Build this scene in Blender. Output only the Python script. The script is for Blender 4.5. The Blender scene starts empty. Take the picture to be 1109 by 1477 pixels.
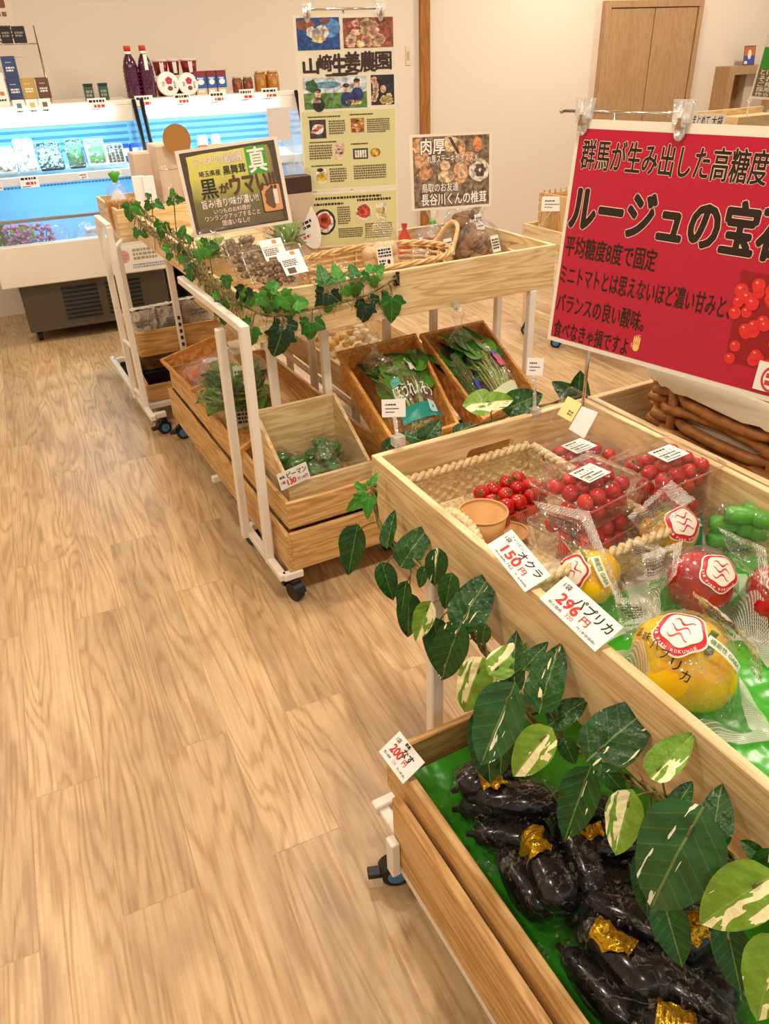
import bpy, bmesh, math, random
from mathutils import Vector, Matrix, noise, geometry
R = math.radians
rnd = random.Random(7)
S = bpy.context.scene
COL = S.collection

# ---------------------------------------------------------------- camera
FPX = 1095.0
CAM_H = 1.55
_p, _r, _y = R(31.2), R(-2.2), R(27.0)
_rz = Matrix.Rotation(-_y, 3, 'Z')
_f0 = Vector((0, math.cos(_p), -math.sin(_p))); _r0 = Vector((1, 0, 0)); _u0 = Vector((0, math.sin(_p), math.cos(_p)))
CF = _rz @ _f0
CR = _rz @ (math.cos(_r)*_r0 + math.sin(_r)*_u0)
CU = _rz @ (-math.sin(_r)*_r0 + math.cos(_r)*_u0)
CO = Vector((0, 0, CAM_H))
cam = bpy.data.objects.new('camera', bpy.data.cameras.new('camera'))
COL.objects.link(cam)
cam.data.sensor_fit = 'VERTICAL'; cam.data.sensor_height = 36.0
cam.data.lens = FPX/1477*36.0
cam.data.clip_start = .02
m = Matrix((CR, CU, -CF)).transposed().to_4x4(); m.translation = CO
cam.matrix_world = m
S.camera = cam

def ray(x, y):
    return CF + CR*((x-554.5)/FPX) - CU*((y-738.5)/FPX)
def at(x, y, X=None, Y=None, Z=None):
    """world point where the sight line through photo pixel (x, y) meets a plane of the place"""
    d = ray(x, y)
    if X is not None: return CO + d*(X/d.x)
    if Y is not None: return CO + d*(Y/d.y)
    return CO + d*((Z-CAM_H)/d.z)
def atpl(x, y, p, n):
    d = ray(x, y)
    return CO + d*((p-CO).dot(n)/d.dot(n))

# ---------------------------------------------------------------- light
S.view_settings.view_transform = 'Standard'
S.view_settings.look = 'None'
S.view_settings.exposure = 0.02
S.view_settings.gamma = 1.0
S.view_settings.use_curve_mapping = False
w = bpy.data.worlds.new('world'); S.world = w; w.use_nodes = True
w.node_tree.nodes['Background'].inputs[0].default_value = (1.0, .94, .86, 1)
w.node_tree.nodes['Background'].inputs[1].default_value = .66
S.cycles.max_bounces = 10; S.cycles.transparent_max_bounces = 40
S.cycles.diffuse_bounces = 4; S.cycles.glossy_bounces = 4
S.cycles.sample_clamp_indirect = 6.0

ROOM = R(-3.6)
RM = Matrix.Rotation(ROOM, 4, 'Z')
def room(x, y, z=0):
    return RM @ Vector((x, y, z))
def area(x, y, z, size, power, col=(1, .895, .755), shape='DISK'):
    l = bpy.data.lights.new('ceiling_light', 'AREA'); l.energy = power; l.color = col
    l.shape = shape; l.size = size
    o = bpy.data.objects.new('ceiling_light', l); COL.objects.link(o); o.location = (x, y, z)
    return o
LIGHTS = [(-.7, 1.0), (.75, .9), (2.2, 1.0), (-.7, 2.9), (1.0, 2.7), (2.6, 2.8), (-.6, 4.6), (1.2, 4.4), (3.0, 4.5), (6.4, 4.5), (4.6, 4.9), (-.5, -.9), (1.1, -.8)]
for lx, ly in LIGHTS:
    area(lx, ly, 2.675, .20, 27.0 if lx > 4 else (11.0 if ly < 0 else (14.0 if lx < 0 else 18.0)))

# ---------------------------------------------------------------- materials
def lin(c):
    return tuple(((v/255)/12.92 if v/255 <= .04045 else ((v/255+.055)/1.055)**2.4) for v in c) + (1.0,)
MATS = {}
def M(name, rgb=None, rough=.5, metal=0.0, coat=0.0, emit=None, es=0.0, trans=0.0, spec=.5, sss=0):
    if name in MATS: return MATS[name]
    m = bpy.data.materials.new(name); m.use_nodes = True
    b = m.node_tree.nodes['Principled BSDF']
    b.inputs['Base Color'].default_value = lin(rgb); b.inputs['Roughness'].default_value = rough
    b.inputs['Metallic'].default_value = metal; b.inputs['Coat Weight'].default_value = coat
    b.inputs['Coat Roughness'].default_value = .1
    b.inputs['Transmission Weight'].default_value = trans
    b.inputs['Specular IOR Level'].default_value = spec
    if sss:
        b.inputs['Subsurface Weight'].default_value = sss; b.inputs['Subsurface Scale'].default_value = .01
        b.inputs['Subsurface Radius'].default_value = (1, .4, .2)
    if emit:
        b.inputs['Emission Color'].default_value = lin(emit); b.inputs['Emission Strength'].default_value = es
    MATS[name] = m
    return m
class NT:
    """small node-graph helper"""
    def __init__(s, m): s.t = m.node_tree; s.n = s.t.nodes; s.b = s.n.get('Principled BSDF')
    def add(s, typ, ins=None, **kw):
        n = s.n.new(typ)
        for k, v in kw.items(): setattr(n, k, v)
        for k, v in (ins or {}).items(): s.put(n.inputs[k], v)
        return n
    def put(s, sock, v):
        if isinstance(v, bpy.types.NodeSocket): s.t.links.new(v, sock)
        else: sock.default_value = v
    def math(s, op, a, b=0.0, c=0.0):
        n = s.add('ShaderNodeMath', operation=op); s.put(n.inputs[0], a); s.put(n.inputs[1], b); s.put(n.inputs[2], c); return n.outputs[0]
    def coord(s, scale=(1, 1, 1), rot=(0, 0, 0), out='Object'):
        tc = s.add('ShaderNodeTexCoord'); mp = s.add('ShaderNodeMapping', {'Vector': tc.outputs[out], 'Scale': scale, 'Rotation': rot}); return mp.outputs[0]
    def noise(s, vec, scale, detail=3, dist=0.0, rough=.5, dim='3D', w=None):
        n = s.add('ShaderNodeTexNoise', {'Vector': vec, 'Scale': scale, 'Detail': detail, 'Distortion': dist, 'Roughness': rough}, noise_dimensions=dim)
        if w is not None: s.put(n.inputs['W'], w)
        return n.outputs['Fac']
    def ramp(s, fac, stops, interp='LINEAR'):
        n = s.add('ShaderNodeValToRGB', {'Fac': fac}); e = n.color_ramp.elements; n.color_ramp.interpolation = interp
        while len(e) < len(stops): e.new(.5)
        for i, (p, c) in enumerate(stops): e[i].position = p; e[i].color = lin(c) if len(c) == 3 else c
        return n.outputs['Color']
    def mix(s, f, a, b, bt='MIX'):
        n = s.add('ShaderNodeMix', data_type='RGBA', blend_type=bt); s.put(n.inputs[0], f); s.put(n.inputs[6], a); s.put(n.inputs[7], b); return n.outputs[2]
    def bump(s, h, strength=.2, dist=.01):
        n = s.add('ShaderNodeBump', {'Height': h, 'Strength': strength, 'Distance': dist}); return n.outputs[0]

def wood(name, light, mid, dark, axis, rough=.5, scale=1.0, streak=.62):
    if name in MATS: return MATS[name]
    m = M(name, mid, rough); g = NT(m)
    sc = [14*scale]*3; sc[axis] = 1.1*scale
    oi = g.add('ShaderNodeObjectInfo')
    v = g.coord(tuple(sc))
    va = g.add('ShaderNodeVectorMath', {0: v, 1: g.math('MULTIPLY', oi.outputs['Random'], 37.0)}, operation='ADD').outputs[0]
    n1 = g.noise(va, 1.0, 4, 1.2)
    rings = g.math('SINE', g.math('MULTIPLY', n1, 46.0))
    rings = g.math('MULTIPLY_ADD', rings, .5, .5)
    n2 = g.noise(va, 9.0, 2)
    f = g.math('ADD', g.math('MULTIPLY', rings, .35), g.math('MULTIPLY', n2, .65))
    c = g.ramp(f, [(.25, dark), (.5, mid), (.78, light)])
    big = g.noise(va, .55, 2)
    c = g.mix(g.math('MULTIPLY', g.math('GREATER_THAN', big, streak), .35), c, lin(dark))
    g.put(g.b.inputs['Base Color'], c)
    g.put(g.b.inputs['Normal'], g.bump(n2, .08, .003))
    return m
LW = ((236, 212, 164), (226, 197, 146), (204, 169, 114))
WX, WY, WZ = (wood('pale_wood_'+'xyz'[i], *LW, i) for i in range(3))
MW = ((224, 184, 122), (208, 164, 100), (180, 132, 72))
OX, OY, OZ = (wood('honey_wood_'+'xyz'[i], *MW, i) for i in range(3))
WHITE = M('white_steel', (240, 232, 218), .35)
BLACK = M('black_rubber', (18, 18, 20), .45)
PAPER = M('white_paper', (244, 240, 232), .55)
INK = M('black_ink', (28, 22, 18), .6)
REDINK = M('red_ink', (205, 48, 34), .6)
CHROME = M('chrome', (205, 198, 188), .18, 1.0)

def film(name, tint=(255, 255, 255), refl=.35, rough=.12, bump=.5, scale=40, opac=.06, stretch=(1, 1, 1), base=.03, crease=0.0, cscale=22):
    """thin clear plastic: see-through with sharp crinkled reflections"""
    if name in MATS: return MATS[name]
    m = bpy.data.materials.new(name); m.use_nodes = True; MATS[name] = m
    g = NT(m); g.n.clear(); g.b = None
    out = g.add('ShaderNodeOutputMaterial')
    v = g.coord(stretch)
    h = g.math('ADD', g.noise(v, scale, 3, .8), g.math('MULTIPLY', g.add('ShaderNodeTexVoronoi', {'Vector': v, 'Scale': scale*.6}).outputs['Distance'], .6))
    nrm = g.bump(h, bump, .02)
    tr = g.add('ShaderNodeBsdfTransparent', {'Color': lin(tint)})
    gl = g.add('ShaderNodeBsdfGlossy', {'Color': (1, 1, 1, 1), 'Roughness': rough, 'Normal': nrm})
    df = g.add('ShaderNodeBsdfDiffuse', {'Color': lin((245, 242, 236))})
    lw = g.add('ShaderNodeLayerWeight', {'Blend': .25, 'Normal': nrm})
    f = g.math('MINIMUM', g.math('MULTIPLY_ADD', lw.outputs['Fresnel'], refl, base), .75)
    if crease:                                           # folds of the film mirror more of the room than its flat parts
        rg = g.math('ABSOLUTE', g.math('SUBTRACT', g.noise(v, cscale, 3, 1.2), .5))
        rg2 = g.math('ABSOLUTE', g.math('SUBTRACT', g.noise(v, cscale*2.3, 2, .8), .52))
        rg = g.math('MAXIMUM', g.math('SUBTRACT', 1.0, g.math('MULTIPLY', rg, 60.0)), g.math('SUBTRACT', .8, g.math('MULTIPLY', rg2, 55.0)))
        f = g.math('ADD', f, g.math('MULTIPLY', g.math('MAXIMUM', rg, 0.0), crease))
    a = g.add('ShaderNodeMixShader', {0: opac, 1: tr.outputs[0], 2: df.outputs[0]})
    b = g.add('ShaderNodeMixShader', {0: f, 1: a.outputs[0], 2: gl.outputs[0]})
    g.t.links.new(b.outputs[0], out.inputs[0])
    return m
FILM = film('clear_film', opac=.02, rough=.08, bump=.9, crease=.25, cscale=13)
FILM2 = film('soft_film', refl=.34, rough=.09, bump=1.0, scale=28, opac=.02, crease=.26, cscale=13)
PET = film('clear_hard_plastic', refl=.48, rough=.06, bump=.12, scale=60, opac=.02, base=.015)
ACRYL = film('clear_acrylic', refl=.6, rough=.04, bump=.02, scale=20, opac=.03)

# ---------------------------------------------------------------- mesh building
WM = {}                                    # world matrix of every thing and part
def thing(name, label, cat, loc=(0, 0, 0), rot=0, group=None, mat=None):
    o = bpy.data.objects.new(name, None); COL.objects.link(o)
    o.empty_display_size = .05
    mw = mat if mat is not None else Matrix.Translation(Vector(loc)) @ Matrix.Rotation(rot, 4, 'Z')
    o.matrix_world = mw; WM[o] = mw.copy()
    return tag(o, label, cat, group)
def tag(o, label=None, cat=None, group=None, kind=None):
    if label: o['label'] = label
    if cat: o['category'] = cat
    if group: o['group'] = group
    if kind: o['kind'] = kind
    return o
class MB:
    def __init__(s): s.v = []; s.f = []; s.mi = []; s.sm = []; s.uv = {}
    def add(s, vs, fs, mi=0, smooth=False, T=None):
        b = len(s.v)
        for p in vs:
            p = Vector(p); s.v.append(T @ p if T is not None else p)
        for f in fs:
            s.f.append([b+i for i in f]); s.mi.append(mi); s.sm.append(smooth)
        return s
    def box(s, x0, x1, y0, y1, z0, z1, mi=0, T=None):
        vs = [(x, y, z) for z in (z0, z1) for y in (y0, y1) for x in (x0, x1)]
        return s.add(vs, [(0, 2, 3, 1), (4, 5, 7, 6), (0, 1, 5, 4), (2, 6, 7, 3), (0, 4, 6, 2), (1, 3, 7, 5)], mi, False, T)
    def hexa(s, b, t, mi=0):
        return s.add(list(b)+list(t), [(3, 2, 1, 0), (4, 5, 6, 7), (0, 1, 5, 4), (1, 2, 6, 5), (2, 3, 7, 6), (3, 0, 4, 7)], mi)
    def grid(s, fn, nu, nv, mi=0, smooth=True, T=None, closed_u=False):
        vs = []; fs = []
        for j in range(nv+1):
            for i in range(nu+(0 if closed_u else 1)): vs.append(fn(i/nu, j/nv))
        w = nu if closed_u else nu+1
        for j in range(nv):
            for i in range(nu):
                a = j*w+i; b = j*w+(i+1) % w
                fs.append((a, b, b+w, a+w))
        return s.add(vs, fs, mi, smooth, T)
    def tube(s, path, r, n=8, mi=0, caps=True, T=None, closed=False):
        P = [Vector(p) for p in path]; k = len(P)
        rr = r if isinstance(r, (list, tuple)) else [r]*k
        vs = []; up = None
        for i in range(k):
            t = (P[(i+1) % k]-P[i-1]) if closed else (P[min(i+1, k-1)]-P[max(i-1, 0)])
            t = t.normalized() if t.length > 1e-9 else Vector((0, 0, 1))
            if up is None:
                up = Vector((0, 0, 1)) if abs(t.z) < .9 else Vector((1, 0, 0))
            a = t.cross(up)
            if a.length < 1e-6: a = t.orthogonal()
            a.normalize(); b = a.cross(t); up = b
            for j in range(n):
                an = 2*math.pi*j/n; vs.append(P[i]+a*(math.cos(an)*rr[i])+b*(math.sin(an)*rr[i]))
        fs = []
        for i in range(k if closed else k-1):
            for j in range(n):
                q = (i+1) % k
                fs.append((i*n+j, i*n+(j+1) % n, q*n+(j+1) % n, q*n+j))
        s.add(vs, fs, mi, True, T)
        if caps and not closed:
            b = len(s.v)-k*n
            s.f.append([b+j for j in range(n)][::-1]); s.mi.append(mi); s.sm.append(False)
            s.f.append([b+(k-1)*n+j for j in range(n)]); s.mi.append(mi); s.sm.append(False)
        return s
    def lathe(s, prof, n=20, mi=0, T=None, smooth=True):
        vs = []; fs = []; k = len(prof)
        for r_, z in prof:
            for j in range(n):
                a = 2*math.pi*j/n; vs.append((r_*math.cos(a), r_*math.sin(a), z))
        for i in range(k-1):
            for j in range(n):
                fs.append((i*n+j, i*n+(j+1) % n, (i+1)*n+(j+1) % n, (i+1)*n+j))
        return s.add(vs, fs, mi, smooth, T)
    def ball(s, c, rx, ry=None, rz=None, n=14, mi=0, T=None, fn=None):
        ry = ry or rx; rz = rz or rx; c = Vector(c)
        def g(u, v):
            a = 2*math.pi*u; b = math.pi*(v-.5); b = max(-1.5607, min(1.5607, b))
            d = Vector((math.cos(a)*math.cos(b), math.sin(a)*math.cos(b), math.sin(b)))
            k = fn(d) if fn else 1.0
            return c+Vector((d.x*rx*k, d.y*ry*k, d.z*rz*k))
        return s.grid(g, n, max(6, n*2//3), mi, True, T, closed_u=True)
    def poly(s, outer, holes, z0, z1, mi=0, T=None, back=True):
        loops = [[Vector((x, y, 0)) for x, y in l] for l in [outer]+list(holes)]
        tris = geometry.tessellate_polygon(loops)
        flat = [p for l in loops for p in l]; n = len(flat)
        def orient(t, up):
            a, b, c = (flat[i] for i in t)
            k = (b-a).cross(c-a).z
            return t if (k > 0) == up else t[::-1]
        vs = [(p.x, p.y, z1) for p in flat]
        fs = [tuple(orient(t, True)) for t in tris]
        if z0 != z1:
            vs += [(p.x, p.y, z0) for p in flat]
            fs += [tuple(n+i for i in orient(t, False)) for t in tris]
            b = 0
            for li, l in enumerate(loops):
                k = len(l)
                ar = sum(l[i].x*l[(i+1) % k].y-l[(i+1) % k].x*l[i].y for i in range(k))
                ccw = (ar > 0) == (li == 0)
                for i in range(k):
                    a, c = b+i, b+(i+1) % k
                    fs.append((n+a, n+c, c, a) if ccw else (a, c, n+c, n+a))
                b += k
        return s.add(vs, fs, mi, False, T)
    def build(s, name, mats, parent=None, bevel=0, local=False, seg=1, mat=None):
        """link the collected shape as ONE mesh; coordinates are world ones unless local"""
        me = bpy.data.meshes.new(name)
        pm = WM[parent] if parent is not None else None
        if mat is None:
            mat = Matrix.Identity(4)
        if local: vs = s.v
        elif parent is not None:
            inv = (pm @ mat).inverted(); vs = [inv @ p for p in s.v]
        else:
            c = Vector((sum(p.x for p in s.v), sum(p.y for p in s.v), 0))/max(1, len(s.v)); c.z = min(p.z for p in s.v)
            mat = Matrix.Translation(c) @ mat
            inv = mat.inverted(); vs = [inv @ p for p in s.v]
        me.from_pydata([tuple(p) for p in vs], [], s.f)
        if not isinstance(mats, (list, tuple)): mats = [mats]
        for q in mats: me.materials.append(q)
        me.polygons.foreach_set('material_index', s.mi); me.polygons.foreach_set('use_smooth', s.sm)
        if bevel:
            bm = bmesh.new(); bm.from_mesh(me)
            bmesh.ops.recalc_face_normals(bm, faces=bm.faces)
            es = [e for e in bm.edges if len(e.link_faces) == 2 and e.calc_face_angle(0) > .6]
            bmesh.ops.bevel(bm, geom=es, offset=bevel, segments=seg, affect='EDGES', clamp_overlap=True)
            bm.to_mesh(me); bm.free()
        me.update()
        o = bpy.data.objects.new(name, me); COL.objects.link(o)
        if parent is not None: o.parent = parent
        o.matrix_basis = mat
        WM[o] = (pm @ mat) if pm is not None else mat.copy()
        return o
def dup(root, mat, label=None, group=None):
    """a copy of a thing with copies of its parts and sub-parts"""
    r = root.copy(); COL.objects.link(r); r.matrix_world = mat; WM[r] = mat.copy()
    if label: r['label'] = label
    if group: r['group'] = group
    for ch in list(root.children):
        c = ch.copy(); COL.objects.link(c); c.parent = r; WM[c] = mat @ c.matrix_basis
        for g in list(ch.children):
            d = g.copy(); COL.objects.link(d); d.parent = c; WM[d] = WM[c] @ d.matrix_basis
    return r
def TR(loc, rz=0, rx=0, ry=0, s=1):
    return Matrix.Translation(Vector(loc)) @ Matrix.Rotation(rz, 4, 'Z') @ Matrix.Rotation(ry, 4, 'Y') @ Matrix.Rotation(rx, 4, 'X') @ Matrix.Scale(s, 4)
def frame(o, ux, uy):
    """matrix with origin o, x along ux, y as near uy as possible"""
    x = Vector(ux).normalized(); z = x.cross(Vector(uy)).normalized(); y = z.cross(x)
    m = Matrix((x, y, z)).transposed().to_4x4(); m.translation = Vector(o); return m
def nz(p, s=1.0): return noise.noise(Vector(p)*s)
def spline(pts, n=8):
    P = [Vector(p) for p in pts]; out = []
    for i in range(len(P)-1):
        a, b, c, d = P[max(i-1, 0)], P[i], P[i+1], P[min(i+2, len(P)-1)]
        for k in range(n):
            t = k/n
            out.append(.5*((2*b)+(c-a)*t+(2*a-5*b+4*c-d)*t*t+(3*b-a-3*c+d)*t**3))
    out.append(P[-1]); return out

# ---------------------------------------------------------------- writing
_tc = bpy.data.curves.new('t', 'FONT'); _to = bpy.data.objects.new('t', _tc)
def _glyphs(body, off):
    _tc.body = body; _tc.size = 1.0; _tc.offset = off; _tc.resolution_u = 3; _tc.fill_mode = 'FRONT'
    if not _to.users_collection: COL.objects.link(_to)
    dg = bpy.context.evaluated_depsgraph_get(); dg.update()
    me = bpy.data.meshes.new_from_object(_to.evaluated_get(dg))
    vs = [v.co.copy() for v in me.vertices]; fs = [tuple(p.vertices) for p in me.polygons]
    bpy.data.meshes.remove(me)
    return vs, fs
_gc = {}
def glyphs(body, off=0.0):
    k = (body, round(off, 4))
    if k not in _gc: _gc[k] = _glyphs(body, off)
    return _gc[k]
def write(mb, body, x0, y0, x1, y1, z, bold=0.0, mi=0, T=None, skew=0.0, ref=None):
    """fill the box x0..x1, y0..y1 with the writing"""
    v0, fs = glyphs(body, 0.0)
    if not v0: return
    ax = min(p.x for p in v0); bx = max(p.x for p in v0); ay = min(p.y for p in v0); by = max(p.y for p in v0)
    sx = (x1-x0)/(bx-ax); sy = (y1-y0)/(by-ay)
    base = [(x0+(p.x-ax)*sx, y0+(p.y-ay)*sy) for p in v0]
    n = 0 if bold <= 0 else (8 if bold > .03 else 6)
    em = min(sx, sy)
    for k in range(n+1):                                  # heavier strokes: the glyphs laid down again slightly shifted
        dx = bold*em*math.cos(2*math.pi*k/n) if k < n else 0; dy = bold*em*math.sin(2*math.pi*k/n) if k < n else 0
        mb.add([(p[0]+dx+skew*(p[1]-y0), p[1]+dy, z+1e-6*k) for p in base], fs, mi, False, T)
class Card:
    """a flat board with printing: local x right, y up, z out of the face; sizes in metres"""
    def __init__(s, name, label, cat, mat4, w, h, mats=None, thick=.0008, group=None, rounded=0, parent=None, board='board'):
        s.w = w; s.h = h
        s.root = thing(name, label, cat, group=group, mat=mat4) if parent is None else parent
        s.T = mat4
        s.n = 0; s.layers = {}
        b = MB()
        if rounded:
            b.poly(rrect(0, 0, w, h, rounded), [], -thick, 0)
        else: b.box(0, w, 0, h, -thick, 0)
        o = b.build(board, mats or PAPER, s.root, mat=WM[s.root].inverted() @ mat4, local=True)
        s.board = o
    def layer(s, part, mats):
        mb = MB(); s.layers[part] = (mb, mats, s.n); s.n += 1; return mb
    def z(s, part): return .0004+.00025*s.layers[part][2]
    def text(s, part, mats, rows):
        mb = s.layers[part][0] if part in s.layers else s.layer(part, mats)
        z = s.z(part)
        for r in rows:
            body, x0, y0, x1, y1 = r[:5]
            write(mb, body, x0*s.w, y0*s.h, x1*s.w, y1*s.h, z, bold=r[5] if len(r) > 5 else 0, mi=r[6] if len(r) > 6 else 0)
    def shape(s, part, mats, pts, mi=0, dz=0):
        mb = s.layers[part][0] if part in s.layers else s.layer(part, mats)
        mb.poly([(x*s.w, y*s.h) for x, y in pts], [], s.z(part)+dz, s.z(part)+dz, mi)
    def done(s):
        for part, (mb, mats, k) in s.layers.items():
            if mb.f: mb.build(part, mats, s.root, mat=WM[s.root].inverted() @ s.T, local=True)
        return s.root
def rrect(x0, y0, x1, y1, r, n=4):
    out = []
    for cx, cy, a0 in ((x1-r, y0+r, -90), (x1-r, y1-r, 0), (x0+r, y1-r, 90), (x0+r, y0+r, 180)):
        for i in range(n+1):
            a = R(a0+90*i/n); out.append((cx+r*math.cos(a), cy+r*math.sin(a)))
    return out
def ell(cx, cy, rx, ry, n=18, wob=0, seed=0):
    return [(cx+rx*math.cos(2*math.pi*i/n)*(1+wob*math.sin(3*i+seed)), cy+ry*math.sin(2*math.pi*i/n)*(1+wob*math.cos(2*i+seed))) for i in range(n)]
def rect(x0, y0, x1, y1): return [(x0, y0), (x1, y0), (x1, y1), (x0, y1)]
# ================================================================ the room
def struct(o, kind='structure'): o['kind'] = kind; return o
fm = M('oak_plank_floor', (205, 172, 130), .42); g = NT(fm)
tc = g.add('ShaderNodeTexCoord').outputs['Object']
sw = g.add('ShaderNodeMapping', {'Vector': tc, 'Rotation': (0, 0, R(90))}).outputs[0]
br = g.add('ShaderNodeTexBrick', {'Vector': sw, 'Color1': (0, 0, 0, 1), 'Color2': (1, 1, 1, 1), 'Mortar': (.5, .5, .5, 1), 'Scale': 1.0, 'Mortar Size': .0012,
    'Brick Width': 1.1, 'Row Height': .165, 'Mortar Smooth': .0, 'Bias': 0.0}, offset=.37, offset_frequency=2, squash=1.0)
rv = g.math('MULTIPLY', br.outputs['Color'], 23.0)
mp = g.add('ShaderNodeMapping', {'Vector': tc, 'Scale': (10.0, .95, 1)}).outputs[0]
n1 = g.noise(mp, 1.0, 2, .5, .4, '4D', rv)
rings = g.math('MULTIPLY_ADD', g.math('SINE', g.math('MULTIPLY', n1, 84.0)), .5, .5)
fine = g.noise(g.add('ShaderNodeMapping', {'Vector': tc, 'Scale': (150, 5, 1)}).outputs[0], 1.0, 3, .3, .6, '4D', rv)
blot = g.noise(g.add('ShaderNodeMapping', {'Vector': tc, 'Scale': (7, 1.6, 1)}).outputs[0], 1.0, 4, 1.5, .6, '4D', rv)
c = g.ramp(g.math('ADD', g.math('MULTIPLY', g.math('POWER', rings, 2.2), .26), g.math('MULTIPLY', fine, .78)), [(.2, (222, 194, 150)), (.48, (206, 173, 127)), (.75, (179, 142, 98)), (.98, (148, 111, 72))])
c = g.mix(g.math('MULTIPLY', g.ramp(blot, [(.44, (0, 0, 0)), (.70, (255, 255, 255))]), .62), c, lin((148, 114, 84)))
hs = g.add('ShaderNodeHueSaturation', {'Color': c, 'Value': g.math('MULTIPLY_ADD', br.outputs['Color'], .18, .90), 'Saturation': 1.0})
c = g.mix(g.math('MULTIPLY', br.outputs['Fac'], .28), hs.outputs[0], lin((120, 88, 58)))
g.put(g.b.inputs['Base Color'], c)
g.put(g.b.inputs['Roughness'], g.math('MULTIPLY_ADD', fine, .16, .30))
g.put(g.b.inputs['Normal'], g.bump(g.math('ADD', fine, g.math('MULTIPLY', rings, .3)), .07, .004))
XL, XR, YB, YF = -2.4, 10.5, 6.12, -2.6
struct(MB().box(XL, XR, YF, YB, -.05, 0).build('floor', fm, mat=RM, local=True))
wm = M('wall_paper_covering', (226, 212, 194), .8); g = NT(wm)
g.put(g.b.inputs['Normal'], g.bump(g.noise(g.coord((1, 1, 1)), 260, 2), .10, .002))
struct(MB().box(XL, XR, YB, YB+.08, 0, 2.7).build('wall_back', wm, mat=RM, local=True))
struct(MB().box(XL-.08, XL, YF, YB+.08, 0, 2.7).build('wall_left', wm, mat=RM, local=True))
struct(MB().box(XL, XR, YF, YB, 2.69, 2.75).build('ceiling', M('ceiling_white', (238, 232, 222), .9), mat=RM, local=True))
struct(MB().box(3.16, XR, YB-.012, YB, 0, .06).build('baseboard_back', M('baseboard_tan', (170, 132, 92), .5), mat=RM, local=True))
struct(MB().box(3.085, 3.168, YB-.035, YB, 0, 2.69).build('trim_1', wood('post_wood', (172, 116, 52), (158, 102, 42), (136, 84, 32), 2), mat=RM, local=True, bevel=.003))
# built-in double door, far wall
dW = wood('door_wood', (184, 148, 106), (176, 140, 98), (160, 124, 84), 2, scale=2)
x0, x1, zt = 4.79, 5.84, 1.85
d = struct(MB().box(x0+.05, x1-.05, YB-.03, YB-.012, 0, zt-.05).build('door_1', M('door_gap_dark', (90, 62, 40), .7), mat=RM, local=True))
fr = MB()
fr.box(x0, x0+.05, YB-.06, YB, 0, zt); fr.box(x1-.05, x1, YB-.06, YB, 0, zt); fr.box(x0+.05, x1-.05, YB-.06, YB, zt-.05, zt)
fr.build('door_frame', dW, d, mat=WM[d].inverted() @ RM, local=True, bevel=.002)
xm = (x0+x1)/2
for a, b in ((x0+.057, xm-.005), (xm+.005, x1-.057)):
    MB().box(a, b, YB-.048, YB-.03, .01, zt-.054).build('door_leaf', dW, d, mat=WM[d].inverted() @ RM, local=True, bevel=.002)
# small steel switch plate beside the poster
sp = thing('switch_plate', 'small pale wall switch plate between the tall poster and the brown post', 'switch', room(2.99, YB-.008, 1.52), ROOM)
MB().box(-.018, .018, 0, .008, -.065, .065).build('plate', M('plate_cream', (225, 208, 170), .5), sp, local=True, bevel=.003)
MB().box(-.010, .010, -.003, 0, -.03, .03).build('button', M('plate_tan', (196, 172, 130), .5), sp, local=True, bevel=.002)

def rp(x, y, yr):
    """room-frame coordinates (x along the far wall, y depth, z) of a photo pixel on the plane y = yr"""
    n = RM @ Vector((0, 1, 0)); p = atpl(x, y, RM @ Vector((0, yr, 0)), n)
    q = RM.inverted() @ p
    return q
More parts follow.
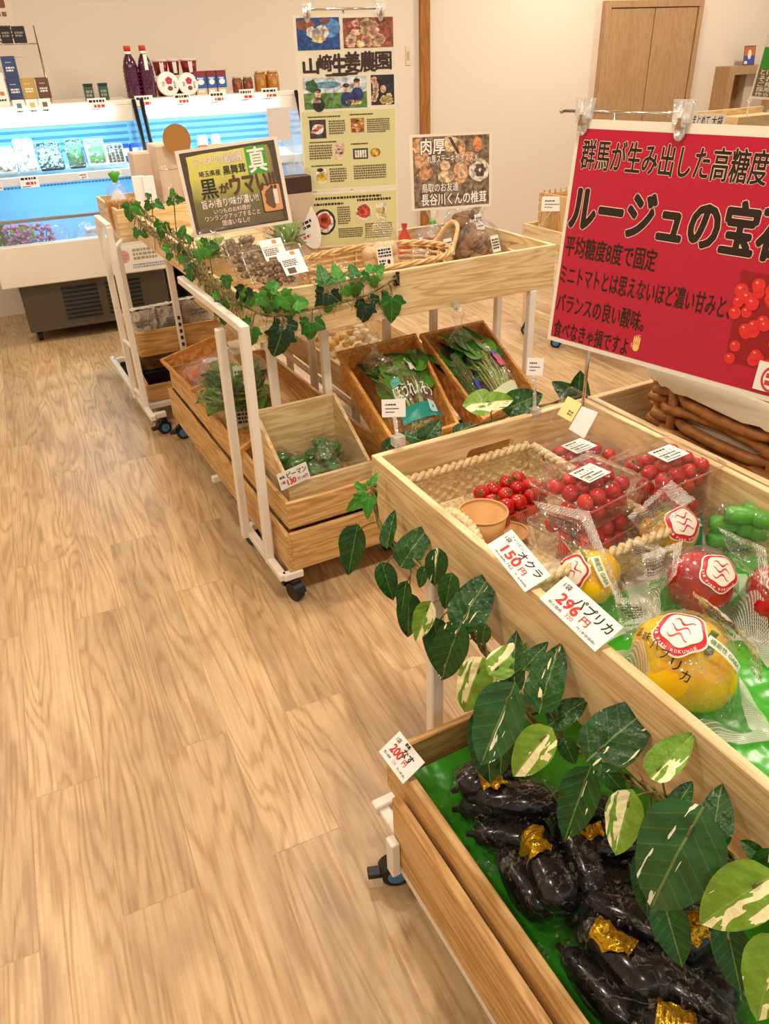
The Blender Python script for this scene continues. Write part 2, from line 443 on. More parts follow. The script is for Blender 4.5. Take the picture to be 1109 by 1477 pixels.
# ================================================================ refrigerated showcases along the far wall
FWHITE = M('showcase_white', (236, 226, 208), .35)
FDARK = M('showcase_grey_brown', (84, 76, 64), .5)
FBLACK = M('showcase_black', (16, 16, 18), .35)
LED = M('led_tube_glow', (240, 250, 255), .4, emit=(196, 232, 255), es=9.0)
FIN = M('showcase_inner_blue_white', (150, 200, 232), .35)
STEEL = M('brushed_steel', (176, 180, 182), .3, .9)
def showcase(x0, x1, label):
    w = x1-x0; y0 = 5.25
    t = thing('refrigerated_showcase', label, 'refrigerator', room(x0, y0, 0), ROOM, 'refrigerated showcases along the far wall')
    MB().box(.09, w-.03, .06, .82, .075, .39).build('base', FDARK, t, local=True, bevel=.004)
    v = MB()
    for cx in (.33, .60):
        for k in range(8): v.box(cx, cx+.22, .052, .062, .13+k*.027, .142+k*.027)
    v.build('vent_grille', FBLACK, t, local=True)
    for cx in (.14, w-.12):
        for cy in (.14, .72):
            c = MB(); c.tube([(cx-.014, cy, .032), (cx+.014, cy, .032)], .032, 14); c.box(cx-.02, cx+.02, cy-.02, cy+.02, .05, .078)
            c.build('caster', BLACK, t, local=True)
    MB().box(0, w, -.03, .03, .385, .625).build('front_panel', FWHITE, t, local=True, bevel=.006)
    MB().box(0, w, .03, .80, .39, .47).build('well_floor', FIN, t, local=True)
    MB().box(.0, w, -.028, -.022, .625, .755).build('glass_front', ACRYL, t, local=True)
    MB().box(0, w, -.036, -.014, .752, .772).build('rim', STEEL, t, local=True, bevel=.003)
    b = MB(); b.hexa([(0, .58, .47), (w, .58, .47), (w, .80, .47), (0, .80, .47)], [(0, .62, .94), (w, .62, .94), (w, .80, .94), (0, .80, .94)])
    b.build('lower_back_panel', FIN, t, local=True)
    v = MB()
    for k in range(int(w/.022)):
        for j in range(3): v.box(.02+k*.022+(j % 2)*.011, .034+k*.022+(j % 2)*.011, .60, .618, .865+j*.016, .873+j*.016)
    v.build('air_slots', M('slot_blue_grey', (70, 110, 140), .5), t, local=True)
    s = MB(); s.hexa([(0, .28, .925), (w, .28, .925), (w, .64, .965), (0, .64, .965)], [(0, .28, .945), (w, .28, .945), (w, .64, .985), (0, .64, .985)])
    s.build('shelf', FWHITE, t, local=True)
    MB().box(0, w, .268, .282, .918, .968).build('price_rail', M('rail_white', (226, 226, 222), .3), t, local=True, bevel=.003)
    MB().box(0, w, .64, .80, .94, 1.345).build('upper_back_panel', FIN, t, local=True)
    r = MB()
    for z in (1.06, 1.10, 1.14, 1.18): r.box(.02, w-.02, .632, .641, z, z+.014)
    r.build('back_rails', M('rail_blue_grey', (96, 140, 168), .4), t, local=True)
    MB().box(0, w, .22, .80, 1.325, 1.352).build('top_deck', FWHITE, t, local=True, bevel=.004)
    h = MB(); h.box(0, w, .222, .245, 1.235, 1.325); h.box(0, w, .245, .40, 1.31, 1.325)
    h.build('light_housing', FWHITE, t, local=True, bevel=.003)
    MB().tube([(.03, .205, 1.290), (w-.16, .205, 1.290)], .019, 12).build('led_tube', LED, t, local=True)
    MB().tube([(.03, .30, 1.270), (w-.06, .30, 1.270)], .014, 12).build('led_tube', LED, t, local=True)
    for sx in (0.004, w-.012):
        p = MB(); pr = [(-.02, .63), (.28, .63), (.80, .63), (.80, 1.33), (.20, 1.33), (.02, .90), (-.02, .77)]
        p.add([(sx, a, b_) for a, b_ in pr]+[(sx+.006, a, b_) for a, b_ in pr], [tuple(range(7))[::-1], tuple(range(7, 14))]+[(i, (i+1) % 7, 7+(i+1) % 7, 7+i) for i in range(7)])
        sd = p.build('side_glass', ACRYL, t, local=True)
        e = MB(); e.tube([(sx+.003, .21, 1.35), (sx+.003, .02, .90), (sx+.003, -.03, .775)], .013, 8)
        e.build('side_glass_edging', FBLACK, sd, local=True)
    return t
showcase(-.22, .80, 'low open white showcase at the far wall with grey vented base in full view')
showcase(.83, 1.85, 'open white showcase standing behind the mushroom sign and the tall ginger poster')
# in each case: a lamp for the tubes' light, another added to brighten the well
for x0 in (-.22, .83):
    p = room(x0+.48, 5.56, 1.255)
    l = bpy.data.lights.new('showcase_lamp', 'AREA'); l.energy = 6.5; l.color = (.26, .66, 1.0); l.shape = 'RECTANGLE'; l.size = .85; l.size_y = .04
    o = bpy.data.objects.new('showcase_lamp', l); COL.objects.link(o); o.location = p; o.rotation_euler = (R(12), 0, ROOM)
    p = room(x0+.48, 5.60, .915)
    l = bpy.data.lights.new('well_fill_light', 'AREA'); l.energy = 2.5; l.color = (.32, .72, 1.0); l.shape = 'RECTANGLE'; l.size = .85; l.size_y = .03
    o = bpy.data.objects.new('well_fill_light', l); COL.objects.link(o); o.location = p; o.rotation_euler = (R(25), 0, ROOM)

# ---- goods on the showcases: pixel -> place on a deck or shelf of known depth and height
def spot(px, yr, z):
    """room x for pixel column px on the line (y=yr, z)"""
    lo, hi = -1.5, 5.0
    for _ in range(40):
        mid = (lo+hi)/2; q = room(mid, yr, z)-CO
        xx = 554.5+FPX*q.dot(CR)/q.dot(CF)
        if xx < px: lo = mid
        else: hi = mid
    return (lo+hi)/2
DZ = 1.352
def on(px0, px1, yr, z): 
    a, b = spot(px0, yr, z), spot(px1, yr, z); return (a+b)/2, b-a
def goods(name, label, cat, x, yr, z, group=None, rot=0):
    return thing(name, label, cat, room(x, yr, z), ROOM+rot, group)
def bars(mb, x0, y0, x1, y1, rows, z, rn, mi=0, T=None, fill=.8):
    """rows of unreadably small printing"""
    dy = (y1-y0)/rows
    for r in range(rows):
        x = x0; e = x0+(x1-x0)*(fill+.2*rn.random()) if r == rows-1 else x1
        while x < e:
            wd = dy*(.4+rn.random()*.7)
            mb.add([(x, y1-(r+.85)*dy, z), (min(x+wd, e), y1-(r+.85)*dy, z), (min(x+wd, e), y1-(r+.2)*dy, z), (x, y1-(r+.2)*dy, z)], [(0, 1, 2, 3)], mi, False, T)
            x += wd+dy*.22
def price_tag(label, mat4, w=.075, h=.05, group='price tags along the showcases', rn=None, cat='price tag', name='price_tag'):
    c = Card(name, label, cat, mat4, w, h, PAPER, group=group)
    rn = rn or random.Random(len(WM))
    k = c.layer('print', [INK, REDINK])
    bars(k, w*.08, h*.62, w*.92, h*.92, 1, .0006, rn, 0); bars(k, w*.3, h*.2, w*.9, h*.55, 1, .0006, rn, 1); bars(k, w*.08, h*.06, w*.6, h*.17, 1, .0006, rn, 0)
    return c.done()
def stand_frame(x, yr, z, tilt=12, rot=0):
    return Matrix.Translation(room(x, yr, z)) @ Matrix.Rotation(ROOM+rot, 4, 'Z') @ Matrix.Rotation(R(90-tilt), 4, 'X')
# wire rack with pouches
x, wd = on(2, 74, 5.72, DZ)
rk = goods('wire_rack', 'thin steel wire rack holding coloured pouches at the end of the showcase top', 'rack', x, 5.72, DZ)
f = MB(); hw = wd/2; 
for sx in (-hw, hw):
    f.tube([(sx, -.05, 0), (sx, -.05, .10), (sx, .05, .40), (sx, .05, 0)], .0035, 6)
f.build('upright_frame', CHROME, rk, local=True)
for z, y in ((.02, -.05), (.13, -.01), (.31, .03)):
    s = MB(); s.tube([(-hw, y, z), (hw, y, z), (hw, y+.07, z), (-hw, y+.07, z)], .003, 6, closed=True)
    for k in range(1, 6): s.tube([(-hw+wd*k/6, y, z), (-hw+wd*k/6, y+.07, z)], .002, 5)
    s.build('wire_shelf', CHROME, rk, local=True)
def pouch(name, label, cat, px0, px1, yr, z, h, col, group, dep=.03, band=(235, 230, 215)):
    x, wd = on(px0, px1, yr, z)
    t = goods(name, label, cat, x, yr, z, group)
    b = MB(); hw = wd/2
    b.hexa([(-hw, -dep/2, 0), (hw, -dep/2, 0), (hw, dep/2, 0), (-hw, dep/2, 0)], [(-hw, -.003, h), (hw, -.003, h), (hw, .003, h), (-hw, .003, h)])
    b.build('pouch', M('pouch_%d_%d_%d' % col, col, .35), t, local=True, bevel=.003)
    k = MB(); T = Matrix.Translation((0, -dep/2-.0012, 0)) @ Matrix.Rotation(math.atan2(dep/2, h)*-1+R(90), 4, 'X')
    bars(k, -hw*.6, h*.30, hw*.6, h*.55, 2, 0.001, random.Random(int(px0)), 0, T); bars(k, -hw*.5, h*.7, hw*.5, h*.8, 1, .001, random.Random(3), 0, T)
    k.build('print', M('print_pale', band, .5), t, local=True)
    return t
G = 'coloured pouches on the wire rack'
pouch('coffee_pouch', 'blue pouch on the wire rack, upper one of the two blue ones', 'pouch', 8, 28, 5.72, DZ+.135, .115, (42, 66, 118), G)
pouch('coffee_pouch', 'blue pouch at the foot of the wire rack beside the yellow pouch', 'pouch', 15, 35, 5.65, DZ+.025, .11, (38, 58, 110), G)
pouch('coffee_pouch', 'mustard yellow pouch at the foot of the wire rack', 'pouch', 36, 55, 5.65, DZ+.025, .11, (186, 150, 70), G)
pouch('coffee_pouch', 'dark brown pouch at the foot of the wire rack', 'pouch', 57, 75, 5.65, DZ+.025, .11, (96, 56, 34), G)
for a, b, l in ((3, 20, 'black carton on the top wire shelf, the one nearer the poster edge'), (21, 40, 'black carton on the top wire shelf, the one nearer the bare wall')):
    x, wd = on(a, b, 5.78, DZ+.315); t = goods('tea_carton', l, 'carton', x, 5.78, DZ+.315, 'black cartons on the wire rack')
    MB().box(-wd/2+.002, wd/2-.002, -.03, .03, 0, .085).build('carton', M('carton_black', (26, 24, 24), .4), t, local=True, bevel=.002)
    k = MB(); bars(k, -wd*.32, .03, wd*.32, .06, 2, 0, random.Random(a), 0, Matrix.Translation((0, -.0306, 0)) @ Matrix.Rotation(R(90), 4, 'X')); k.build('print', M('print_grey', (150, 140, 130), .5), t, local=True)
for i, (a, c) in enumerate(((22, (90, 130, 150)), (41, (214, 180, 110)), (59, (120, 90, 66)))):
    x, wd = on(a, a+17, 5.455, DZ-.04)
    cc = Card('price_tag', ('white card with a grey-blue square below the blue pouch', 'white card with a yellow square below the mustard pouch', 'white card with a brown square below the dark brown pouch')[i], 'price tag',
        stand_frame(x-wd/2, 5.455, DZ-.045, 5), wd, .075, PAPER, group='swatch cards below the pouches')
    cc.shape('swatch', [M('swatch%d' % i, c, .5)], rect(.3, .42, .7, .75)); cc.text('print', [INK], []); bars(cc.layers['print'][0], .2*wd, .008, .8*wd, .02, 1, .0008, rnd); cc.done()
x, wd = on(-16, 15, 5.6, DZ)
lf = Card('leaflet', 'white leaflet standing at the cut-off end of the showcase top', 'leaflet', stand_frame(x-wd/2, 5.6, DZ, 8), wd, .17, PAPER)
lf.text('print', [INK], []); bars(lf.layers['print'][0], wd*.55, .02, wd*.95, .035, 1, .0006, rnd); lf.shape('swatch', [M('swatch_or', (190, 120, 80), .5)], rect(.66, .3, .86, .42)); lf.done()
x, wd = on(-60, 33, YB-.004, 1.62)
po = Card('poster', 'pale poster with small product pictures on the far wall above the wire rack', 'poster', stand_frame(x-wd/2, YB-.003, 1.60, 0), wd, .62, M('poster_pale', (232, 216, 196), .6))
for (a, b, c_) in ((.62, .80, (196, 90, 60)), (.86, .80, (180, 70, 44)), (.62, .50, (214, 180, 120)), (.84, .50, (130, 80, 60)), (.40, .80, (190, 90, 60)), (.40, .5, (120, 90, 70))):
    po.shape('product_pictures', [M('pp%d' % i, q, .6) for i, q in enumerate(((196, 90, 60), (180, 70, 44), (214, 180, 120), (130, 80, 60), (190, 90, 60), (120, 90, 70)))], rrect(a-.06, b-.08, a+.06, b+.04, .02), mi=((196, 90, 60), (180, 70, 44), (214, 180, 120), (130, 80, 60), (190, 90, 60), (120, 90, 70)).index(c_))
k = po.layer('print', [M('print_brownish', (130, 100, 80), .6)])
for a, b, n in ((.62, .66, 2), (.34, .40, 1), (.12, .28, 5)): bars(k, wd*.3, a*.62, wd*.92, b*.62, n, .0009, rnd)
po.done()
# two small tins
for i, a in enumerate((123, 144)):
    x, wd = on(a, a+15, 5.60, DZ); t = goods('spice_tin', ('small dark green square tin, nearer the wire rack', 'small dark green square tin, nearer the purple bottles')[i], 'tin', x, 5.60, DZ, 'small tins on the showcase top')
    h = MB(); h.box(-wd*.42, wd*.42, -.03, .03, 0, .078); h.build('tin', M('tin_green', (54, 84, 72), .35), t, local=True, bevel=.004)
    h = MB(); h.box(-wd*.44, wd*.44, -.032, .032, .078, .092); h.build('lid', M('tin_lid', (60, 62, 60), .3, .5), t, local=True, bevel=.003)
    k = MB(); bars(k, -wd*.3, .02, wd*.3, .06, 2, 0, random.Random(i), 0, Matrix.Translation((0, -.0306, 0)) @ Matrix.Rotation(R(90), 4, 'X')); k.build('print', M('print_grey'), t, local=True) if 0 else k.build('print', MATS['print_grey'], t, local=True)
# purple bottles
JUICE = M('purple_juice', (70, 10, 48), .12, coat=.6)
for i, (a, b) in enumerate(((184, 207), (205, 228))):
    x, wd = on(a, b, 5.62, DZ); r_ = wd*.47
    t = goods('juice_bottle', ('tall bottle of purple juice with a red cap, nearer the black glass edge', 'tall red-capped bottle of purple juice with a white strip at its neck')[i], 'bottle', x, 5.62, DZ, 'purple juice bottles')
    b_ = MB(); b_.lathe([(0, 0), (r_*.9, 0), (r_, .008), (r_, .12), (r_*.95, .15), (r_*.98, .165), (r_*.75, .205), (r_*.4, .235), (r_*.36, .25), (0, .25)], 20)
    b_.build('bottle', JUICE, t, local=True)
    c_ = MB(); c_.lathe([(r_*.44, .238), (r_*.46, .24), (r_*.46, .252), (0, .252)], 16); c_.build('neck_ring', M('ring_white', (238, 228, 220), .4), t, local=True)
    c_ = MB(); c_.lathe([(0, .252), (r_*.45, .252), (r_*.45, .278), (r_*.4, .282), (0, .282)], 16); c_.build('cap', M('cap_red', (196, 62, 30), .35), t, local=True)
    d_ = MB()
    for q in range(7):
        for u in range(10): d_.ball((r_*1.0*math.cos(u*.628+q*.3), r_*1.0*math.sin(u*.628+q*.3), .02+q*.021), .003, n=6)
    d_.build('dimples', M('juice_glint', (150, 60, 120), .15), t, local=True)
    if i: MB().box(-r_*.2, r_*.25, -r_*.9-.006, -r_*.9+.0, .15, .235).build('paper_strip', PAPER, t, local=True)
# plum tubs and red cartons behind them
TUBW = M('tub_white', (240, 230, 222), .35); PLUM = M('plum_red', (196, 40, 66), .5); PLUMD = M('plum_dark', (120, 50, 50), .5)
for i, (a, b) in enumerate(((228, 262), (258, 289))):
    x, wd = on(a, b, 5.60, DZ); r_ = wd*.46
    t = goods('pickle_tub', ('round white-lidded tub with plum picture standing on edge beside the bottles', 'round white-lidded tub with plum picture standing on edge beside the blue cartons')[i], 'tub', x, 5.60, DZ+r_, 'plum tubs on the showcase top')
    T = Matrix.Rotation(R(80), 4, 'X')
    b_ = MB(); b_.lathe([(0, -.05), (r_*.8, -.05), (r_*.9, 0), (0, 0)], 24, T=T); b_.build('tub', M('tub_maroon', (92, 22, 40), .3), t, local=True)
    b_ = MB(); b_.lathe([(r_*.9, -.006), (r_, -.004), (r_, .006), (r_*.9, .009), (0, .009)], 28, T=T); lid = b_.build('lid', TUBW, t, local=True)
    k = MB()
    for q in range(5): k.poly(ell(r_*.18*math.cos(q*1.257+1.57)+r_*.1, r_*.18*math.sin(q*1.257+1.57)+r_*.25, r_*.16, r_*.16, 10), [], .0098, .0098, 0, T)
    k.poly(ell(r_*.12, -r_*.38, r_*.24, r_*.2, 14), [], .0098, .0098, 1, T)
    bars(k, -r_*.55, -r_*.2, -r_*.3, r_*.2, 3, .0098, rnd, 1, T); bars(k, r_*.5, -r_*.4, r_*.68, r_*.2, 4, .0098, rnd, 1, T)
    k.build('plum_print', [PLUM, PLUMD], lid, local=True)
for i, (a, b, zz) in enumerate(((222, 246, .115), (244, 262, .115), (250, 276, .115), (226, 250, 0), (252, 280, 0))):
    x, wd = on(a, b, 5.72, DZ+zz); wd = min(wd, .12)
    if i == 2: continue
    t = goods('pickle_tub', ('clear-lidded red pickle tub stacked on top, nearer the bottles', 'clear-lidded red pickle tub stacked on top, middle one', '', 'dark red tub in the lower layer behind the first plum lid', 'dark red tub in the lower layer behind the second plum lid')[i], 'tub', x, 5.74, DZ+zz, 'red pickle tubs stacked at the back')
    b_ = MB(); b_.lathe([(0, 0), (wd*.36, 0), (wd*.45, .075), (0, .075)], 20); b_.build('tub', M('tub_red', (128, 24, 28), .25), t, local=True)
    b_ = MB(); b_.lathe([(0, .0755), (wd*.47, .0755), (wd*.47, .086), (wd*.4, .09), (0, .09)], 20); b_.build('lid', M('tub_lid', (226, 200, 196), .3), t, local=True)
    MB().box(-.012, .012, -wd*.44, -wd*.40, .01, .085).build('strap', TUBW, t, local=True)
x, wd = on(262, 277, 5.74, DZ+.115)
t = goods('pickle_tub', 'clear-lidded red pickle tub stacked on top, nearer the blue cartons', 'tub', x+.02, 5.74, DZ+.115, 'red pickle tubs stacked at the back')
b_ = MB(); b_.lathe([(0, 0), (.043, 0), (.053, .075), (0, .075)], 20); b_.build('tub', MATS['tub_red'], t, local=True)
b_ = MB(); b_.lathe([(0, .0755), (.055, .0755), (.055, .086), (.047, .09), (0, .09)], 20); b_.build('lid', MATS['tub_lid'], t, local=True)
MB().box(-.012, .012, -.052, -.048, .01, .085).build('strap', TUBW, t, local=True)
# blue drink cartons
for i, (a, b) in enumerate(((283, 299), (300, 313), (314, 328))):
    x, wd = on(a, b, 5.62, DZ)
    t = goods('drink_carton', ('blue and red drink carton beside the plum tub, first of three', 'blue and red drink carton, middle of three', 'blue and red drink carton beside the brown jars, last of three')[i], 'carton', x, 5.62, DZ, 'blue drink cartons')
    MB().box(-wd*.46, wd*.46, -.025, .025, .035, .10).build('carton', M('carton_blue', (40, 92, 168), .4), t, local=True)
    MB().box(-wd*.46, wd*.46, -.025, .025, 0, .035).build('carton_foot', M('carton_sand', (210, 180, 150), .4), t, local=True)
    MB().box(-wd*.46, wd*.46, -.025, .025, .10, .132).build('carton_top', M('carton_plum', (132, 44, 52), .4), t, local=True)
    k = MB(); T = Matrix.Translation((0, -.0256, 0)) @ Matrix.Rotation(R(90), 4, 'X'); k.poly(ell(0, .07, wd*.3, .016, 14), [], 0, 0, 0, T); bars(k, -wd*.3, .085, wd*.3, .097, 1, 0, rnd, 0, T); bars(k, -wd*.3, .01, wd*.3, .028, 1, 0, rnd, 0, T)
    k.build('print', PAPER, t, local=True)
# jars
JC = M('jar_brown', (112, 54, 18), .12, coat=.5); JA = M('jar_amber', (168, 104, 24), .12, coat=.5); JL = M('jar_lid', (190, 170, 130), .3, .6)
for i, (a, b, h_, mt, l) in enumerate(((336, 351, .088, JC, 'small jar of dark brown preserve beside the blue cartons'), (351, 366, .088, JC, 'small jar of dark brown preserve beside the amber jars'),
        (368, 386, .115, JA, 'larger amber jar, nearer the small brown jars'), (385, 404, .115, JA, 'larger amber jar, nearer the tall poster'))):
    x, wd = on(a, b, 5.62, DZ); r_ = wd*.47
    t = goods('preserve_jar', l, 'jar', x, 5.62, DZ, 'jars on the showcase top')
    q = MB(); q.lathe([(0, 0), (r_*.92, 0), (r_, .006), (r_, h_*.82), (r_*.8, h_*.9), (0, h_*.9)], 20); q.build('jar', mt, t, local=True)
    q = MB(); q.lathe([(0, h_*.9), (r_*.84, h_*.9), (r_*.84, h_), (r_*.78, h_*1.02), (0, h_*1.02)], 20); q.build('lid', JL, t, local=True)
    q = MB(); q.poly(ell(0, h_*.45, r_*.35, h_*.16, 14), [], 0, 0, 0, Matrix.Translation((0, -r_-.0008, 0)) @ Matrix.Rotation(R(90), 4, 'X')); q.build('sticker', M('sticker_red', (186, 70, 40), .5) if i < 2 else M('sticker_gold', (190, 140, 60), .5), t, local=True)
# price tags hanging on the front of the top deck and on the shelf rail
for i, (a, b, yr, z, l) in enumerate(((129, 156, 5.448, DZ-.05, 'price tag on the deck edge below the small green tins'), (197, 223, 5.448, DZ-.05, 'price tag on the deck edge below the purple bottles'),
        (253, 276, 5.448, DZ-.05, 'price tag on the deck edge below the plum tubs'), (304, 328, 5.448, DZ-.05, 'price tag on the deck edge below the blue cartons'),
        (347, 368, 5.448, DZ-.045, 'price tag on the deck edge below the small brown jars'), (379, 402, 5.448, DZ-.045, 'price tag on the deck edge below the amber jars'),
        (31, 58, 5.505, .905, 'price tag on the lower shelf rail below the white mushroom packs'), (115, 128, 5.505, .925, 'small price tag on the lower shelf rail below the green bags'),
        (162, 176, 5.505, .925, 'small price tag on the lower shelf rail below the brown rice pack'), (-8, 5, 5.505, .905, 'price tag on the shelf rail cut off by the picture edge'))):
    x, wd = on(a, b, yr, z); price_tag(l, stand_frame(x-wd/2, yr, z, 8), wd, .068 if wd > .08 else .035, rn=random.Random(i))
# ---- packs on the lower shelf and in the well
TRAYW = M('tray_white', (226, 232, 234), .35)
PALEGREEN = M('pale_green_veg', (150, 184, 120), .5); GREENV = M('green_veg', (62, 118, 30), .45); BROWNV = M('brown_veg', (120, 92, 50), .6); CREAMV = M('cream_veg', (232, 226, 214), .5)
def leaning_pack(label, px0, px1, h, kind, z=.985, yr=5.66, group='packs on the lower showcase shelf'):
    x, wd = on(px0, px1, yr-.08, z+.05)
    mt = Matrix.Translation(room(x, yr-.10, z)) @ Matrix.Rotation(ROOM, 4, 'Z') @ Matrix.Rotation(R(58), 4, 'X')
    t = thing({'beans': 'green_bean_pack', 'rice': 'rice_cake_pack'}.get(kind, 'vegetable_pack'), label, 'vegetable pack', group=group, mat=mt)
    hw = wd/2; rn = random.Random(px0)
    b = MB(); b.poly(rrect(-hw, 0, hw, h, .015), [], 0, .006); b.poly(rrect(-hw, 0, hw, h, .015), [rrect(-hw+.006, .006, hw-.006, h-.006, .012)], .006, .022)
    b.build('tray', M('tray_dark', (40, 54, 66), .4) if kind in ('flakes', 'dark') else TRAYW, t, local=True)
    c = MB()
    if kind == 'beans':
        for k in range(9): xx = -hw*.7+hw*1.4*k/8; c.tube(spline([(xx, .015+.01*rn.random(), .016), (xx+.004, h*.5, .026), (xx-.004+.01*rn.random(), h*.88, .018)], 4), .0055, 7)
        m_ = M('bean_green', (104, 154, 58), .4)
    elif kind == 'rice':
        for j in range(6):
            for k in range(4): c.ball((-hw*.65+hw*1.3*k/3, .02+(h-.04)*j/5, .014), hw*.2, h*.06, .010, 8)
        m_ = BROWNV
    elif kind == 'white':
        for k in range(26): c.ball((-hw*.75+hw*1.5*rn.random(), .015+(h-.03)*rn.random(), .02+.01*rn.random()), hw*.2, h*.14, .014, 8)
        m_ = CREAMV
    elif kind == 'flakes':
        for k in range(60):
            T = TR((-hw*.8+hw*1.6*rn.random(), .015+(h*.62)*rn.random(), .016+.01*rn.random()), rn.random()*6, rn.random()*.6, rn.random()*.6)
            c.add([(-.012, -.004, 0), (.012, -.005, .002), (.014, .004, 0), (-.01, .006, .003)], [(0, 1, 2, 3)], 0, False, T)
        m_ = M('flake_pale', (190, 220, 210), .4)
    else:
        for k in range(16):
            xx = -hw*.6+hw*1.2*rn.random(); c.tube(spline([(xx, .01, .014), (xx*1.1, h*.4, .03), (xx*1.3, h*.8, .02)], 3), .007, 6)
        m_ = GREENV
    c.build('contents', m_, t, local=True)
    w_ = MB(); w_.grid(lambda u, v: Vector((-hw+2*hw*u, h*v, .024+.014*math.sin(math.pi*u)*math.sin(math.pi*v)+.003*nz((u*5, v*5, px0)))), 10, 10)
    w_.build('wrap', FILM2, t, local=True)
    return t
leaning_pack('wrapped pack of white mushrooms cut off by the picture edge on the shelf', -14, 24, .16, 'white')
leaning_pack('tall white pack standing beside the pale flakes on the shelf', 26, 54, .20, 'white')
leaning_pack('dark tray of pale blue-green flakes in the middle of the shelf', 56, 92, .17, 'flakes')
leaning_pack('dark bag of green pods between the flakes and the green beans', 98, 122, .18, 'dark')
leaning_pack('white tray of green beans under film on the shelf', 126, 154, .17, 'beans')
leaning_pack('brown ridged pack beside the green beans on the shelf', 154, 180, .13, 'rice')
for i, (a, b, h, c_, l) in enumerate(((-6, 16, .12, (140, 110, 96), 'small mixed pack in the back row at the edge'), (18, 40, .12, (150, 170, 190), 'silver blue pack in the back row behind the tall white pack'),
        (124, 150, .11, (150, 120, 140), 'pale lilac pack in the back row above the green beans'), (152, 176, .11, (120, 110, 150), 'lilac pack in the back row above the brown pack'), (178, 190, .10, (50, 80, 160), 'dark blue pack in the back row beside the black glass edge'),
        (190, 203, .10, (60, 90, 170), 'dark blue pack in the back row just past the black glass edge'), (286, 302, .12, (190, 210, 220), 'white and blue cup in the back row above the orange packs'), (306, 320, .12, (196, 214, 222), 'white and blue cup next to the pale pudding on the far shelf'))):
    x, wd = on(a, b, 5.80, 1.0)
    t = goods('food_pack', l, 'food pack', x, 5.80, .985, 'packs in the back row of the showcase shelf')
    MB().box(-wd*.46, wd*.46, -.02, .02, 0, h).build('pack', M('pack_%d' % i, c_, .4), t, local=True, bevel=.006, seg=2)
    MB().box(-wd*.3, wd*.3, -.0215, -.02, h*.3, h*.75).build('label_patch', PAPER, t, local=True)
for i, (a, b, c_, l) in enumerate(((287, 303, (226, 96, 40), 'red and orange pack on the far shelf above the mushroom sign'), (304, 326, (236, 150, 40), 'orange and yellow pack on the far shelf above the mushroom sign'), (333, 349, (206, 186, 160), 'beige pack on the far shelf beside the orange pack'))):
    x, wd = on(a, b, 5.60, .98)
    t = goods('food_pack', l, 'food pack', x, 5.60, .975, 'bright packs on the far showcase shelf')
    MB().box(-wd*.47, wd*.47, -.02, .02, 0, .085).build('pack', M('bpack_%d' % i, c_, .4), t, local=True, bevel=.006, seg=2)
    MB().box(-wd*.4, wd*.4, -.0215, -.02, .05, .075).build('label_patch', M('lp_green', (110, 160, 60), .4) if i < 2 else BROWNV, t, local=True)
# well: bag of greens, sprout pack, flowers, bags
def well(px0, px1, yr, z): return on(px0, px1, yr, z)
x, wd = well(-12, 16, 5.42, .6)
t = goods('leaf_bag', 'tall clear bag of dark greens in the well at the picture edge', 'vegetable bag', x, 5.42, .472)
b = MB()
for k in range(14): b.tube(spline([(rnd.uniform(-.03, .03), rnd.uniform(-.02, .02), .0), (rnd.uniform(-.04, .04), 0, .12), (rnd.uniform(-.05, .05), 0, .27)], 3), [.008]*6+[.016], 6)
b.build('greens', GREENV, t, local=True)
b = MB(); b.ball((0, 0, .15), .07, .04, .16, 16, fn=lambda d: 1+.06*nz(d, 4)); b.build('bag', FILM2, t, local=True)
x, wd = well(17, 56, 5.50, .6)
t = goods('sprout_pack', 'clear pack of yellow-green sprouts in the showcase well', 'vegetable pack', x, 5.50, .472)
b = MB()
for k in range(60): a = rnd.uniform(-wd*.38, wd*.38); b.tube([(a, rnd.uniform(-.03, .03), .02), (a+rnd.uniform(-.02, .02), rnd.uniform(-.03, .03), .22)], .004, 5)
b.build('sprouts', M('sprout_green', (140, 158, 60), .5), t, local=True)
b = MB(); b.poly(rrect(-wd*.48, 0, wd*.48, .25, .03), [], -.045, .045, 0, Matrix.Rotation(R(90), 4, 'X')); b.build('pack', PET, t, local=True)
x, wd = well(6, 76, 5.33, .68)
t = goods('flower_bunch', 'bunch of small purple flowers seen through the showcase front glass', 'flowers', x, 5.33, .472)
b = MB(); st = MB()
for k in range(90):
    px = rnd.uniform(-wd*.5, wd*.5); zz = .20+rnd.uniform(-.06, .05)
    b.ball((px, rnd.uniform(-.04, .05), zz), .013, .013, .010, 6)
    if k % 3 == 0: st.tube([(px*.4, 0, 0), (px, 0, zz)], .003, 5)
b.build('blossoms', M('blossom_purple', (176, 124, 176), .6), t, local=True); st.build('stems', GREENV, t, local=True)
for i, (a, b_, l) in enumerate(((66, 104, 'crinkled clear bag in the well beside the purple flowers'), (104, 142, 'crinkled clear bag in the well near the pale cart legs'))):
    x, wd = well(a, b_, 5.36, .66); t = goods('clear_bag', l, 'bag', x, 5.36, .472, 'clear bags in the showcase well')
    b = MB(); b.ball((0, 0, .10), wd*.5, .06, .13, 16, fn=lambda d: 1+.14*nz(d+Vector((i*3, 0, 0)), 3)); b.build('bag', FILM2, t, local=True)
    b = MB(); 
    for k in range(10): b.ball((rnd.uniform(-wd*.3, wd*.3), rnd.uniform(-.03, .03), .03+.1*rnd.random()), .022, n=8)
    b.build('contents', M('bag_root_veg', (176, 160, 140), .6), t, local=True)
x, wd = well(120, 146, 5.45, .70)
t = goods('meat_tray', 'small pink tray at the end of the blue-lit well', 'tray', x, 5.45, .62)
MB().box(-wd/2, wd/2, -.04, .04, 0, .03).build('tray', M('tray_pink', (206, 176, 190), .4), t, local=True, bevel=.006)
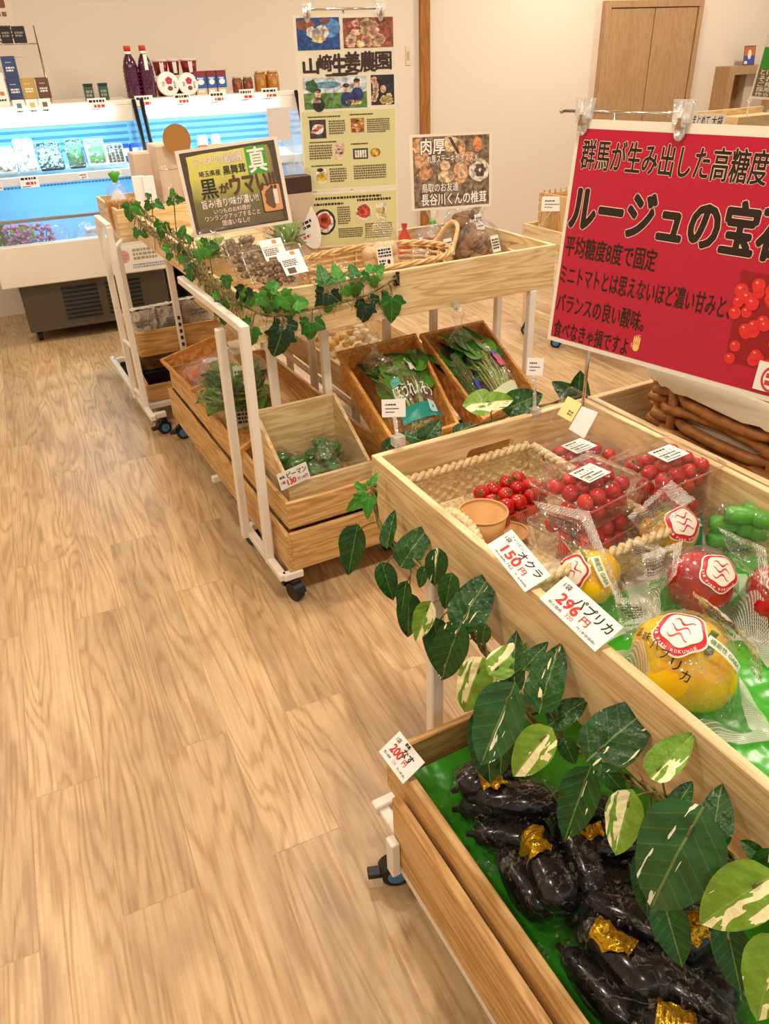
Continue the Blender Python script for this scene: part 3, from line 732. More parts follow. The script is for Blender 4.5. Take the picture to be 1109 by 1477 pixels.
MB().box(-.05, .05, -.05, .05, -.148, 0).build('riser', TRAYW, t, local=True)
# ================================================================ carts, trays, baskets
TY = Matrix.Rotation(R(90), 4, 'X')                       # (a, b, c) -> (a, -c, b)
TX = Matrix(((0, 0, 1, 0), (1, 0, 0, 0), (0, 1, 0, 0), (0, 0, 0, 1)))   # (a, b, c) -> (c, a, b)
def tray(name, label, cat, x0, x1, y0, y1, z0, z1, th=.014, mats=(WX, WY), holes={}, group=None, root=None, drop=None, part=''):
    """open wooden tray: end panels along x, side panels along y, bottom; holes = {side: (a0, a1, b0, b1)}"""
    t = root or thing(name, label, cat, ((x0+x1)/2, (y0+y1)/2, z0), group=group)
    for side in 'fblr':
        mb = MB(); q = holes.get(side); h = [rrect(q[0], q[2], q[1], q[3], min(.013, (q[3]-q[2])*.45))] if q else []
        if side in 'fb':
            y = y0 if side == 'f' else y1-th
            mb.poly(rect(x0, z0, x1, z1), h, -th, 0, 0, Matrix.Translation((0, y, 0)) @ TY)
            mb.build(part+'end_panel', mats[0], t, bevel=.0015)
        else:
            x = x0 if side == 'l' else x1-th
            mb.poly(rect(y0+th, z0, y1-th, z1), h, 0, th, 0, Matrix.Translation((x, 0, 0)) @ TX)
            mb.build(part+'side_panel', mats[1], t, bevel=.0015)
    MB().box(x0+th, x1-th, y0+th, y1-th, z0+.002, z0+.012).build(part+'bottom_panel', mats[1], t)
    return t
BLUEHUB = M('caster_blue_hub', (70, 130, 170), .4)
def caster(t, x, y, rot=0, rz=.032, lock=True, hub=True):
    T = TR((x, y, 0), rot)
    c = MB(); c.box(-.016, .016, -.016, .016, .066, .082, T=T)
    c.grid(lambda u, v: Vector(((-.019+.038*v), (rz+.006)*math.cos(math.pi*(.05+.9*u)), rz+(rz+.006)*math.sin(math.pi*(.05+.9*u)))), 10, 2, T=T)
    if lock: c.box(-.012, .012, .03, .062, .030, .044, T=T)
    o = c.build('caster', BLACK, t, bevel=.002)
    w = MB(); w.tube([(-.015, 0, rz), (.015, 0, rz)], rz, 18, T=T); w.build('wheel', BLACK, o)
    if hub:
        h = MB(); h.tube([(-.0175, 0, rz), (.0175, 0, rz)], rz*.62, 16, T=T); h.build('hub_cap', BLUEHUB, o)
    return o
def leg(t, x, y, z0, z1, s=.028, lean=(0, 0), cap=False, name='leg'):
    b = MB(); h = s/2
    b.hexa([(x-h, y-h, z0), (x+h, y-h, z0), (x+h, y+h, z0), (x-h, y+h, z0)],
           [(x-h+lean[0], y-h+lean[1], z1), (x+h+lean[0], y-h+lean[1], z1), (x+h+lean[0], y+h+lean[1], z1), (x-h+lean[0], y+h+lean[1], z1)])
    return b.build(name, WHITE, t, bevel=.003)
def rail(t, a, b, s=.026, name='rail'):
    a = Vector(a); b = Vector(b); d = (b-a).normalized(); u = d.cross(Vector((0, 0, 1)))
    u = u.normalized() if u.length > .01 else Vector((1, 0, 0)); v = u.cross(d); h = s/2
    c = [(-h, -h), (h, -h), (h, h), (-h, h)]
    return MB().hexa([a+u*p+v*q for p, q in c], [b+u*p+v*q for p, q in c]).build(name, WHITE, t, bevel=.003)
# ---------------- front cart (tomatoes above, aubergines below)
FX0, FX1, FY0, FY1, FZ0, FZ1 = .607, 1.165, .02, 1.242, .69, .85
cart = thing('display_cart', 'pale wooden display cart in front, with tomatoes on top and aubergines in its lower tray', 'cart', (.88, .6, 0))
hb = at(707, 650, Y=1.228)
tray('', '', '', FX0, FX1, FY0, FY1, FZ0, FZ1, .016, holes={'b': (hb.x-.062, hb.x+.062, hb.z-.013, hb.z+.016)}, root=cart, part='upper_')
tray('', '', '', .464, 1.15, -.25, .945, .25, .36, .017, mats=(OX, OY), root=cart, part='lower_')
# outer box that carries the lower tray
x0, x1, y0, y1 = .438, 1.18, -.25, .875
MB().box(x0, x0+.018, y0, y1, .12, .305).build('outer_side_panel', OY, cart, bevel=.0015)
MB().box(x1-.018, x1, y0, y1, .12, .305).build('outer_side_panel', OY, cart, bevel=.0015)
MB().box(x0+.018, x1-.018, y1-.018, y1, .12, .245).build('outer_end_panel', OX, cart, bevel=.0015)
MB().box(x0+.018, x1-.018, y0, y1-.018, .122, .132).build('outer_bottom_panel', OY, cart)
for lx, ly in ((.612, 1.00), (1.14, 1.00)): leg(cart, lx, ly, .075, .69)
rail(cart, (.455, .86, .098), (.455, -.2, .098)); rail(cart, (1.16, 1.0, .098), (1.16, -.2, .098)); rail(cart, (.45, .86, .098), (1.16, .86, .098)); rail(cart, (.455, 1.0, .12), (1.16, 1.0, .12)); rail(cart, (.475, .86, .110), (.475, 1.0, .110))
MB().box(.418, .437, .845, .872, .10, .20).build('corner_bracket', WHITE, cart, bevel=.002)
caster(cart, .452, .898, R(70)); caster(cart, 1.14, .93, R(20)); caster(cart, .62, 1.02, R(200), lock=False)
# ---------------- neighbour tray to the right, with the brown wicker basket
nc = thing('display_cart', 'neighbouring pale wooden cart holding the cloth-lined brown wicker basket', 'cart', (1.45, .6, 0))
tray('', '', '', 1.172, 1.75, .02, 1.242, .69, .85, .016, root=nc, part='upper_')
for lx, ly in ((1.20, 1.03), (1.71, 1.0), (1.20, .1), (1.71, .1)): leg(nc, lx, ly, .07, .69)
for lx, ly in ((1.20, 1.03), (1.71, 1.0), (1.20, .1), (1.71, .1)): caster(nc, lx, ly, R(30))
# ---------------- middle cart with mushrooms
MX0, MX1, MY0, MY1, MZ0, MZ1 = .668, 1.835, 2.18, 2.76, .80, .948
mc = thing('display_cart', 'long pale wooden cart in the middle carrying mushrooms, ivy and the wicker basket', 'cart', (1.2, 2.6, 0))
hr = at(747, 357, X=1.83)
tray('', '', '', MX0, MX1, MY0, MY1, MZ0, MZ1, .016, holes={'r': (hr.y-.055, hr.y+.055, hr.z-.014, hr.z+.018)}, root=mc, part='upper_')
leg(mc, .611, 2.066, .085, .905, lean=(.012, -.01)); leg(mc, .595, 2.262, .085, .845, lean=(.012, -.01))
rail(mc, (.623, 2.045, .893), (.623, 2.72, .893))
for px, py in ((388, 488), (466, 478)):
    p = at(px, py, Y=2.33); leg(mc, p.x, p.y, .085, .80)
p = at(388, 488, Y=2.33); rail(mc, (p.x-.05, p.y, .785), (p.x, p.y, .785), .018)
p = at(767, 418, Z=.80); leg(mc, p.x, p.y, .085, .80)
for px in (557, 625, 717):
    p = at(px, 462, Y=2.56); leg(mc, p.x, 2.56, .085, .80)
tray('', '', '', .655, 1.12, 1.955, 3.40, .262, .355, .015, mats=(OX, OY), root=mc, part='lower_')
x0, x1, y0, y1 = .636, 1.13, 1.94, 3.41
for nm, a in (('outer_side_panel', (x0, x0+.015, y0, y1)), ('outer_side_panel', (x1-.015, x1, y0, y1)), ('outer_end_panel', (x0+.015, x1-.015, y0, y0+.015)), ('outer_end_panel', (x0+.015, x1-.015, y1-.015, y1))):
    MB().box(*a, .112, .252).build(nm, OY if 'side' in nm else OX, mc, bevel=.0015)
MB().box(x0+.015, x1-.015, y0+.015, y1-.015, .114, .124).build('outer_bottom_panel', OY, mc)
for q in ((.70, 2.1), (1.05, 2.1), (.70, 3.2), (1.05, 3.2)): MB().box(q[0]-.02, q[0]+.02, q[1]-.02, q[1]+.02, .124, .262).build('spacer_block', OX, mc)
rail(mc, (.612, 1.94, .098), (.612, 2.30, .098)); rail(mc, (.612, 1.945, .098), (.68, 1.945, .098)); rail(mc, (.66, 2.0, .098), (.66, 3.40, .098)); rail(mc, (.6, 2.3, .098), (1.85, 2.3, .09)); rail(mc, (.68, 3.33, .098), (1.1, 3.33, .098)); rail(mc, (1.05, 2.0, .098), (1.05, 2.74, .09)); rail(mc, (.612, 2.72, .098), (1.85, 2.72, .09))
caster(mc, .648, 1.945, R(15), hub=False); caster(mc, .637, 2.34, R(10), hub=False); caster(mc, .665, 3.385, R(80)); caster(mc, 1.05, 3.3, R(0)); caster(mc, 1.05, 2.05, R(0)); caster(mc, 1.80, 2.25, R(0)); caster(mc, 1.80, 2.72, R(0))
# lower tray of the cart's far side, seen between the legs
t2 = thing('display_cart', 'low grey-shaded cart behind the white legs holding bags of yellow sweets', 'cart', (1.5, 2.9, 0))
pa = at(420, 489, Z=.47)
tray('', '', '', 1.215, 1.66, 2.60, 3.45, .34, .45, .014, root=t2, part='lower_')
rail(t2, (1.20, 2.60, .33), (1.20, 3.45, .33), .02)
for lx, ly in ((1.235, 2.65), (1.235, 3.38), (1.63, 2.65), (1.63, 3.38)): leg(t2, lx, ly, .06, .345); caster(t2, lx, ly, R(40), lock=False)
# ---------------- far cart
fc = thing('display_cart', 'far pale wooden cart with white frame standing before the grey showcase base', 'cart', (.9, 3.9, 0))
ha = at(153, 300, X=.66); hg = at(262, 313, Y=3.99)
tray('', '', '', .66, 1.25, 3.985, 4.50, .80, .95, .014, root=fc, holes={'l': (ha.y-.04, ha.y+.04, ha.z-.012, ha.z+.016), 'f': (hg.x-.018, hg.x+.018, hg.z-.017, hg.z+.017)}, part='upper_')
tray('', '', '', .70, 1.22, 2.80, 3.90, .845, .955, .014, root=fc, part='ivy_')
leg(fc, .552, 3.60, .085, .945); leg(fc, .540, 3.765, .10, .955); rail(fc, (.552, 3.59, .945), (.540, 3.78, .958), .026)
rail(fc, (.552, 3.62, .84), (.66, 3.99, .81), .018); rail(fc, (.552, 3.60, .40), (.54, 3.765, .40), .016); rail(fc, (.552, 3.60, .15), (.54, 3.765, .15), .016)
leg(fc, .785, 3.62, .085, .85); leg(fc, 1.19, 3.62, .085, .85); leg(fc, 1.2, 4.4, .085, .80); leg(fc, .70, 4.4, .085, .80); leg(fc, 1.162, 2.9, .085, .85)
s = MB()
for k in range(5): s.box(.779, .791, 3.6045, 3.6058, .37+k*.032, .387+k*.032)
s.build('slot_marks', BLACK, fc)
rail(fc, (.552, 3.46, .098), (.552, 4.45, .098)); rail(fc, (.552, 3.62, .098), (1.2, 3.62, .098)); rail(fc, (.552, 4.4, .098), (1.2, 4.4, .098)); rail(fc, (1.162, 2.9, .098), (1.162, 4.4, .098)); rail(fc, (.56, 3.49, .098), (.62, 3.49, .098))
caster(fc, .60, 3.49, R(100)); caster(fc, 1.175, 3.50); caster(fc, 1.2, 4.4); caster(fc, .60, 4.4)
tray('', '', '', .585, 1.24, 3.65, 4.10, .335, .455, .014, mats=(OX, OY), root=fc, part='middle_')
MB().box(.60, 1.2, 3.70, 4.05, .325, .336).build('middle_shelf', OX, fc)
# low crate with dark brown bottom and divider at the bottom of the far cart
lc = thing('wooden_crate', 'low empty crate with dark inside at the foot of the far cart', 'crate', (.78, 3.85, .111))
z0 = .112
for nm, bx in (('end_panel', (.578, .99, 3.635, 3.649, z0, .195)), ('end_panel', (.578, .99, 4.08, 4.094, z0, .30))): MB().box(*bx).build(nm, OX, lc, bevel=.0015)
for xx in (.578, .976):
    b = MB(); b.hexa([(xx, 3.649, z0), (xx+.014, 3.649, z0), (xx+.014, 4.08, z0), (xx, 4.08, z0)], [(xx, 3.649, .195), (xx+.014, 3.649, .195), (xx+.014, 4.08, .30), (xx, 4.08, .30)]); b.build('side_panel', OY, lc)
MB().box(.592, .976, 3.649, 4.08, z0, z0+.008).build('dark_bottom', M('crate_dark_brown', (44, 22, 14), .6), lc)
MB().box(.592, .976, 3.86, 3.868, z0+.008, .18).build('divider', M('crate_dark_brown'), lc)
# sloped pepper crate at the aisle end of the middle cart
pc = thing('wooden_crate', 'sloping-sided crate of bagged green peppers with a price card on its front', 'crate', (.84, 2.15, .275))
z0 = .276
MB().box(.690, .992, 2.022, 2.034, z0, .385).build('front_panel', WX, pc, bevel=.0015)
MB().box(.690, .992, 2.29, 2.302, z0, .535).build('back_panel', WX, pc, bevel=.0015)
for xx in (.690, .980):
    b = MB(); b.hexa([(xx, 2.034, z0), (xx+.012, 2.034, z0), (xx+.012, 2.29, z0), (xx, 2.29, z0)], [(xx, 2.034, .385), (xx+.012, 2.034, .385), (xx+.012, 2.29, .535), (xx, 2.29, .535)]); b.build('side_panel', WY, pc)
MB().box(.702, .980, 2.034, 2.29, z0, z0+.008).build('bottom_panel', WY, pc)
MB().box(.704, .978, 2.0365, 2.039, z0+.05, .40).build('acrylic_divider', ACRYL, pc)

# ---------------- woven wooden baskets
WEAVE = M('woven_honey_wood', (196, 140, 76), .5); g = NT(WEAVE)
c = g.ramp(g.noise(g.coord((1, 1, 1)), 60, 3), [(.3, (194, 126, 50)), (.55, (224, 160, 80)), (.75, (240, 188, 110))]); g.put(g.b.inputs['Base Color'], c)
FRAMEW = wood('basket_frame_wood', (234, 178, 100), (218, 158, 78), (190, 128, 54), 1, scale=2)
def basket(name, label, cat, c4, depth, taper=.85, group=None, nw=9, nh=4):
    BL, BR, FR, FL = [Vector(p) for p in c4]
    cen = (BL+BR+FR+FL)/4; nrm = (BR-FL).cross(BL-FR).normalized()
    if nrm.z < 0: nrm = -nrm
    t = thing(name, label, cat, cen-nrm*depth, group=group)
    top = [BL, BR, FR, FL]; bot = [cen+(p-cen)*taper-nrm*depth for p in top]
    for k in range(4):
        a, b, c_, d = top[k], top[(k+1) % 4], bot[(k+1) % 4], bot[k]
        n = (b-a).cross(d-a).normalized(); m_ = max(4, int((b-a).length/.034)); q = max(3, int(depth/.026))
        mb = MB(); mb.grid(lambda u, v: a.lerp(b, u).lerp(d.lerp(c_, u), v)+n*.0035*math.sin(u*m_*math.pi)*math.sin(v*q*math.pi+(.5 if 0 else 0)), m_*4, q*4)
        mb.build('woven_wall', WEAVE, t)
        bar = MB(); o_ = (a+b)/2-cen; o_ -= nrm*o_.dot(nrm); o_.normalize()
        e = (b-a).normalized()*.008
        A = [a-e-o_*.006, a-e+o_*.008, a-e+o_*.008-nrm*.02, a-e-o_*.006-nrm*.02]; B = [b+e-o_*.006, b+e+o_*.008, b+e+o_*.008-nrm*.02, b+e-o_*.006-nrm*.02]
        bar.hexa(A, B); bar.build('rim_rail', FRAMEW, t, bevel=.002)
    mb = MB(); nb = 8
    mb.grid(lambda u, v: bot[0].lerp(bot[1], u).lerp(bot[3].lerp(bot[2], u), v)+nrm*.003*math.sin(u*20)*math.sin(v*28), 24, 24); mb.build('woven_bottom', WEAVE, t)
    t['_n'] = 0; del t['_n']
    return t, cen, nrm, top, bot
def inbasket(bk, u, v, up):
    """point inside a basket: u across, v from back to front, up from its bottom along its axis"""
    t, cen, nrm, top, bot = bk
    return bot[0].lerp(bot[1], u).lerp(bot[3].lerp(bot[2], u), v)+nrm*up
BK1 = basket('woven_basket', 'tilted woven wood basket holding the large bag of spinach', 'basket', (at(489, 508, Z=.62), at(598, 482, Z=.62), at(660, 610, Z=.47), at(570, 638, Z=.48)), .12, .9, 'tilted woven baskets')
BK2 = basket('woven_basket', 'tilted woven wood basket holding leafy bunches, beside the spinach basket', 'basket', (at(609, 482, Z=.62), at(696, 463, Z=.62), at(770, 560, Z=.47), at(698, 602, Z=.47)), .12, .9, 'tilted woven baskets')
BK3 = basket('woven_basket', 'tilted woven wood basket with the bag of carrots', 'basket', (at(233, 518, Z=.385), at(309, 484, Z=.45), at(345, 528, Z=.43), at(276, 560, Z=.372)), .07, .9, 'tilted woven baskets')
BK4 = basket('woven_basket', 'tilted woven wood basket with lettuce, behind the white legs of the middle cart', 'basket', (at(285, 564, Z=.375), at(356, 532, Z=.44), at(412, 596, Z=.43), at(344, 648, Z=.368)), .07, .9, 'tilted woven baskets')
# plain crates that carry the two big baskets
st = thing('wooden_crate', 'long wooden crate that carries the two tilted greens baskets', 'crate', (1.33, 2.0, .055))
tray('', '', '', 1.15, 1.76, 1.74, 2.15, .055, .30, .014, mats=(OX, OY), root=st)
for a in ((1.27, 1.90), (1.58, 1.90)): MB().box(a[0]-.09, a[0]+.09, a[1]-.05, a[1]+.05, .067, .34).build('riser_block', OX, st)
for a in ((1.19, 1.80), (1.19, 2.10), (1.70, 1.80), (1.70, 2.10)): MB().box(a[0]-.02, a[0]+.02, a[1]-.02, a[1]+.02, 0, .056).build('foot', OX, st)

# ---------------- willow baskets
def willow(name, label, cat, c, rx, ry, h, rings, stakes, r, mat, sup=2.0, flare=1.15, rot=0, handle=False, group=None, r_rim=None):
    c = Vector(c); t = thing(name, label, cat, c, rot, group)
    def pos(a, k, amp=0):
        f = 1+(flare-1)*k
        ca, sa = math.cos(a), math.sin(a)
        x = math.copysign(abs(ca)**(2/sup), ca)*(rx*f+amp); y = math.copysign(abs(sa)**(2/sup), sa)*(ry*f+amp)
        return Vector((x, y, h*k))
    w = MB(); n = stakes*6
    for q in range(rings):
        k = (q+.6)/(rings+.2)
        path = [pos(2*math.pi*i/n, k, r*1.0*math.cos(stakes*math.pi*i*2/n/2*2+q*math.pi))+Vector((0, 0, r*.5*nz((i*.2, q, 3)))) for i in range(n)]
        w.tube(path, r*(.8+.4*rnd.random()), 6, closed=True)
    w.build('woven_wall', mat, t, local=True)
    s = MB()
    for i in range(stakes):
        a = 2*math.pi*(i+.5)/stakes; s.tube([pos(a, 0), pos(a, .5), pos(a, 1.02)], r*.9, 6)
    s.build('stakes', mat, t, local=True)
    rm = MB(); rr = r_rim or r
    for ph in (0, 2.1, 4.2):
        rm.tube([pos(2*math.pi*i/n, 1.0, rr*1.2*math.cos(stakes*1.5*math.pi*i/n*2/3+ph))+Vector((0, 0, rr*1.0*math.sin(stakes*math.pi*i/n+ph))) for i in range(n)], rr, 6, closed=True)
    rm.build('braided_rim', mat, t, local=True)
    b = MB(); b.grid(lambda u, v: pos(2*math.pi*u, 0)*v+Vector((0, 0, .003)), 24, 6, closed_u=True); b.build('basket_bottom', mat, t, local=True)
    if handle:
        hd = MB(); hd.tube(spline([(rx*flare*.95, -ry*.45, h*.9), (rx*flare*1.12, -ry*.2, h*1.5), (rx*flare*1.12, ry*.2, h*1.5), (rx*flare*.95, ry*.45, h*.9)], 6), r*1.6, 8); hd.build('handle', mat, t, local=True)
    return t
WILW = M('peeled_willow', (226, 188, 128), .5); g = NT(WILW); g.put(g.b.inputs['Base Color'], g.ramp(g.noise(g.coord(), 50, 2), [(.3, (204, 158, 94)), (.7, (236, 204, 150))]))
WILB = M('brown_willow', (146, 90, 40), .42); g = NT(WILB); g.put(g.b.inputs['Base Color'], g.ramp(g.noise(g.coord(), 40, 3), [(.3, (146, 90, 40)), (.7, (198, 134, 70))]))
willow('wicker_basket', 'pale oval wicker basket holding bagged ginger on the middle cart', 'basket', (1.24, 2.42, .814), .25, .15, .13, 7, 22, .0050, WILW, 2.3, 1.12, handle=True)
bb = willow('wicker_basket', 'brown thick-rod wicker basket with a cream cloth liner', 'basket', (1.478, .94, .704), .212, .215, .235, 8, 12, .0125, WILB, 5.0, 1.05, r_rim=.009)
# cream cloth liner folded over the rim
LIN = M('cream_linen', (216, 202, 178), .85); g = NT(LIN); g.put(g.b.inputs['Normal'], g.bump(g.noise(g.coord(), 300, 2), .3, .002))
cl = MB()
def liner(u, v):
    a = 2*math.pi*u; ca, sa = math.cos(a), math.sin(a); q = .4
    x = math.copysign(abs(ca)**q, ca); y = math.copysign(abs(sa)**q, sa)
    if v < .6: f = .93-.05*(1-v/.6); z = .215*(v/.6)+.02
    elif v < .75: k = (v-.6)/.15; f = .93+.18*k; z = .235+.020*math.sin(math.pi*k)
    else: k = (v-.75)/.25; f = 1.11+.01*k; z = .235-k*(.016+.018*nz((u*7, 0, 2))+.003*math.sin(a*44))
    return Vector((1.478+x*.223*f+.003*nz((u*20, v*4, 7)), .94+y*.226*f, .704+z+.003*nz((u*16, v*3, 0))))
cl.grid(liner, 160, 20, closed_u=True)
tag(cl.build('basket_liner', LIN), 'cream cloth liner draped over the rim of the brown wicker basket', 'cloth')
# cream seagrass basket tray inside the front cart
SEA = M('seagrass', (226, 206, 160), .75); g = NT(SEA); g.put(g.b.inputs['Base Color'], g.ramp(g.noise(g.coord((1, 1, 3)), 90, 3, .5), [(.3, (196, 168, 112)), (.5, (222, 198, 148)), (.72, (240, 226, 190))])); g.put(g.b.inputs['Normal'], g.bump(g.noise(g.coord(), 260, 2), .4, .003))
sx0, sx1, sy0, sy1, sz0, sz1 = .650, .985, .80, 1.205, .704, .785
sb = thing('seagrass_basket', 'cream woven seagrass tray basket inside the front cart', 'basket', ((sx0+sx1)/2, (sy0+sy1)/2, sz0))
cs = [(sx0, sy0), (sx1, sy0), (sx1, sy1), (sx0, sy1)]
for k in range(4):
    a, b = cs[k], cs[(k+1) % 4]; L = math.hypot(b[0]-a[0], b[1]-a[1]); nn = int(L/.016); nx, ny = (b[1]-a[1])/L, -(b[0]-a[0])/L
    mb = MB(); mb.grid(lambda u, v: Vector((a[0]+(b[0]-a[0])*u, a[1]+(b[1]-a[1])*u, sz0+(sz1-sz0)*v))+Vector((nx, ny, 0))*(.004*math.sin(u*nn*math.pi)*math.cos(v*7*math.pi)+.004*v), nn*3, 28)
    mb.build('woven_wall', SEA, sb)
    rm = MB()
    for ph in (0, math.pi):
        rm.tube([(a[0]+(b[0]-a[0])*i/60+nx*(.005+.005*math.cos(i*1.1*L/.4+ph)), a[1]+(b[1]-a[1])*i/60+ny*(.005+.005*math.cos(i*1.1*L/.4+ph)), sz1+.002+.005*math.sin(i*1.1*L/.4+ph)) for i in range(61)], .0062, 7)
    rm.build('braided_rim', SEA, sb)
mb = MB(); nu, nv = int((sx1-sx0)/.018), int((sy1-sy0)/.012)
mb.grid(lambda u, v: Vector((sx0+(sx1-sx0)*u, sy0+(sy1-sy0)*v, sz0+.007+.004*math.sin(u*nu*math.pi+math.pi*(int(v*nv) % 2))*abs(math.sin(v*nv*math.pi)))), nu*3, nv*4); mb.build('woven_bottom', SEA, sb)
hd = MB()
hp = spline([(sx0-.004, 1.05, sz1-.01), (sx0+.004, 1.02, sz1+.028), (sx0+.008, .97, sz1+.034), (sx0+.004, .92, sz1+.02), (sx0-.002, .90, sz1-.01)], 10)
for ph in (0, 2.09, 4.19): hd.tube([p+Vector((.005*math.cos(i*.9+ph), 0, .005*math.sin(i*.9+ph))) for i, p in enumerate(hp)], .006, 7)
hd.build('handle', SEA, sb)
# green sheets lining the front cart
GREEN = M('green_liner_sheet', (64, 172, 40), .25); g = NT(GREEN); g.put(g.b.inputs['Normal'], g.bump(g.noise(g.coord(), 12, 2), .5, .03))
def sheet(name, label, x0, x1, y0, y1, z, amp, seed):
    mb = MB(); mb.grid(lambda u, v: Vector((x0+(x1-x0)*u, y0+(y1-y0)*v, z+amp*(.5+.5*nz((u*4+seed, v*5, seed)))+amp*1.2*max(0, 1-min(u, v, 1-u, 1-v)/.06))), 36, 48)
    return tag(mb.build(name, GREEN), label, 'liner')
sheet('liner_sheet', 'shiny green sheet under the bagged paprikas in the upper tray', .626, 1.148, .045, .765, .7035, .008, 3)
sheet('liner_sheet', 'shiny green sheet lining the aubergine tray', .484, 1.13, -.22, .92, .2635, .016, 8)
# pale far carts at the back, right of the mushrooms
bt = thing('display_cart', 'pale wooden cart in the background beyond the mushroom cart, beside the red sign', 'cart', (3.2, 3.4, 0))
p = at(754, 322, Z=.66); xx, yy = p.x, p.y
tray('', '', '', xx, xx+.62, yy-.9, yy, .56, .66, .016, mats=(WX, WY), root=bt, part='upper_')
for a, b in ((xx+.03, yy-.35), (xx+.56, yy-.06), (xx+.03, yy-.06), (xx+.56, yy-.8)):
    MB().box(a-.025, a+.025, b-.02, b+.02, .085, .56).build('wooden_leg', WZ, bt, bevel=.002); caster(bt, a, b, R(40), lock=False)
for a in (xx+.03, xx+.56): MB().box(a-.015, a+.015, yy-.82, yy-.04, .10, .17).build('wooden_rail', WY, bt, bevel=.002)
sc = thing('slatted_crate', 'honey wood slatted box standing on the pale background cart', 'crate', (xx+.36, yy-.2, .574))
q = at(778, 300, Y=yy-.06)
for k in range(5): MB().box(q.x, q.x+.50, yy-.06, yy-.048, .58+k*.05, .62+k*.05).build('slat_board', OX, sc, bevel=.0015)
lt = MB()
for k in range(12): lt.box(q.x+.02+k*.04, q.x+.028+k*.04, yy-.066, yy-.06, .79, .84)
lt.build('lattice_strip', OZ, sc)
for a in (q.x, q.x+.486): MB().box(a, a+.014, yy-.30, yy-.06, .574, .83).build('end_board', OZ, sc)
# ================================================================ signs and posters
ART = {}
def A(*c): 
    k = 'print_%d_%d_%d' % c
    return M(k, c, .5)
def vsign(px, nrm_yaw, p0):
    """corners of a vertical board through point p0 whose plane normal has yaw nrm_yaw"""
    n = Vector((math.cos(nrm_yaw), math.sin(nrm_yaw), 0))
    return [atpl(x, y, Vector(p0), n) for x, y in px]
LGLOSS = M('laminate', (236, 228, 210), .18)
def clip(parent, x, y, z, T, s=1.0):
    """clear plastic clip pair: upper ear above the bar, lower pad on the sheet; T maps card space"""
    c = MB()
    for q, w_ in ((-.007, .012), (.009, .010)):
        c.poly([(x+(q-w_/2)*s, y+.0*s), (x+(q+w_/2)*s, y), (x+(q+w_*.75)*s, y+.03*s), (x+(q-w_*.75)*s, y+.03*s)], [], z-.004, z+.010, 0, T)
    c.poly(ell(x, y-.012*s, .0095*s, .013*s, 14), [], z, z+.004, 0, T)
    c.box(x-.010*s, x+.010*s, y-.006*s, y+.006*s, z-.006, z+.012, 0, T)
    o = c.build('clip', M('clip_plastic', (232, 224, 216), .08, spec=.8) if 0 else PET2, parent, bevel=.001)
    h = MB(); h.poly([(x-.004*s, y-.010*s), (x+.004*s, y-.010*s), (x+.003*s, y+.006*s), (x-.002*s, y+.006*s)], [], z+.010, z+.0125, 0, T); h.build('spring_gap', M('clip_shade', (150, 112, 70), .4), o)
PET2 = film('clip_clear_plastic', refl=.9, rough=.05, bump=.9, scale=120, opac=.30)
# ---- the large red tomato sign
pole = at(838, 606, Z=.80)
yaw = R(12.5); dirS = Vector((-math.sin(yaw), math.cos(yaw), 0)); nS = Vector((math.cos(yaw), math.sin(yaw), 0))
pS = Vector((pole.x, pole.y, 0))-nS*.010
TL, BL = atpl(834, 171, pS, nS), atpl(789, 489, pS, nS)
BL = atpl(789, 489, TL, dirS)
hS = (TL-BL).length; wS = hS*1.414
uS = -dirS; up = (TL-BL).normalized()
TS = frame(BL, uS, up); nS = TS.col[2].to_3d(); pS = BL.copy()
st = thing('sign_stand', 'thin chrome pole stand with a cross bar carrying the big red tomato sign', 'sign stand', (pole.x, pole.y, .703))
b = MB(); b.lathe([(0, .703), (.045, .703), (.045, .708), (.008, .714), (0, .714)], 24, T=Matrix.Translation((pole.x, pole.y, 0))); b.build('base', CHROME, st)
pt = TL.z+.012
b = MB(); b.tube([(pole.x, pole.y, .71), (pole.x, pole.y, 1.10)], .0042, 10); b.tube([(pole.x, pole.y, 1.08), (pole.x, pole.y, pt)], .003, 10); b.build('pole', CHROME, st)
e0 = Vector((pole.x, pole.y, pt))+dirS*.125; e1 = Vector((pole.x, pole.y, pt))-dirS*.115
b = MB(); b.tube([e0, e1], .003, 10); b.build('cross_bar', CHROME, st)
for e in (e0, e1): b = MB(); b.ball(e, .0055, n=10); b.build('bar_end', CHROME, st)
RED = M('sign_red', (186, 10, 52), .25, coat=.2)
red = Card('tomato_sign', 'large red Japanese poster for sweet mini tomatoes hanging above the tomato packs', 'sign', TS, wS, hS, LGLOSS, .0015, board='laminated_board')
U = lambda x, y: (lambda q: (q.x/wS, q.y/hS))(TS.inverted() @ atpl(x, y, pS, nS))
red.shape('red_field', [RED], rect(.014, .022, .986, .962))
DB = M('sign_black', (36, 22, 12), .4); OUT = M('sign_outline', (246, 214, 196), .5)
def srow(txt, c0, c1, c2, bold, outline=0):
    """text line from photo corners: lower-left, lower-right, upper-left of the row"""
    a, b, c = U(*c0), U(*c1), U(*c2)
    mb = red.layers['lettering'][0]; mo = red.layers['lettering_outline'][0]
    x0, y0, x1, y1 = a[0]*wS, a[1]*hS, b[0]*wS, c[1]*hS
    if outline: write(mo, txt, x0, y0, x1, y1, red.z('lettering_outline'), bold+outline, skew=0)
    write(mb, txt, x0, y0, x1, y1, red.z('lettering'), bold)
red.layer('lettering_outline', [OUT]); red.layer('lettering', [DB])
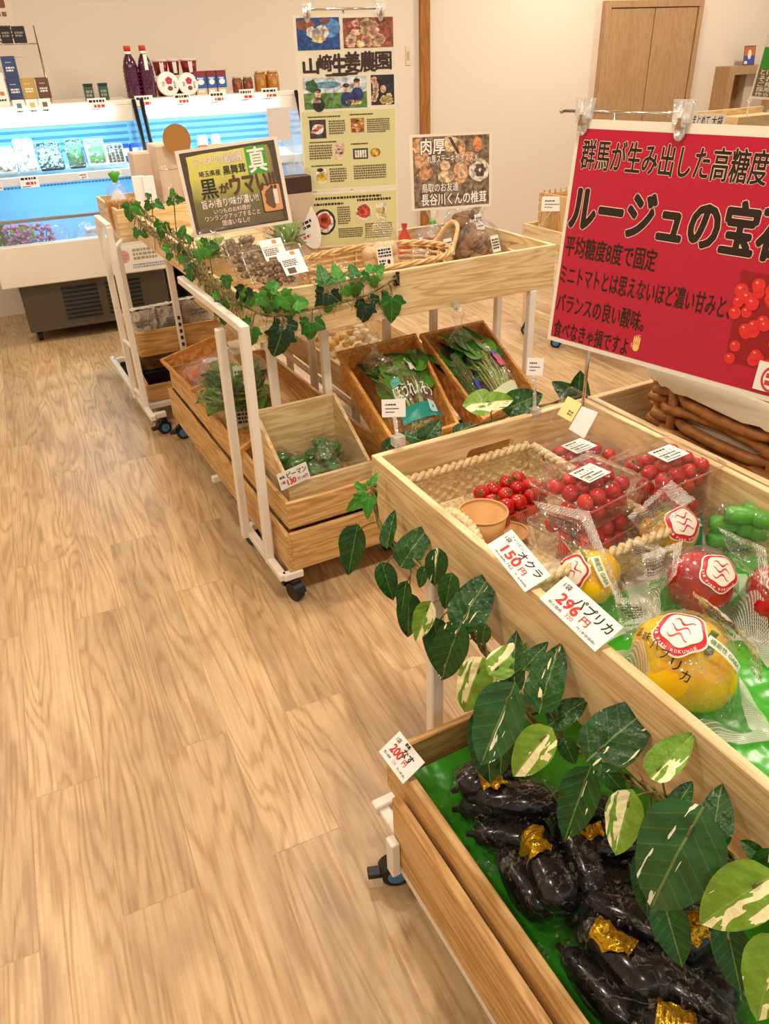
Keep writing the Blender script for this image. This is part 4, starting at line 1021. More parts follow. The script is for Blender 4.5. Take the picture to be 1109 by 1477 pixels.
# rows: fractions measured on the sheet itself
row = lambda txt, x0, y0, x1, y1, bold, outl=0: (write(red.layers['lettering_outline'][0], txt, x0*wS, y0*hS, x1*wS, y1*hS, red.z('lettering_outline'), bold+outl) if outl else None, write(red.layers['lettering'][0], txt, x0*wS, y0*hS, x1*wS, y1*hS, red.z('lettering'), bold))
for txt, a, b, c, bo, ou, k in (('群馬が生み出した高糖度', (836, 243), (1104, 264), (838, 200), .024, .026, 1.0), ('ルージュの宝石', (820, 330), (1109, 365), (831, 265), .050, .022, 1.085)):
    ua, ub, uc = U(*a), U(*b), U(*c)
    row(txt, ua[0], ua[1], ua[0]+(ub[0]-ua[0])*k, uc[1], bo, ou)
for txt, a, b, c in (('平均糖度8度で固定', (814, 368), (945, 386), (817, 335)), ('ミニトマトとは思えないほど濃い甘みと、', (807, 408), (1053, 450), (811, 377)), ('バランスの良い酸味。', (802, 448), (928, 472), (806, 418)), ('食べなきゃ損ですよ', (798, 484), (905, 503), (802, 457))):
    ua, ub, uc = U(*a), U(*b), U(*c)
    row(txt, ua[0], ua[1], ub[0], uc[1]-.01, .022)
red.layer('tomato_photo', [A(150, 12, 24), A(226, 44, 40), A(250, 150, 130), A(70, 90, 30)])
pa, pb = U(1070, 390), U(1040, 545)
rn = random.Random(5); mb = red.layers['tomato_photo'][0]; z = red.z('tomato_photo')
x0 = pb[0]; mb.poly([(pb[0]*wS, .12*hS), (.95*wS, .12*hS), (.95*wS, pa[1]*hS), (pa[0]*wS, pa[1]*hS)], [], z, z, 0)
for k in range(70):
    v = rn.uniform(.13, pa[1]-.03); lx = pb[0]+(pa[0]-pb[0])*(v-.1)/(pa[1]-.1)
    cx, cy = rn.uniform(lx, .93)*wS, v*hS; r_ = rn.uniform(.013, .017)*wS*1.2; zz = z+.00002*k
    mb.poly(ell(cx, cy, r_, r_, 18), [], zz, zz, 1); mb.poly(ell(cx-r_*.3, cy+r_*.35, r_*.25, r_*.18, 8), [], zz+.00001, zz+.00001, 2)
    if k % 3 == 0: mb.poly([(cx+r_*.3*math.cos(a_)*(1 if i % 2 else .3)+r_*.4, cy+r_*.3*math.sin(a_)*(1 if i % 2 else .3)+r_*.3) for i, a_ in enumerate([j*math.pi/5 for j in range(10)])], [], zz+.00001, zz+.00001, 3)
hp = U(918, 496)
red.layer('hand_emoji', [A(250, 206, 110), A(226, 120, 150)])
mb = red.layers['hand_emoji'][0]; z = red.z('hand_emoji'); hx, hy = hp[0]*wS, hp[1]*hS
mb.poly(ell(hx, hy-.006, .0075, .009, 14), [], z, z, 0)
for k in range(4): mb.poly(ell(hx-.006+.004*k, hy+.006+(.002 if k in (1, 2) else 0), .0018, .010, 10), [], z, z, 0)
mb.poly(ell(hx-.010, hy-.004, .002, .006, 8), [], z, z, 1); mb.poly(ell(hx+.004, hy+.018, .004, .0012, 8), [], z, z, 1)
sx = U(1100, 545)
red.layer('sticker', [PAPER, A(206, 60, 60)])
mb = red.layers['sticker'][0]; z = red.z('sticker')+.0016; mb.poly(rect(sx[0]*wS-.012, sx[1]*hS-.022, sx[0]*wS+.05, sx[1]*hS+.03), [], z, z, 0); mb.poly(ell(sx[0]*wS+.018, sx[1]*hS+.002, .020, .024, 24), [ell(sx[0]*wS+.018, sx[1]*hS+.002, .016, .019, 24)], z+.0003, z+.0003, 1)
bars(mb, sx[0]*wS+.006, sx[1]*hS-.012, sx[0]*wS+.03, sx[1]*hS+.014, 2, z+.0004, rn, 1)
red.done()
for cx, cy in ((844, 170), (986, 172)):
    q = U(cx, cy); clip(red.root, q[0]*wS, hS*1.0, .003, TS, 1.2)
# ---- tall ginger-farm poster over the mushrooms (two laminated sheets on a stand)
p0 = (1.15, 2.70, 0); yv = R(90-27-4+27-3)
nG = Vector((-.30, -.95, 0)).normalized()
c4 = [atpl(x, y, Vector(p0), nG) for x, y in ((447, 359), (577, 350), (424, 22), (571, 20))]
BLg = c4[0]; upg = (c4[2]-c4[0]); ug = (c4[1]-c4[0]).normalized()
hG = upg.length; wG = (c4[3]-c4[2]).length
TG = frame(BLg, ug, upg)
UG = lambda x, y: (lambda q: (q.x, q.y))(TG.inverted() @ atpl(x, y, TG.translation, TG.col[2].to_3d()))
CREAMP = M('poster_cream', (244, 236, 212), .25); YEL = M('poster_pale_yellow', (226, 222, 164), .3)
h1 = UG(455, 276)[1]; 
gp = Card('ginger_poster', 'tall laminated ginger farm poster with photos and recipes standing over the mushrooms', 'poster', TG, wG, h1-.004, CREAMP, .0012, board='lower_sheet')
b = MB(); b.box(0, wG, h1, hG, -.0012, 0); b.build('upper_sheet', CREAMP, gp.root, mat=Matrix.Identity(4), local=True)
PICS = ((40, 80, 150), (90, 150, 220), (236, 226, 216), (240, 216, 150), (150, 84, 60), (226, 170, 140), (240, 200, 176), (200, 96, 90), (96, 140, 70), (120, 170, 80), (214, 226, 236), (46, 40, 44), (40, 56, 110), (226, 180, 150), (70, 60, 60), (190, 120, 70), (246, 240, 226), (200, 80, 50), (222, 186, 60), (60, 110, 60), (120, 190, 230), (170, 130, 90))
def AP(*c):
    m_ = M('photo_%d_%d_%d' % c, c, .4); g = NT(m_)
    n = g.noise(g.coord(), 55, 4, .8); q = g.ramp(n, [(.30, tuple(v*.55 for v in c)), (.52, c), (.72, tuple(min(255, v*1.18+14) for v in c))]); g.put(g.b.inputs['Base Color'], q); return m_
PM = [AP(*c) for c in PICS]
gp.layer('pale_panel', [YEL]); gp.layer('photo', PM); gp.layer('photo_detail', PM); gp.layer('photo_fine', PM); gp.layer('lettering', [M('poster_ink', (60, 40, 28), .5), M('poster_fine_ink', (110, 96, 70), .6)])
def pbox(layer, x0, y0, x1, y1, mi):
    mb = gp.layers[layer][0]; z = gp.z(layer); mb.poly(rect(x0, y0, x1, y1), [], z, z, mi)
def pel(layer, cx, cy, rx, ry, mi, wob=0, seed=0, n=16):
    mb = gp.layers[layer][0]; z = gp.z(layer); mb.poly(ell(cx, cy, rx, ry, n, wob, seed), [], z, z, mi)
H_ = hG-h1; Y = lambda v: h1+H_*v; X = lambda u: wG*u
pbox('pale_panel', X(.02), h1+.008, X(.985), Y(.475), 0)
pbox('pale_panel', X(.02), .008, X(.985), h1-.012, 0)
# two photos on top: gloved hands washing ginger; heap of ginger
pbox('photo', X(.03), Y(.815), X(.45), Y(.985), 0); pbox('photo', X(.485), Y(.82), X(.985), Y(.98), 4)
pel('photo_detail', X(.36), Y(.93), X(.10), H_*.05, 1); pel('photo_detail', X(.12), Y(.95), X(.09), H_*.03, 4); pel('photo_detail', X(.31), Y(.965), X(.05), H_*.018, 4)
for q in ((.17, .91), (.22, .90), (.26, .915), (.30, .91)): pel('photo_fine', X(q[0]), Y(q[1]), X(.045), H_*.03, 2, .1)
pel('photo_fine', X(.24), Y(.875), X(.07), H_*.022, 3, .15)
rn = random.Random(11)
for k in range(26): pel('photo_detail', X(rn.uniform(.53, .94)), Y(rn.uniform(.84, .96)), X(.05), H_*.018, rn.choice((5, 6, 5, 3)), .2, k)
for k in range(7): pel('photo_fine', X(rn.uniform(.55, .92)), Y(rn.uniform(.84, .95)), X(.018), H_*.010, 7, .1, k)
# title in brush lettering
mb = gp.layers['lettering'][0]; z = gp.z('lettering')
for ch, a, b_, lo, hi, bo in (('山', .07, .22, .69, .77, .05), ('﨑', .22, .36, .70, .79, .035), ('生', .36, .50, .675, .79, .05), ('姜', .49, .64, .69, .80, .035), ('農', .64, .80, .69, .80, .03), ('園', .80, .96, .70, .795, .03)):
    write(mb, ch, X(a), Y(lo), X(b_), Y(hi), z, bo)
mb.poly([(X(.28), Y(.682)), (X(.62), Y(.69)), (X(.61), Y(.676)), (X(.30), Y(.670))], [], z, z, 0)
# field photo with people, smaller photo
pbox('photo', X(.055), Y(.49), X(.70), Y(.665), 8); pbox('photo_detail', X(.055), Y(.58), X(.70), Y(.665), 10); pbox('photo', X(.745), Y(.50), X(.985), Y(.67), 11)
pel('photo_detail', X(.30), Y(.625), X(.14), H_*.02, 20); pel('photo_fine', X(.14), Y(.62), X(.06), H_*.035, 19, .2)
for cx, cy, body in ((.20, .575, 11), (.49, .60, 12), (.60, .625, 12)):
    pel('photo_fine', X(cx), Y(cy), X(.032), H_*.022, 13); pel('photo_fine', X(cx), Y(cy+.018), X(.034), H_*.012, 11)
    pel('photo_fine', X(cx), Y(cy-.06), X(.062), H_*.042, body)
for k in range(7): pel('photo_fine', X(.50+.02*k), Y(.52+.008*(k % 2)), X(.022), H_*.012, 3, .2, k); pel('photo_fine', X(.14+.012*k), Y(.535+.006*(k % 2)), X(.014), H_*.010, 6, .2, k)
pel('photo_fine', X(.87), Y(.59), X(.03), H_*.022, 13)
for k in range(12): pel('photo_fine', X(.77+.035*rn.random()), Y(.53+.13*k/12), X(.03), H_*.012, 6, .2, k); pel('photo_fine', X(.86+.11*rn.random()), Y(.51+.05*rn.random()), X(.03), H_*.014, 3, .2, k)
# recipes
fine = gp.layers['lettering'][0]
def recipe(px0, py0, px1, py1, kind, mi):
    if kind == 'r': pbox('photo', X(px0), Y(py0), X(px1), Y(py1), mi)
    else: pel('photo', X((px0+px1)/2), Y((py0+py1)/2), X((px1-px0)/2), H_*(py1-py0)/2, mi)
recipe(.09, .32, .26, .43, 'r', 14); pel('photo_detail', X(.175), Y(.375), X(.06), H_*.03, 16); 
for k in range(5): pel('photo_fine', X(.13+.02*k), Y(.36+.008*k), X(.03), H_*.008, 17 if k % 2 else 5, .1, k)
recipe(.52, .345, .66, .43, 'r', 15)
for k in range(14): pel('photo_detail', X(rn.uniform(.54, .64)), Y(rn.uniform(.355, .42)), X(.022), H_*.008, rn.choice((3, 17, 18)), .2, k)
recipe(.34, .19, .44, .285, 'r', 6)
for k in range(12): pel('photo_detail', X(rn.uniform(.355, .425)), Y(rn.uniform(.20, .275)), X(.014), H_*.007, rn.choice((4, 16, 5)), .2, k)
recipe(.12, .045, .25, .145, 'e', 16); pel('photo_detail', X(.185), Y(.085), X(.05), H_*.03, 18, .1); pel('photo_detail', X(.17), Y(.13), X(.035), H_*.012, 14, .1)
recipe(.53, .185, .69, .25, 'r', 14)
for k in range(5): pbox('photo_detail', X(.55+.026*k), Y(.195), X(.57+.026*k), Y(.24), 16)
pel('photo', X(.77), Y(.22), X(.055), H_*.028, 15); pel('photo_detail', X(.77), Y(.222), X(.04), H_*.018, 18)
for (a, b_, c_, d, n) in ((.29, .34, .46, .425, 6), (.07, .195, .31, .285, 6), (.27, .05, .45, .14, 6), (.69, .34, .93, .425, 7), (.53, .06, .88, .15, 6)): bars(fine, X(a), Y(b_), X(c_), Y(d), n, z, rn, 1)
for (a, b_, c_, d) in ((.08, .44, .46, .452), (.51, .445, .76, .457), (.08, .292, .42, .304), (.51, .272, .70, .284), (.08, .15, .44, .162)): bars(fine, X(a), Y(b_), X(c_), Y(d), 1, z, rn, 0)
V = lambda v: h1*v
bars(fine, X(.10), V(.84), X(.90), V(.90), 1, z, rn, 0); bars(fine, X(.08), V(.74), X(.45), V(.80), 1, z, rn, 0); bars(fine, X(.55), V(.78), X(.95), V(.84), 1, z, rn, 0)
pel('photo', X(.18), V(.46), X(.125), h1*.23, 11); pel('photo_detail', X(.18), V(.46), X(.10), h1*.19, 16, .05); pel('photo_fine', X(.18), V(.48), X(.07), h1*.14, 17, .1); pel('photo_fine', X(.18), V(.5), X(.04), h1*.08, 4, .1)
pel('photo', X(.62), V(.60), X(.09), h1*.15, 16); pel('photo_detail', X(.62), V(.61), X(.075), h1*.12, 17, .08); pbox('photo', X(.76), V(.46), X(.87), V(.74), 16); pbox('photo_detail', X(.775), V(.50), X(.855), V(.66), 3)
bars(fine, X(.33), V(.40), X(.47), V(.72), 8, z, rn, 1); bars(fine, X(.33), V(.16), X(.60), V(.34), 5, z, rn, 1); bars(fine, X(.63), V(.12), X(.93), V(.40), 7, z, rn, 1)
gp.done()
gs = thing('sign_stand', 'thin chrome stand behind the tall ginger poster', 'sign stand', TG @ Vector((wG*.5, .05, -.02)))
q = [TG @ Vector(v) for v in ((wG*.5, .0, -.012), (wG*.5, hG+.014, -.012), (wG*.12, hG+.014, -.008), (wG*.88, hG+.014, -.008))]
q[0].z = .8125
b = MB(); b.tube([q[0], q[1]], .004, 8); b.build('pole', CHROME, gs)
b = MB(); b.tube([q[2], q[3]], .0035, 8); b.build('cross_bar', CHROME, gs)
b = MB(); b.lathe([(0, 0), (.05, 0), (.05, .005), (0, .008)], 20, T=Matrix.Translation(q[0])); b.build('base', CHROME, gs)
for u in (.14, .86): clip(gp.root, wG*u, hG+.002, .003, TG, 1.0)
# ---- black maitake sign (yellow-green print) 
p0 = (.86, 2.52, 0); nM = Vector((-.34, -.90, .27)).normalized()
def card4(px, p0, n):
    c = [atpl(x, y, Vector(p0), n) for x, y in px]     # bl, br, tl
    return frame(c[0], c[1]-c[0], c[2]-c[0]), (c[1]-c[0]).length, (c[2]-c[0]).length
nM = Vector((-.30, -.93, .20)).normalized(); p0 = at(280, 344, Y=2.60)
TMk, wM, hM = card4(((280, 344), (422, 321), (253, 218)), p0, nM)
mk = Card('mushroom_sign', 'yellow and green Japanese sign for black maitake standing beside the ivy', 'sign', TMk, wM, hM, M('sign_frame_white', (240, 226, 206), .35), .0015, board='laminated_board')
GRN = M('maitake_green', (74, 168, 44), .3); MKY = M('maitake_field', (200, 190, 92), .3); g = NT(MKY)
vv = g.add('ShaderNodeTexCoord').outputs['Object']; sp = g.add('ShaderNodeSeparateXYZ', {0: vv}); uu = g.math('DIVIDE', sp.outputs[0], wM); yy = g.math('DIVIDE', sp.outputs[1], hM)
f = g.math('ADD', yy, g.math('MULTIPLY', g.noise(g.coord(), 18, 3), .3))
c = g.ramp(f, [(.2, (112, 92, 66)), (.50, (120, 118, 62)), (.78, (214, 206, 96)), (1.0, (232, 222, 110))]); c = g.mix(g.ramp(uu, [(.62, (0, 0, 0)), (.98, (255, 255, 255))]), c, lin((104, 92, 66)))
g.put(g.b.inputs['Base Color'], c)
mk.shape('dark_border', [M('maitake_border', (78, 60, 40), .4)], rect(.035, .035, .965, .965))
rn = random.Random(2); edge = []
for i in range(40):
    t_ = i/40*4; s_ = int(t_); q_ = t_-s_; w_ = .012*rn.random()
    a, b_ = ((.075+w_, .05), (.93-w_, .06), (.90-w_, .93), (.085+w_, .92))[s_], ((.93, .06), (.90, .93), (.085, .92), (.075, .05))[s_]
    edge.append((a[0]+(b_[0]-a[0])*q_+.006*rn.uniform(-1, 1), a[1]+(b_[1]-a[1])*q_+.008*rn.uniform(-1, 1)))
mk.shape('field', [MKY], edge)
mk.shape('green_square', [GRN], rect(.66, .62, .86, .93)); mk.shape('tray_photo', [A(72, 56, 40), A(226, 158, 96), A(110, 78, 46), A(230, 226, 220)], rrect(.735, .16, .945, .49, .02), 0)
mk.shape('tray_photo', None, rrect(.75, .175, .935, .475, .02), 1, .0001); mk.shape('tray_photo', None, ell(.835, .325, .06, .12, 16, .12), 2, .0002); mk.shape('tray_photo', None, rect(.865, .25, .905, .42), 3, .0003)
mk.layer('lettering_shadow', [A(96, 74, 50)]); mk.layer('lettering', [A(250, 246, 236), A(40, 40, 22), A(90, 56, 26), A(206, 56, 40)])
def mrow(txt, x0, y0, x1, y1, bo, mi, sh=0):
    if sh: write(mk.layers['lettering_shadow'][0], txt, x0*wM, y0*hM, x1*wM, y1*hM, mk.z('lettering_shadow'), bo+sh)
    write(mk.layers['lettering'][0], txt, x0*wM, y0*hM, x1*wM, y1*hM, mk.z('lettering'), bo, mi)
mrow('真', .68, .64, .85, .92, .022, 0); mrow('マイタケの最高峰', .15, .79, .63, .90, .01, 0, .03); mrow('埼玉県産', .18, .67, .39, .735, .02, 1); mrow('黒舞茸', .42, .66, .64, .76, .03, 1)
mrow('黒', .17, .42, .33, .64, .022, 1); mrow('が', .35, .46, .44, .57, .05, 2); mrow('ウマい!!', .46, .42, .90, .64, .06, 2)
mrow('旨み!香り!味が濃い!!', .15, .31, .71, .41, .01, 0, .035); mrow('いつものお料理が', .25, .235, .62, .295, .0, 0, .05); mrow('ワンランクアップすること', .15, .165, .70, .225, .0, 0, .05); mrow('間違いなし!!', .31, .09, .58, .155, .0, 0, .05)
mk.layers['lettering_shadow'][1][0] = A(150, 66, 44)
mk.done()
# ---- shiitake sign
p0 = at(594, 304, Y=2.66); nK = Vector((-.22, -.96, .12)).normalized()
TK, wK, hK = card4(((594, 305), (709, 297), (579, 196)), p0, nK)
sk = Card('mushroom_sign', 'square photo sign with white lettering for thick shiitake behind the bagged mushrooms', 'sign', TK, wK, hK, MATS['sign_frame_white'], .0015, board='laminated_board')
DK = M('shiitake_photo_dark', (112, 92, 72), .4); g = NT(DK); g.put(g.b.inputs['Base Color'], g.ramp(g.noise(g.coord(), 60, 4), [(.35, (84, 66, 52)), (.6, (150, 124, 98)), (.75, (190, 164, 136))]))
sk.shape('photo_ground', [DK], rect(.035, .035, .965, .965))
pm = [AP(*c) for c in ((222, 166, 116), (236, 196, 150), (206, 148, 100), (240, 222, 200), (110, 84, 70), (70, 62, 70), (226, 140, 90))]
sk.layer('mushroom_photo', pm); sk.layer('mushroom_detail', pm)
for cx, cy, rx, ry, mi in ((.14, .66, .09, .13, 0), (.10, .85, .07, .10, 0), (.48, .86, .13, .10, 1), (.60, .80, .07, .12, 0), (.17, .50, .10, .09, 2), (.42, .58, .06, .07, 1), (.43, .44, .10, .085, 1), (.61, .48, .09, .15, 0), (.72, .66, .10, .09, 2), (.82, .84, .06, .10, 6), (.84, .50, .13, .15, 3)):
    sk.shape('mushroom_photo', None, ell(cx, cy, rx, ry, 18, .05, cx*20), mi)
for k in range(6): sk.shape('mushroom_detail', None, ell(.85+.045*math.cos(k*1.05), .50+.06*math.sin(k*1.05), .03, .035, 12), 4)
sk.shape('mushroom_detail', None, [(.46, .95), (.50, .95), (.60, .74), (.57, .73)], 5); sk.shape('mushroom_detail', None, ell(.62, .50, .045, .10, 14), 1)
rn = random.Random(4)
for k in range(40): sk.shape('mushroom_detail', None, ell(rn.uniform(.66, .95), rn.uniform(.70, .95), .008, .006, 6), 3 if k % 2 else 5) if k % 2 == 0 else None
sk.layer('lettering_shadow', [A(80, 58, 40)]); sk.layer('lettering', [A(250, 244, 230)])
def krow(txt, x0, y0, x1, y1, bo, sh=.05):
    write(sk.layers['lettering_shadow'][0], txt, x0*wK, y0*hK, x1*wK, y1*hK, sk.z('lettering_shadow'), bo+sh); write(sk.layers['lettering'][0], txt, x0*wK, y0*hK, x1*wK, y1*hK, sk.z('lettering'), bo)
krow('肉厚', .13, .74, .42, .94, .02); krow('れ厚ステーキがオススメ', .20, .62, .82, .73, .012); krow('鳥取のお友達', .13, .24, .58, .36, .015); krow('長谷川くんの椎茸', .12, .06, .93, .22, .025)
sk.done()
# ---- white and pink notice on the front of the far showcase
q = rp(171, 392, 5.214); q2 = rp(243, 379, 5.214)
nt = Card('notice', 'white paper notice with a pink disc taped on the white showcase front', 'notice', Matrix.Translation(room(q.x, 5.2185, .392)) @ Matrix.Rotation(ROOM, 4, 'Z') @ Matrix.Rotation(R(90), 4, 'X'), q2.x-q.x, .165, PAPER)
nt.shape('pink_disc', [M('disc_pink', (226, 160, 150), .6)], ell(.16, .60, .11, .24, 22)); nt.text('lettering', [A(170, 160, 130), A(150, 160, 190)], [])
k = nt.layers['lettering'][0]; w_ = nt.w; rn = random.Random(9)
bars(k, w_*.08, .08, w_*.24, .115, 2, .0007, rn, 0); bars(k, w_*.34, .07, w_*.9, .145, 3, .0007, rn, 0); bars(k, w_*.30, .02, w_*.95, .05, 2, .0007, rn, 1); nt.done()
# ---- back right: wall niche, postcard, hanging green sign, small hand-written card
n0 = rp(1050, 97, 6.05)
nb = thing('wall_niche', 'square wooden box shelf on the far wall, partly behind the green sign', 'shelf', room(6.3, 6.0, .95), ROOM)
a = rp(1049, 96, 5.98); b_ = rp(1040, 163, 5.98); 
xw, zt, zb = a.x-6.3, a.z-.95, b_.z-.95
for bx in ((xw, xw+.07, -.06, .12, zb, zt), (xw+.56, xw+.63, -.06, .12, zb, zt), (xw+.07, xw+.56, -.06, .12, zt-.07, zt), (xw+.07, xw+.56, -.06, .12, zb-.05, zb+.02)): MB().box(*bx).build('frame_board', dW, nb, local=True, bevel=.002)
MB().box(xw+.07, xw+.56, .10, .118, zb, zt-.05).build('back_board', M('niche_ochre', (150, 108, 50), .6), nb, local=True)
MB().box(xw+.30, xw+.56, .02, .10, zb+.02, zt-.07).build('inner_divider', M('niche_grey', (206, 186, 164), .6), nb, local=True)
q = rp(1071, 95, 5.99); q2 = rp(1087, 95, 5.99)
pcard = Card('postcard', 'small blue and orange postcard standing on the wall niche', 'picture', Matrix.Translation(room(q.x, 5.99, zt+.951)) @ Matrix.Rotation(ROOM, 4, 'Z') @ Matrix.Rotation(R(84), 4, 'X'), q2.x-q.x, .155, A(96, 70, 54))
pcard.shape('picture', [A(190, 110, 60), A(70, 80, 160), A(236, 220, 206)], rect(.05, .5, .95, .95), 0); pcard.shape('picture', None, rect(.05, .05, .95, .5), 1); pcard.shape('picture', None, ell(.5, .55, .16, .25, 12), 2, .0001); pcard.shape('picture', None, rect(.08, .07, .35, .22), 2, .0001); pcard.done()
p0 = at(1075, 150, Y=4.2); nH = Vector((-.45, -.89, .0)).normalized()
TH, wH, hH = card4(((1081, 142), (1150, 147), (1103, 48)), p0, nH)
hs = Card('hanging_sign', 'green and grey hanging sign with white writing before the wall niche', 'sign', TH, wH, hH, PAPER, .0015, board='laminated_board')
hs.shape('colour_field', [A(60, 170, 50), A(128, 112, 70)], rect(.03, .48, .97, .80), 0); hs.shape('colour_field', None, rect(.03, .04, .97, .48), 1)
hs.text('lettering', [A(250, 246, 232), A(90, 80, 60)], [('とげとげ', .08, .38, .60, .47, .02), ('それがお', .08, .28, .66, .37, .02), ('ご見切品', .08, .20, .66, .27, .02), ('採用の感', .08, .12, .66, .19, .02), ('作られて', .08, .05, .66, .11, .02), ('三', .2, .84, .4, .94, .02, 1)]); hs.done()
hst = thing('sign_stand', 'thin pale stand carrying the green hanging sign in the background', 'sign stand', TH @ Vector((-.0, -.12, -.02)))
q = TH @ Vector((.01, 0, -.012)); b = MB(); b.tube([(q.x, q.y, 0.9), (q.x, q.y, q.z+.02)], .006, 8); b.ball((q.x, q.y, q.z-.01), .016, n=10); b.build('pole', PET2, hst)
b = MB(); b.lathe([(0, 0), (.09, 0), (.09, .01), (0, .014)], 20, T=Matrix.Translation((q.x, q.y, .889))); b.build('base', CHROME, hst)
q3 = at(1062, 168, Y=4.1)
bx = thing('display_table', 'pale wooden tray table in the background below the green hanging sign', 'table', (q3.x, 4.1, 0))
MB().box(q3.x-.04, q3.x+.9, 4.05, 4.6, q3.z-.06, q3.z-.045).build('tray_floor', WX, bx)
for a in ((q3.x-.05, q3.x+.9, 4.04, 4.055), (q3.x-.05, q3.x+.9, 4.6, 4.615)): MB().box(*a, q3.z-.1, q3.z).build('tray_edge', WX, bx, bevel=.002)
MB().box(q3.x-.05, q3.x-.036, 4.055, 4.6, q3.z-.1, q3.z).build('tray_edge', WY, bx, bevel=.002)
for a in (q3.x, q3.x+.85):
    for c_ in (4.1, 4.56): MB().box(a-.02, a+.02, c_-.02, c_+.02, 0, q3.z-.06).build('leg', WZ, bx)
p0 = at(1010, 175, Y=3.9); TQ, wQ, hQ = card4(((992, 182), (1044, 184), (994, 163)), p0, Vector((-.45, -.89, 0)).normalized())
mc_ = Card('note_card', 'small white card with handwriting showing just above the red sign', 'card', TQ, wQ, hQ, PAPER, .001); mc_.text('lettering', [INK], [('まとめて', .10, .10, .56, .85, .02), ('大袋', .62, .10, .92, .85, .02)]); mc_.done()
qq = TQ @ Vector((wQ/2, 0, -.01)); nsd = thing('card_stand', 'slim stand under the small handwritten card behind the red sign', 'stand', (qq.x, qq.y, 0)); b = MB(); b.tube([(qq.x, qq.y, 0), (qq.x, qq.y, qq.z+.01)], .006, 8); b.lathe([(0, 0), (.08, 0), (.08, .01), (0, .012)], 18, T=Matrix.Translation((qq.x, qq.y, 0))); b.build('post', CHROME, nsd)
# ================================================================ produce and goods on the carts
def hgt(items, x, y):
    h = -9
    for p0, p1, r0, r1 in items:
        a = Vector((p0[0], p0[1])); b = Vector((p1[0], p1[1])); q = Vector((x, y)); d = b-a; L = d.length_squared
        t = max(0, min(1, (q-a).dot(d)/L)) if L > 1e-9 else 0
        c = a+d*t; r = r0+(r1-r0)*t; e = (q-c).length
        if e < r: h = max(h, p0[2]+(p1[2]-p0[2])*t+math.sqrt(r*r-e*e))
    return h
def drape(items, cx, cy, w, d, rot, base, n=44, gap=.003, crin=.003, seed=0, blur=4, edge=.010):
    """height field of a film lying over solid shapes; returns fn(u, v) -> point"""
    c, s = math.cos(rot), math.sin(rot); H = []
    P = lambda u, v: (cx+c*(u-.5)*w-s*(v-.5)*d, cy+s*(u-.5)*w+c*(v-.5)*d)
    for j in range(n+1):
        H.append([max(base+.002, hgt(items, *P(i/n, j/n))+gap) for i in range(n+1)])
    raw = [r[:] for r in H]
    for _ in range(blur):
        H = [[max(raw[j][i], (H[max(j-1, 0)][i]+H[min(j+1, n)][i]+H[j][max(i-1, 0)]+H[j][min(i+1, n)])/4) for i in range(n+1)] for j in range(n+1)]
    def fn(u, v):
        i, j = u*n, v*n; i0, j0 = min(int(i), n-1), min(int(j), n-1); fu, fv = i-i0, j-j0
        h = (H[j0][i0]*(1-fu)+H[j0][i0+1]*fu)*(1-fv)+(H[j0+1][i0]*(1-fu)+H[j0+1][i0+1]*fu)*fv
        x, y = P(u, v); k = min(1, 12*min(u, v, 1-u, 1-v))
        h += crin*abs(nz((x*55+seed, y*55, seed)))*k+crin*.6*nz((x*130, y*130, seed))*k
        h += edge*max(0, 1-8*min(u, v, 1-u, 1-v))*(.4+.6*nz((x*40, y*40, seed+3)))
        return Vector((x, y, max(h, base+.001)))
    return fn
def film_bag(name, label, cat, fn, n, mat, group=None, base=None):
    mb = MB(); mb.grid(fn, n, n)
    o = mb.build(name, mat); return tag(o, label, cat, group)
def patch(name, fn, u0, u1, v0, v1, mat, parent, nu=8, nv=8, lift=.0015, wob=0, mi=0):
    mb = MB(); mb.grid(lambda a, b: fn(u0+(u1-u0)*a+wob*math.sin(b*9), v0+(v1-v0)*b)+Vector((0, 0, lift)), nu, nv)
    return mb.build(name, mat, parent)
# ---------------- cherry tomatoes
TOM = M('tomato_red', (190, 18, 14), .14, coat=.4, sss=.1); CAL = M('calyx_green', (60, 96, 30), .6)
g = NT(TOM); oi = g.add('ShaderNodeObjectInfo'); g.put(g.b.inputs['Base Color'], g.ramp(oi.outputs['Random'], [(0, (172, 10, 10)), (.6, (192, 18, 14)), (1, (208, 44, 18))]))
def make_tomato():
    t = MB(); t.ball((0, 0, 0), .0168, .0168, .0158, 18)
    o = t.build('cherry_tomato', TOM, mat=Matrix.Translation((0, 0, 0)), local=True)
    c = MB()
    for k in range(5):
        a = k*1.257; c.add([(.002*math.cos(a+1.57), .002*math.sin(a+1.57), .0159), (.011*math.cos(a), .011*math.sin(a), .0146), (.002*math.cos(a-1.57), .002*math.sin(a-1.57), .0159)], [(0, 2, 1)])
    c.tube([(0, 0, .015), (.001, 0, .021)], .0012, 5)
    c.build('calyx', CAL, o, local=True)
    return o
tom0 = make_tomato(); tom_used = [False]
def tomato(x, y, z, label, group, r):
    s = r.uniform(.92, 1.06)
    m_ = Matrix.Translation((x, y, z)) @ Matrix.Rotation(r.uniform(0, 6), 4, 'Z') @ Matrix.Rotation(r.uniform(-1.1, 1.1), 4, 'X') @ Matrix.Rotation(r.uniform(-1.1, 1.1), 4, 'Y') @ Matrix.Scale(s, 4)
    if not tom_used[0]:
        o = tom0; o.matrix_world = m_; WM[o] = m_; o['label'] = label; o['group'] = group; o['category'] = 'tomato'; tom_used[0] = True
        return o
    return dup(tom0, m_, label, group)
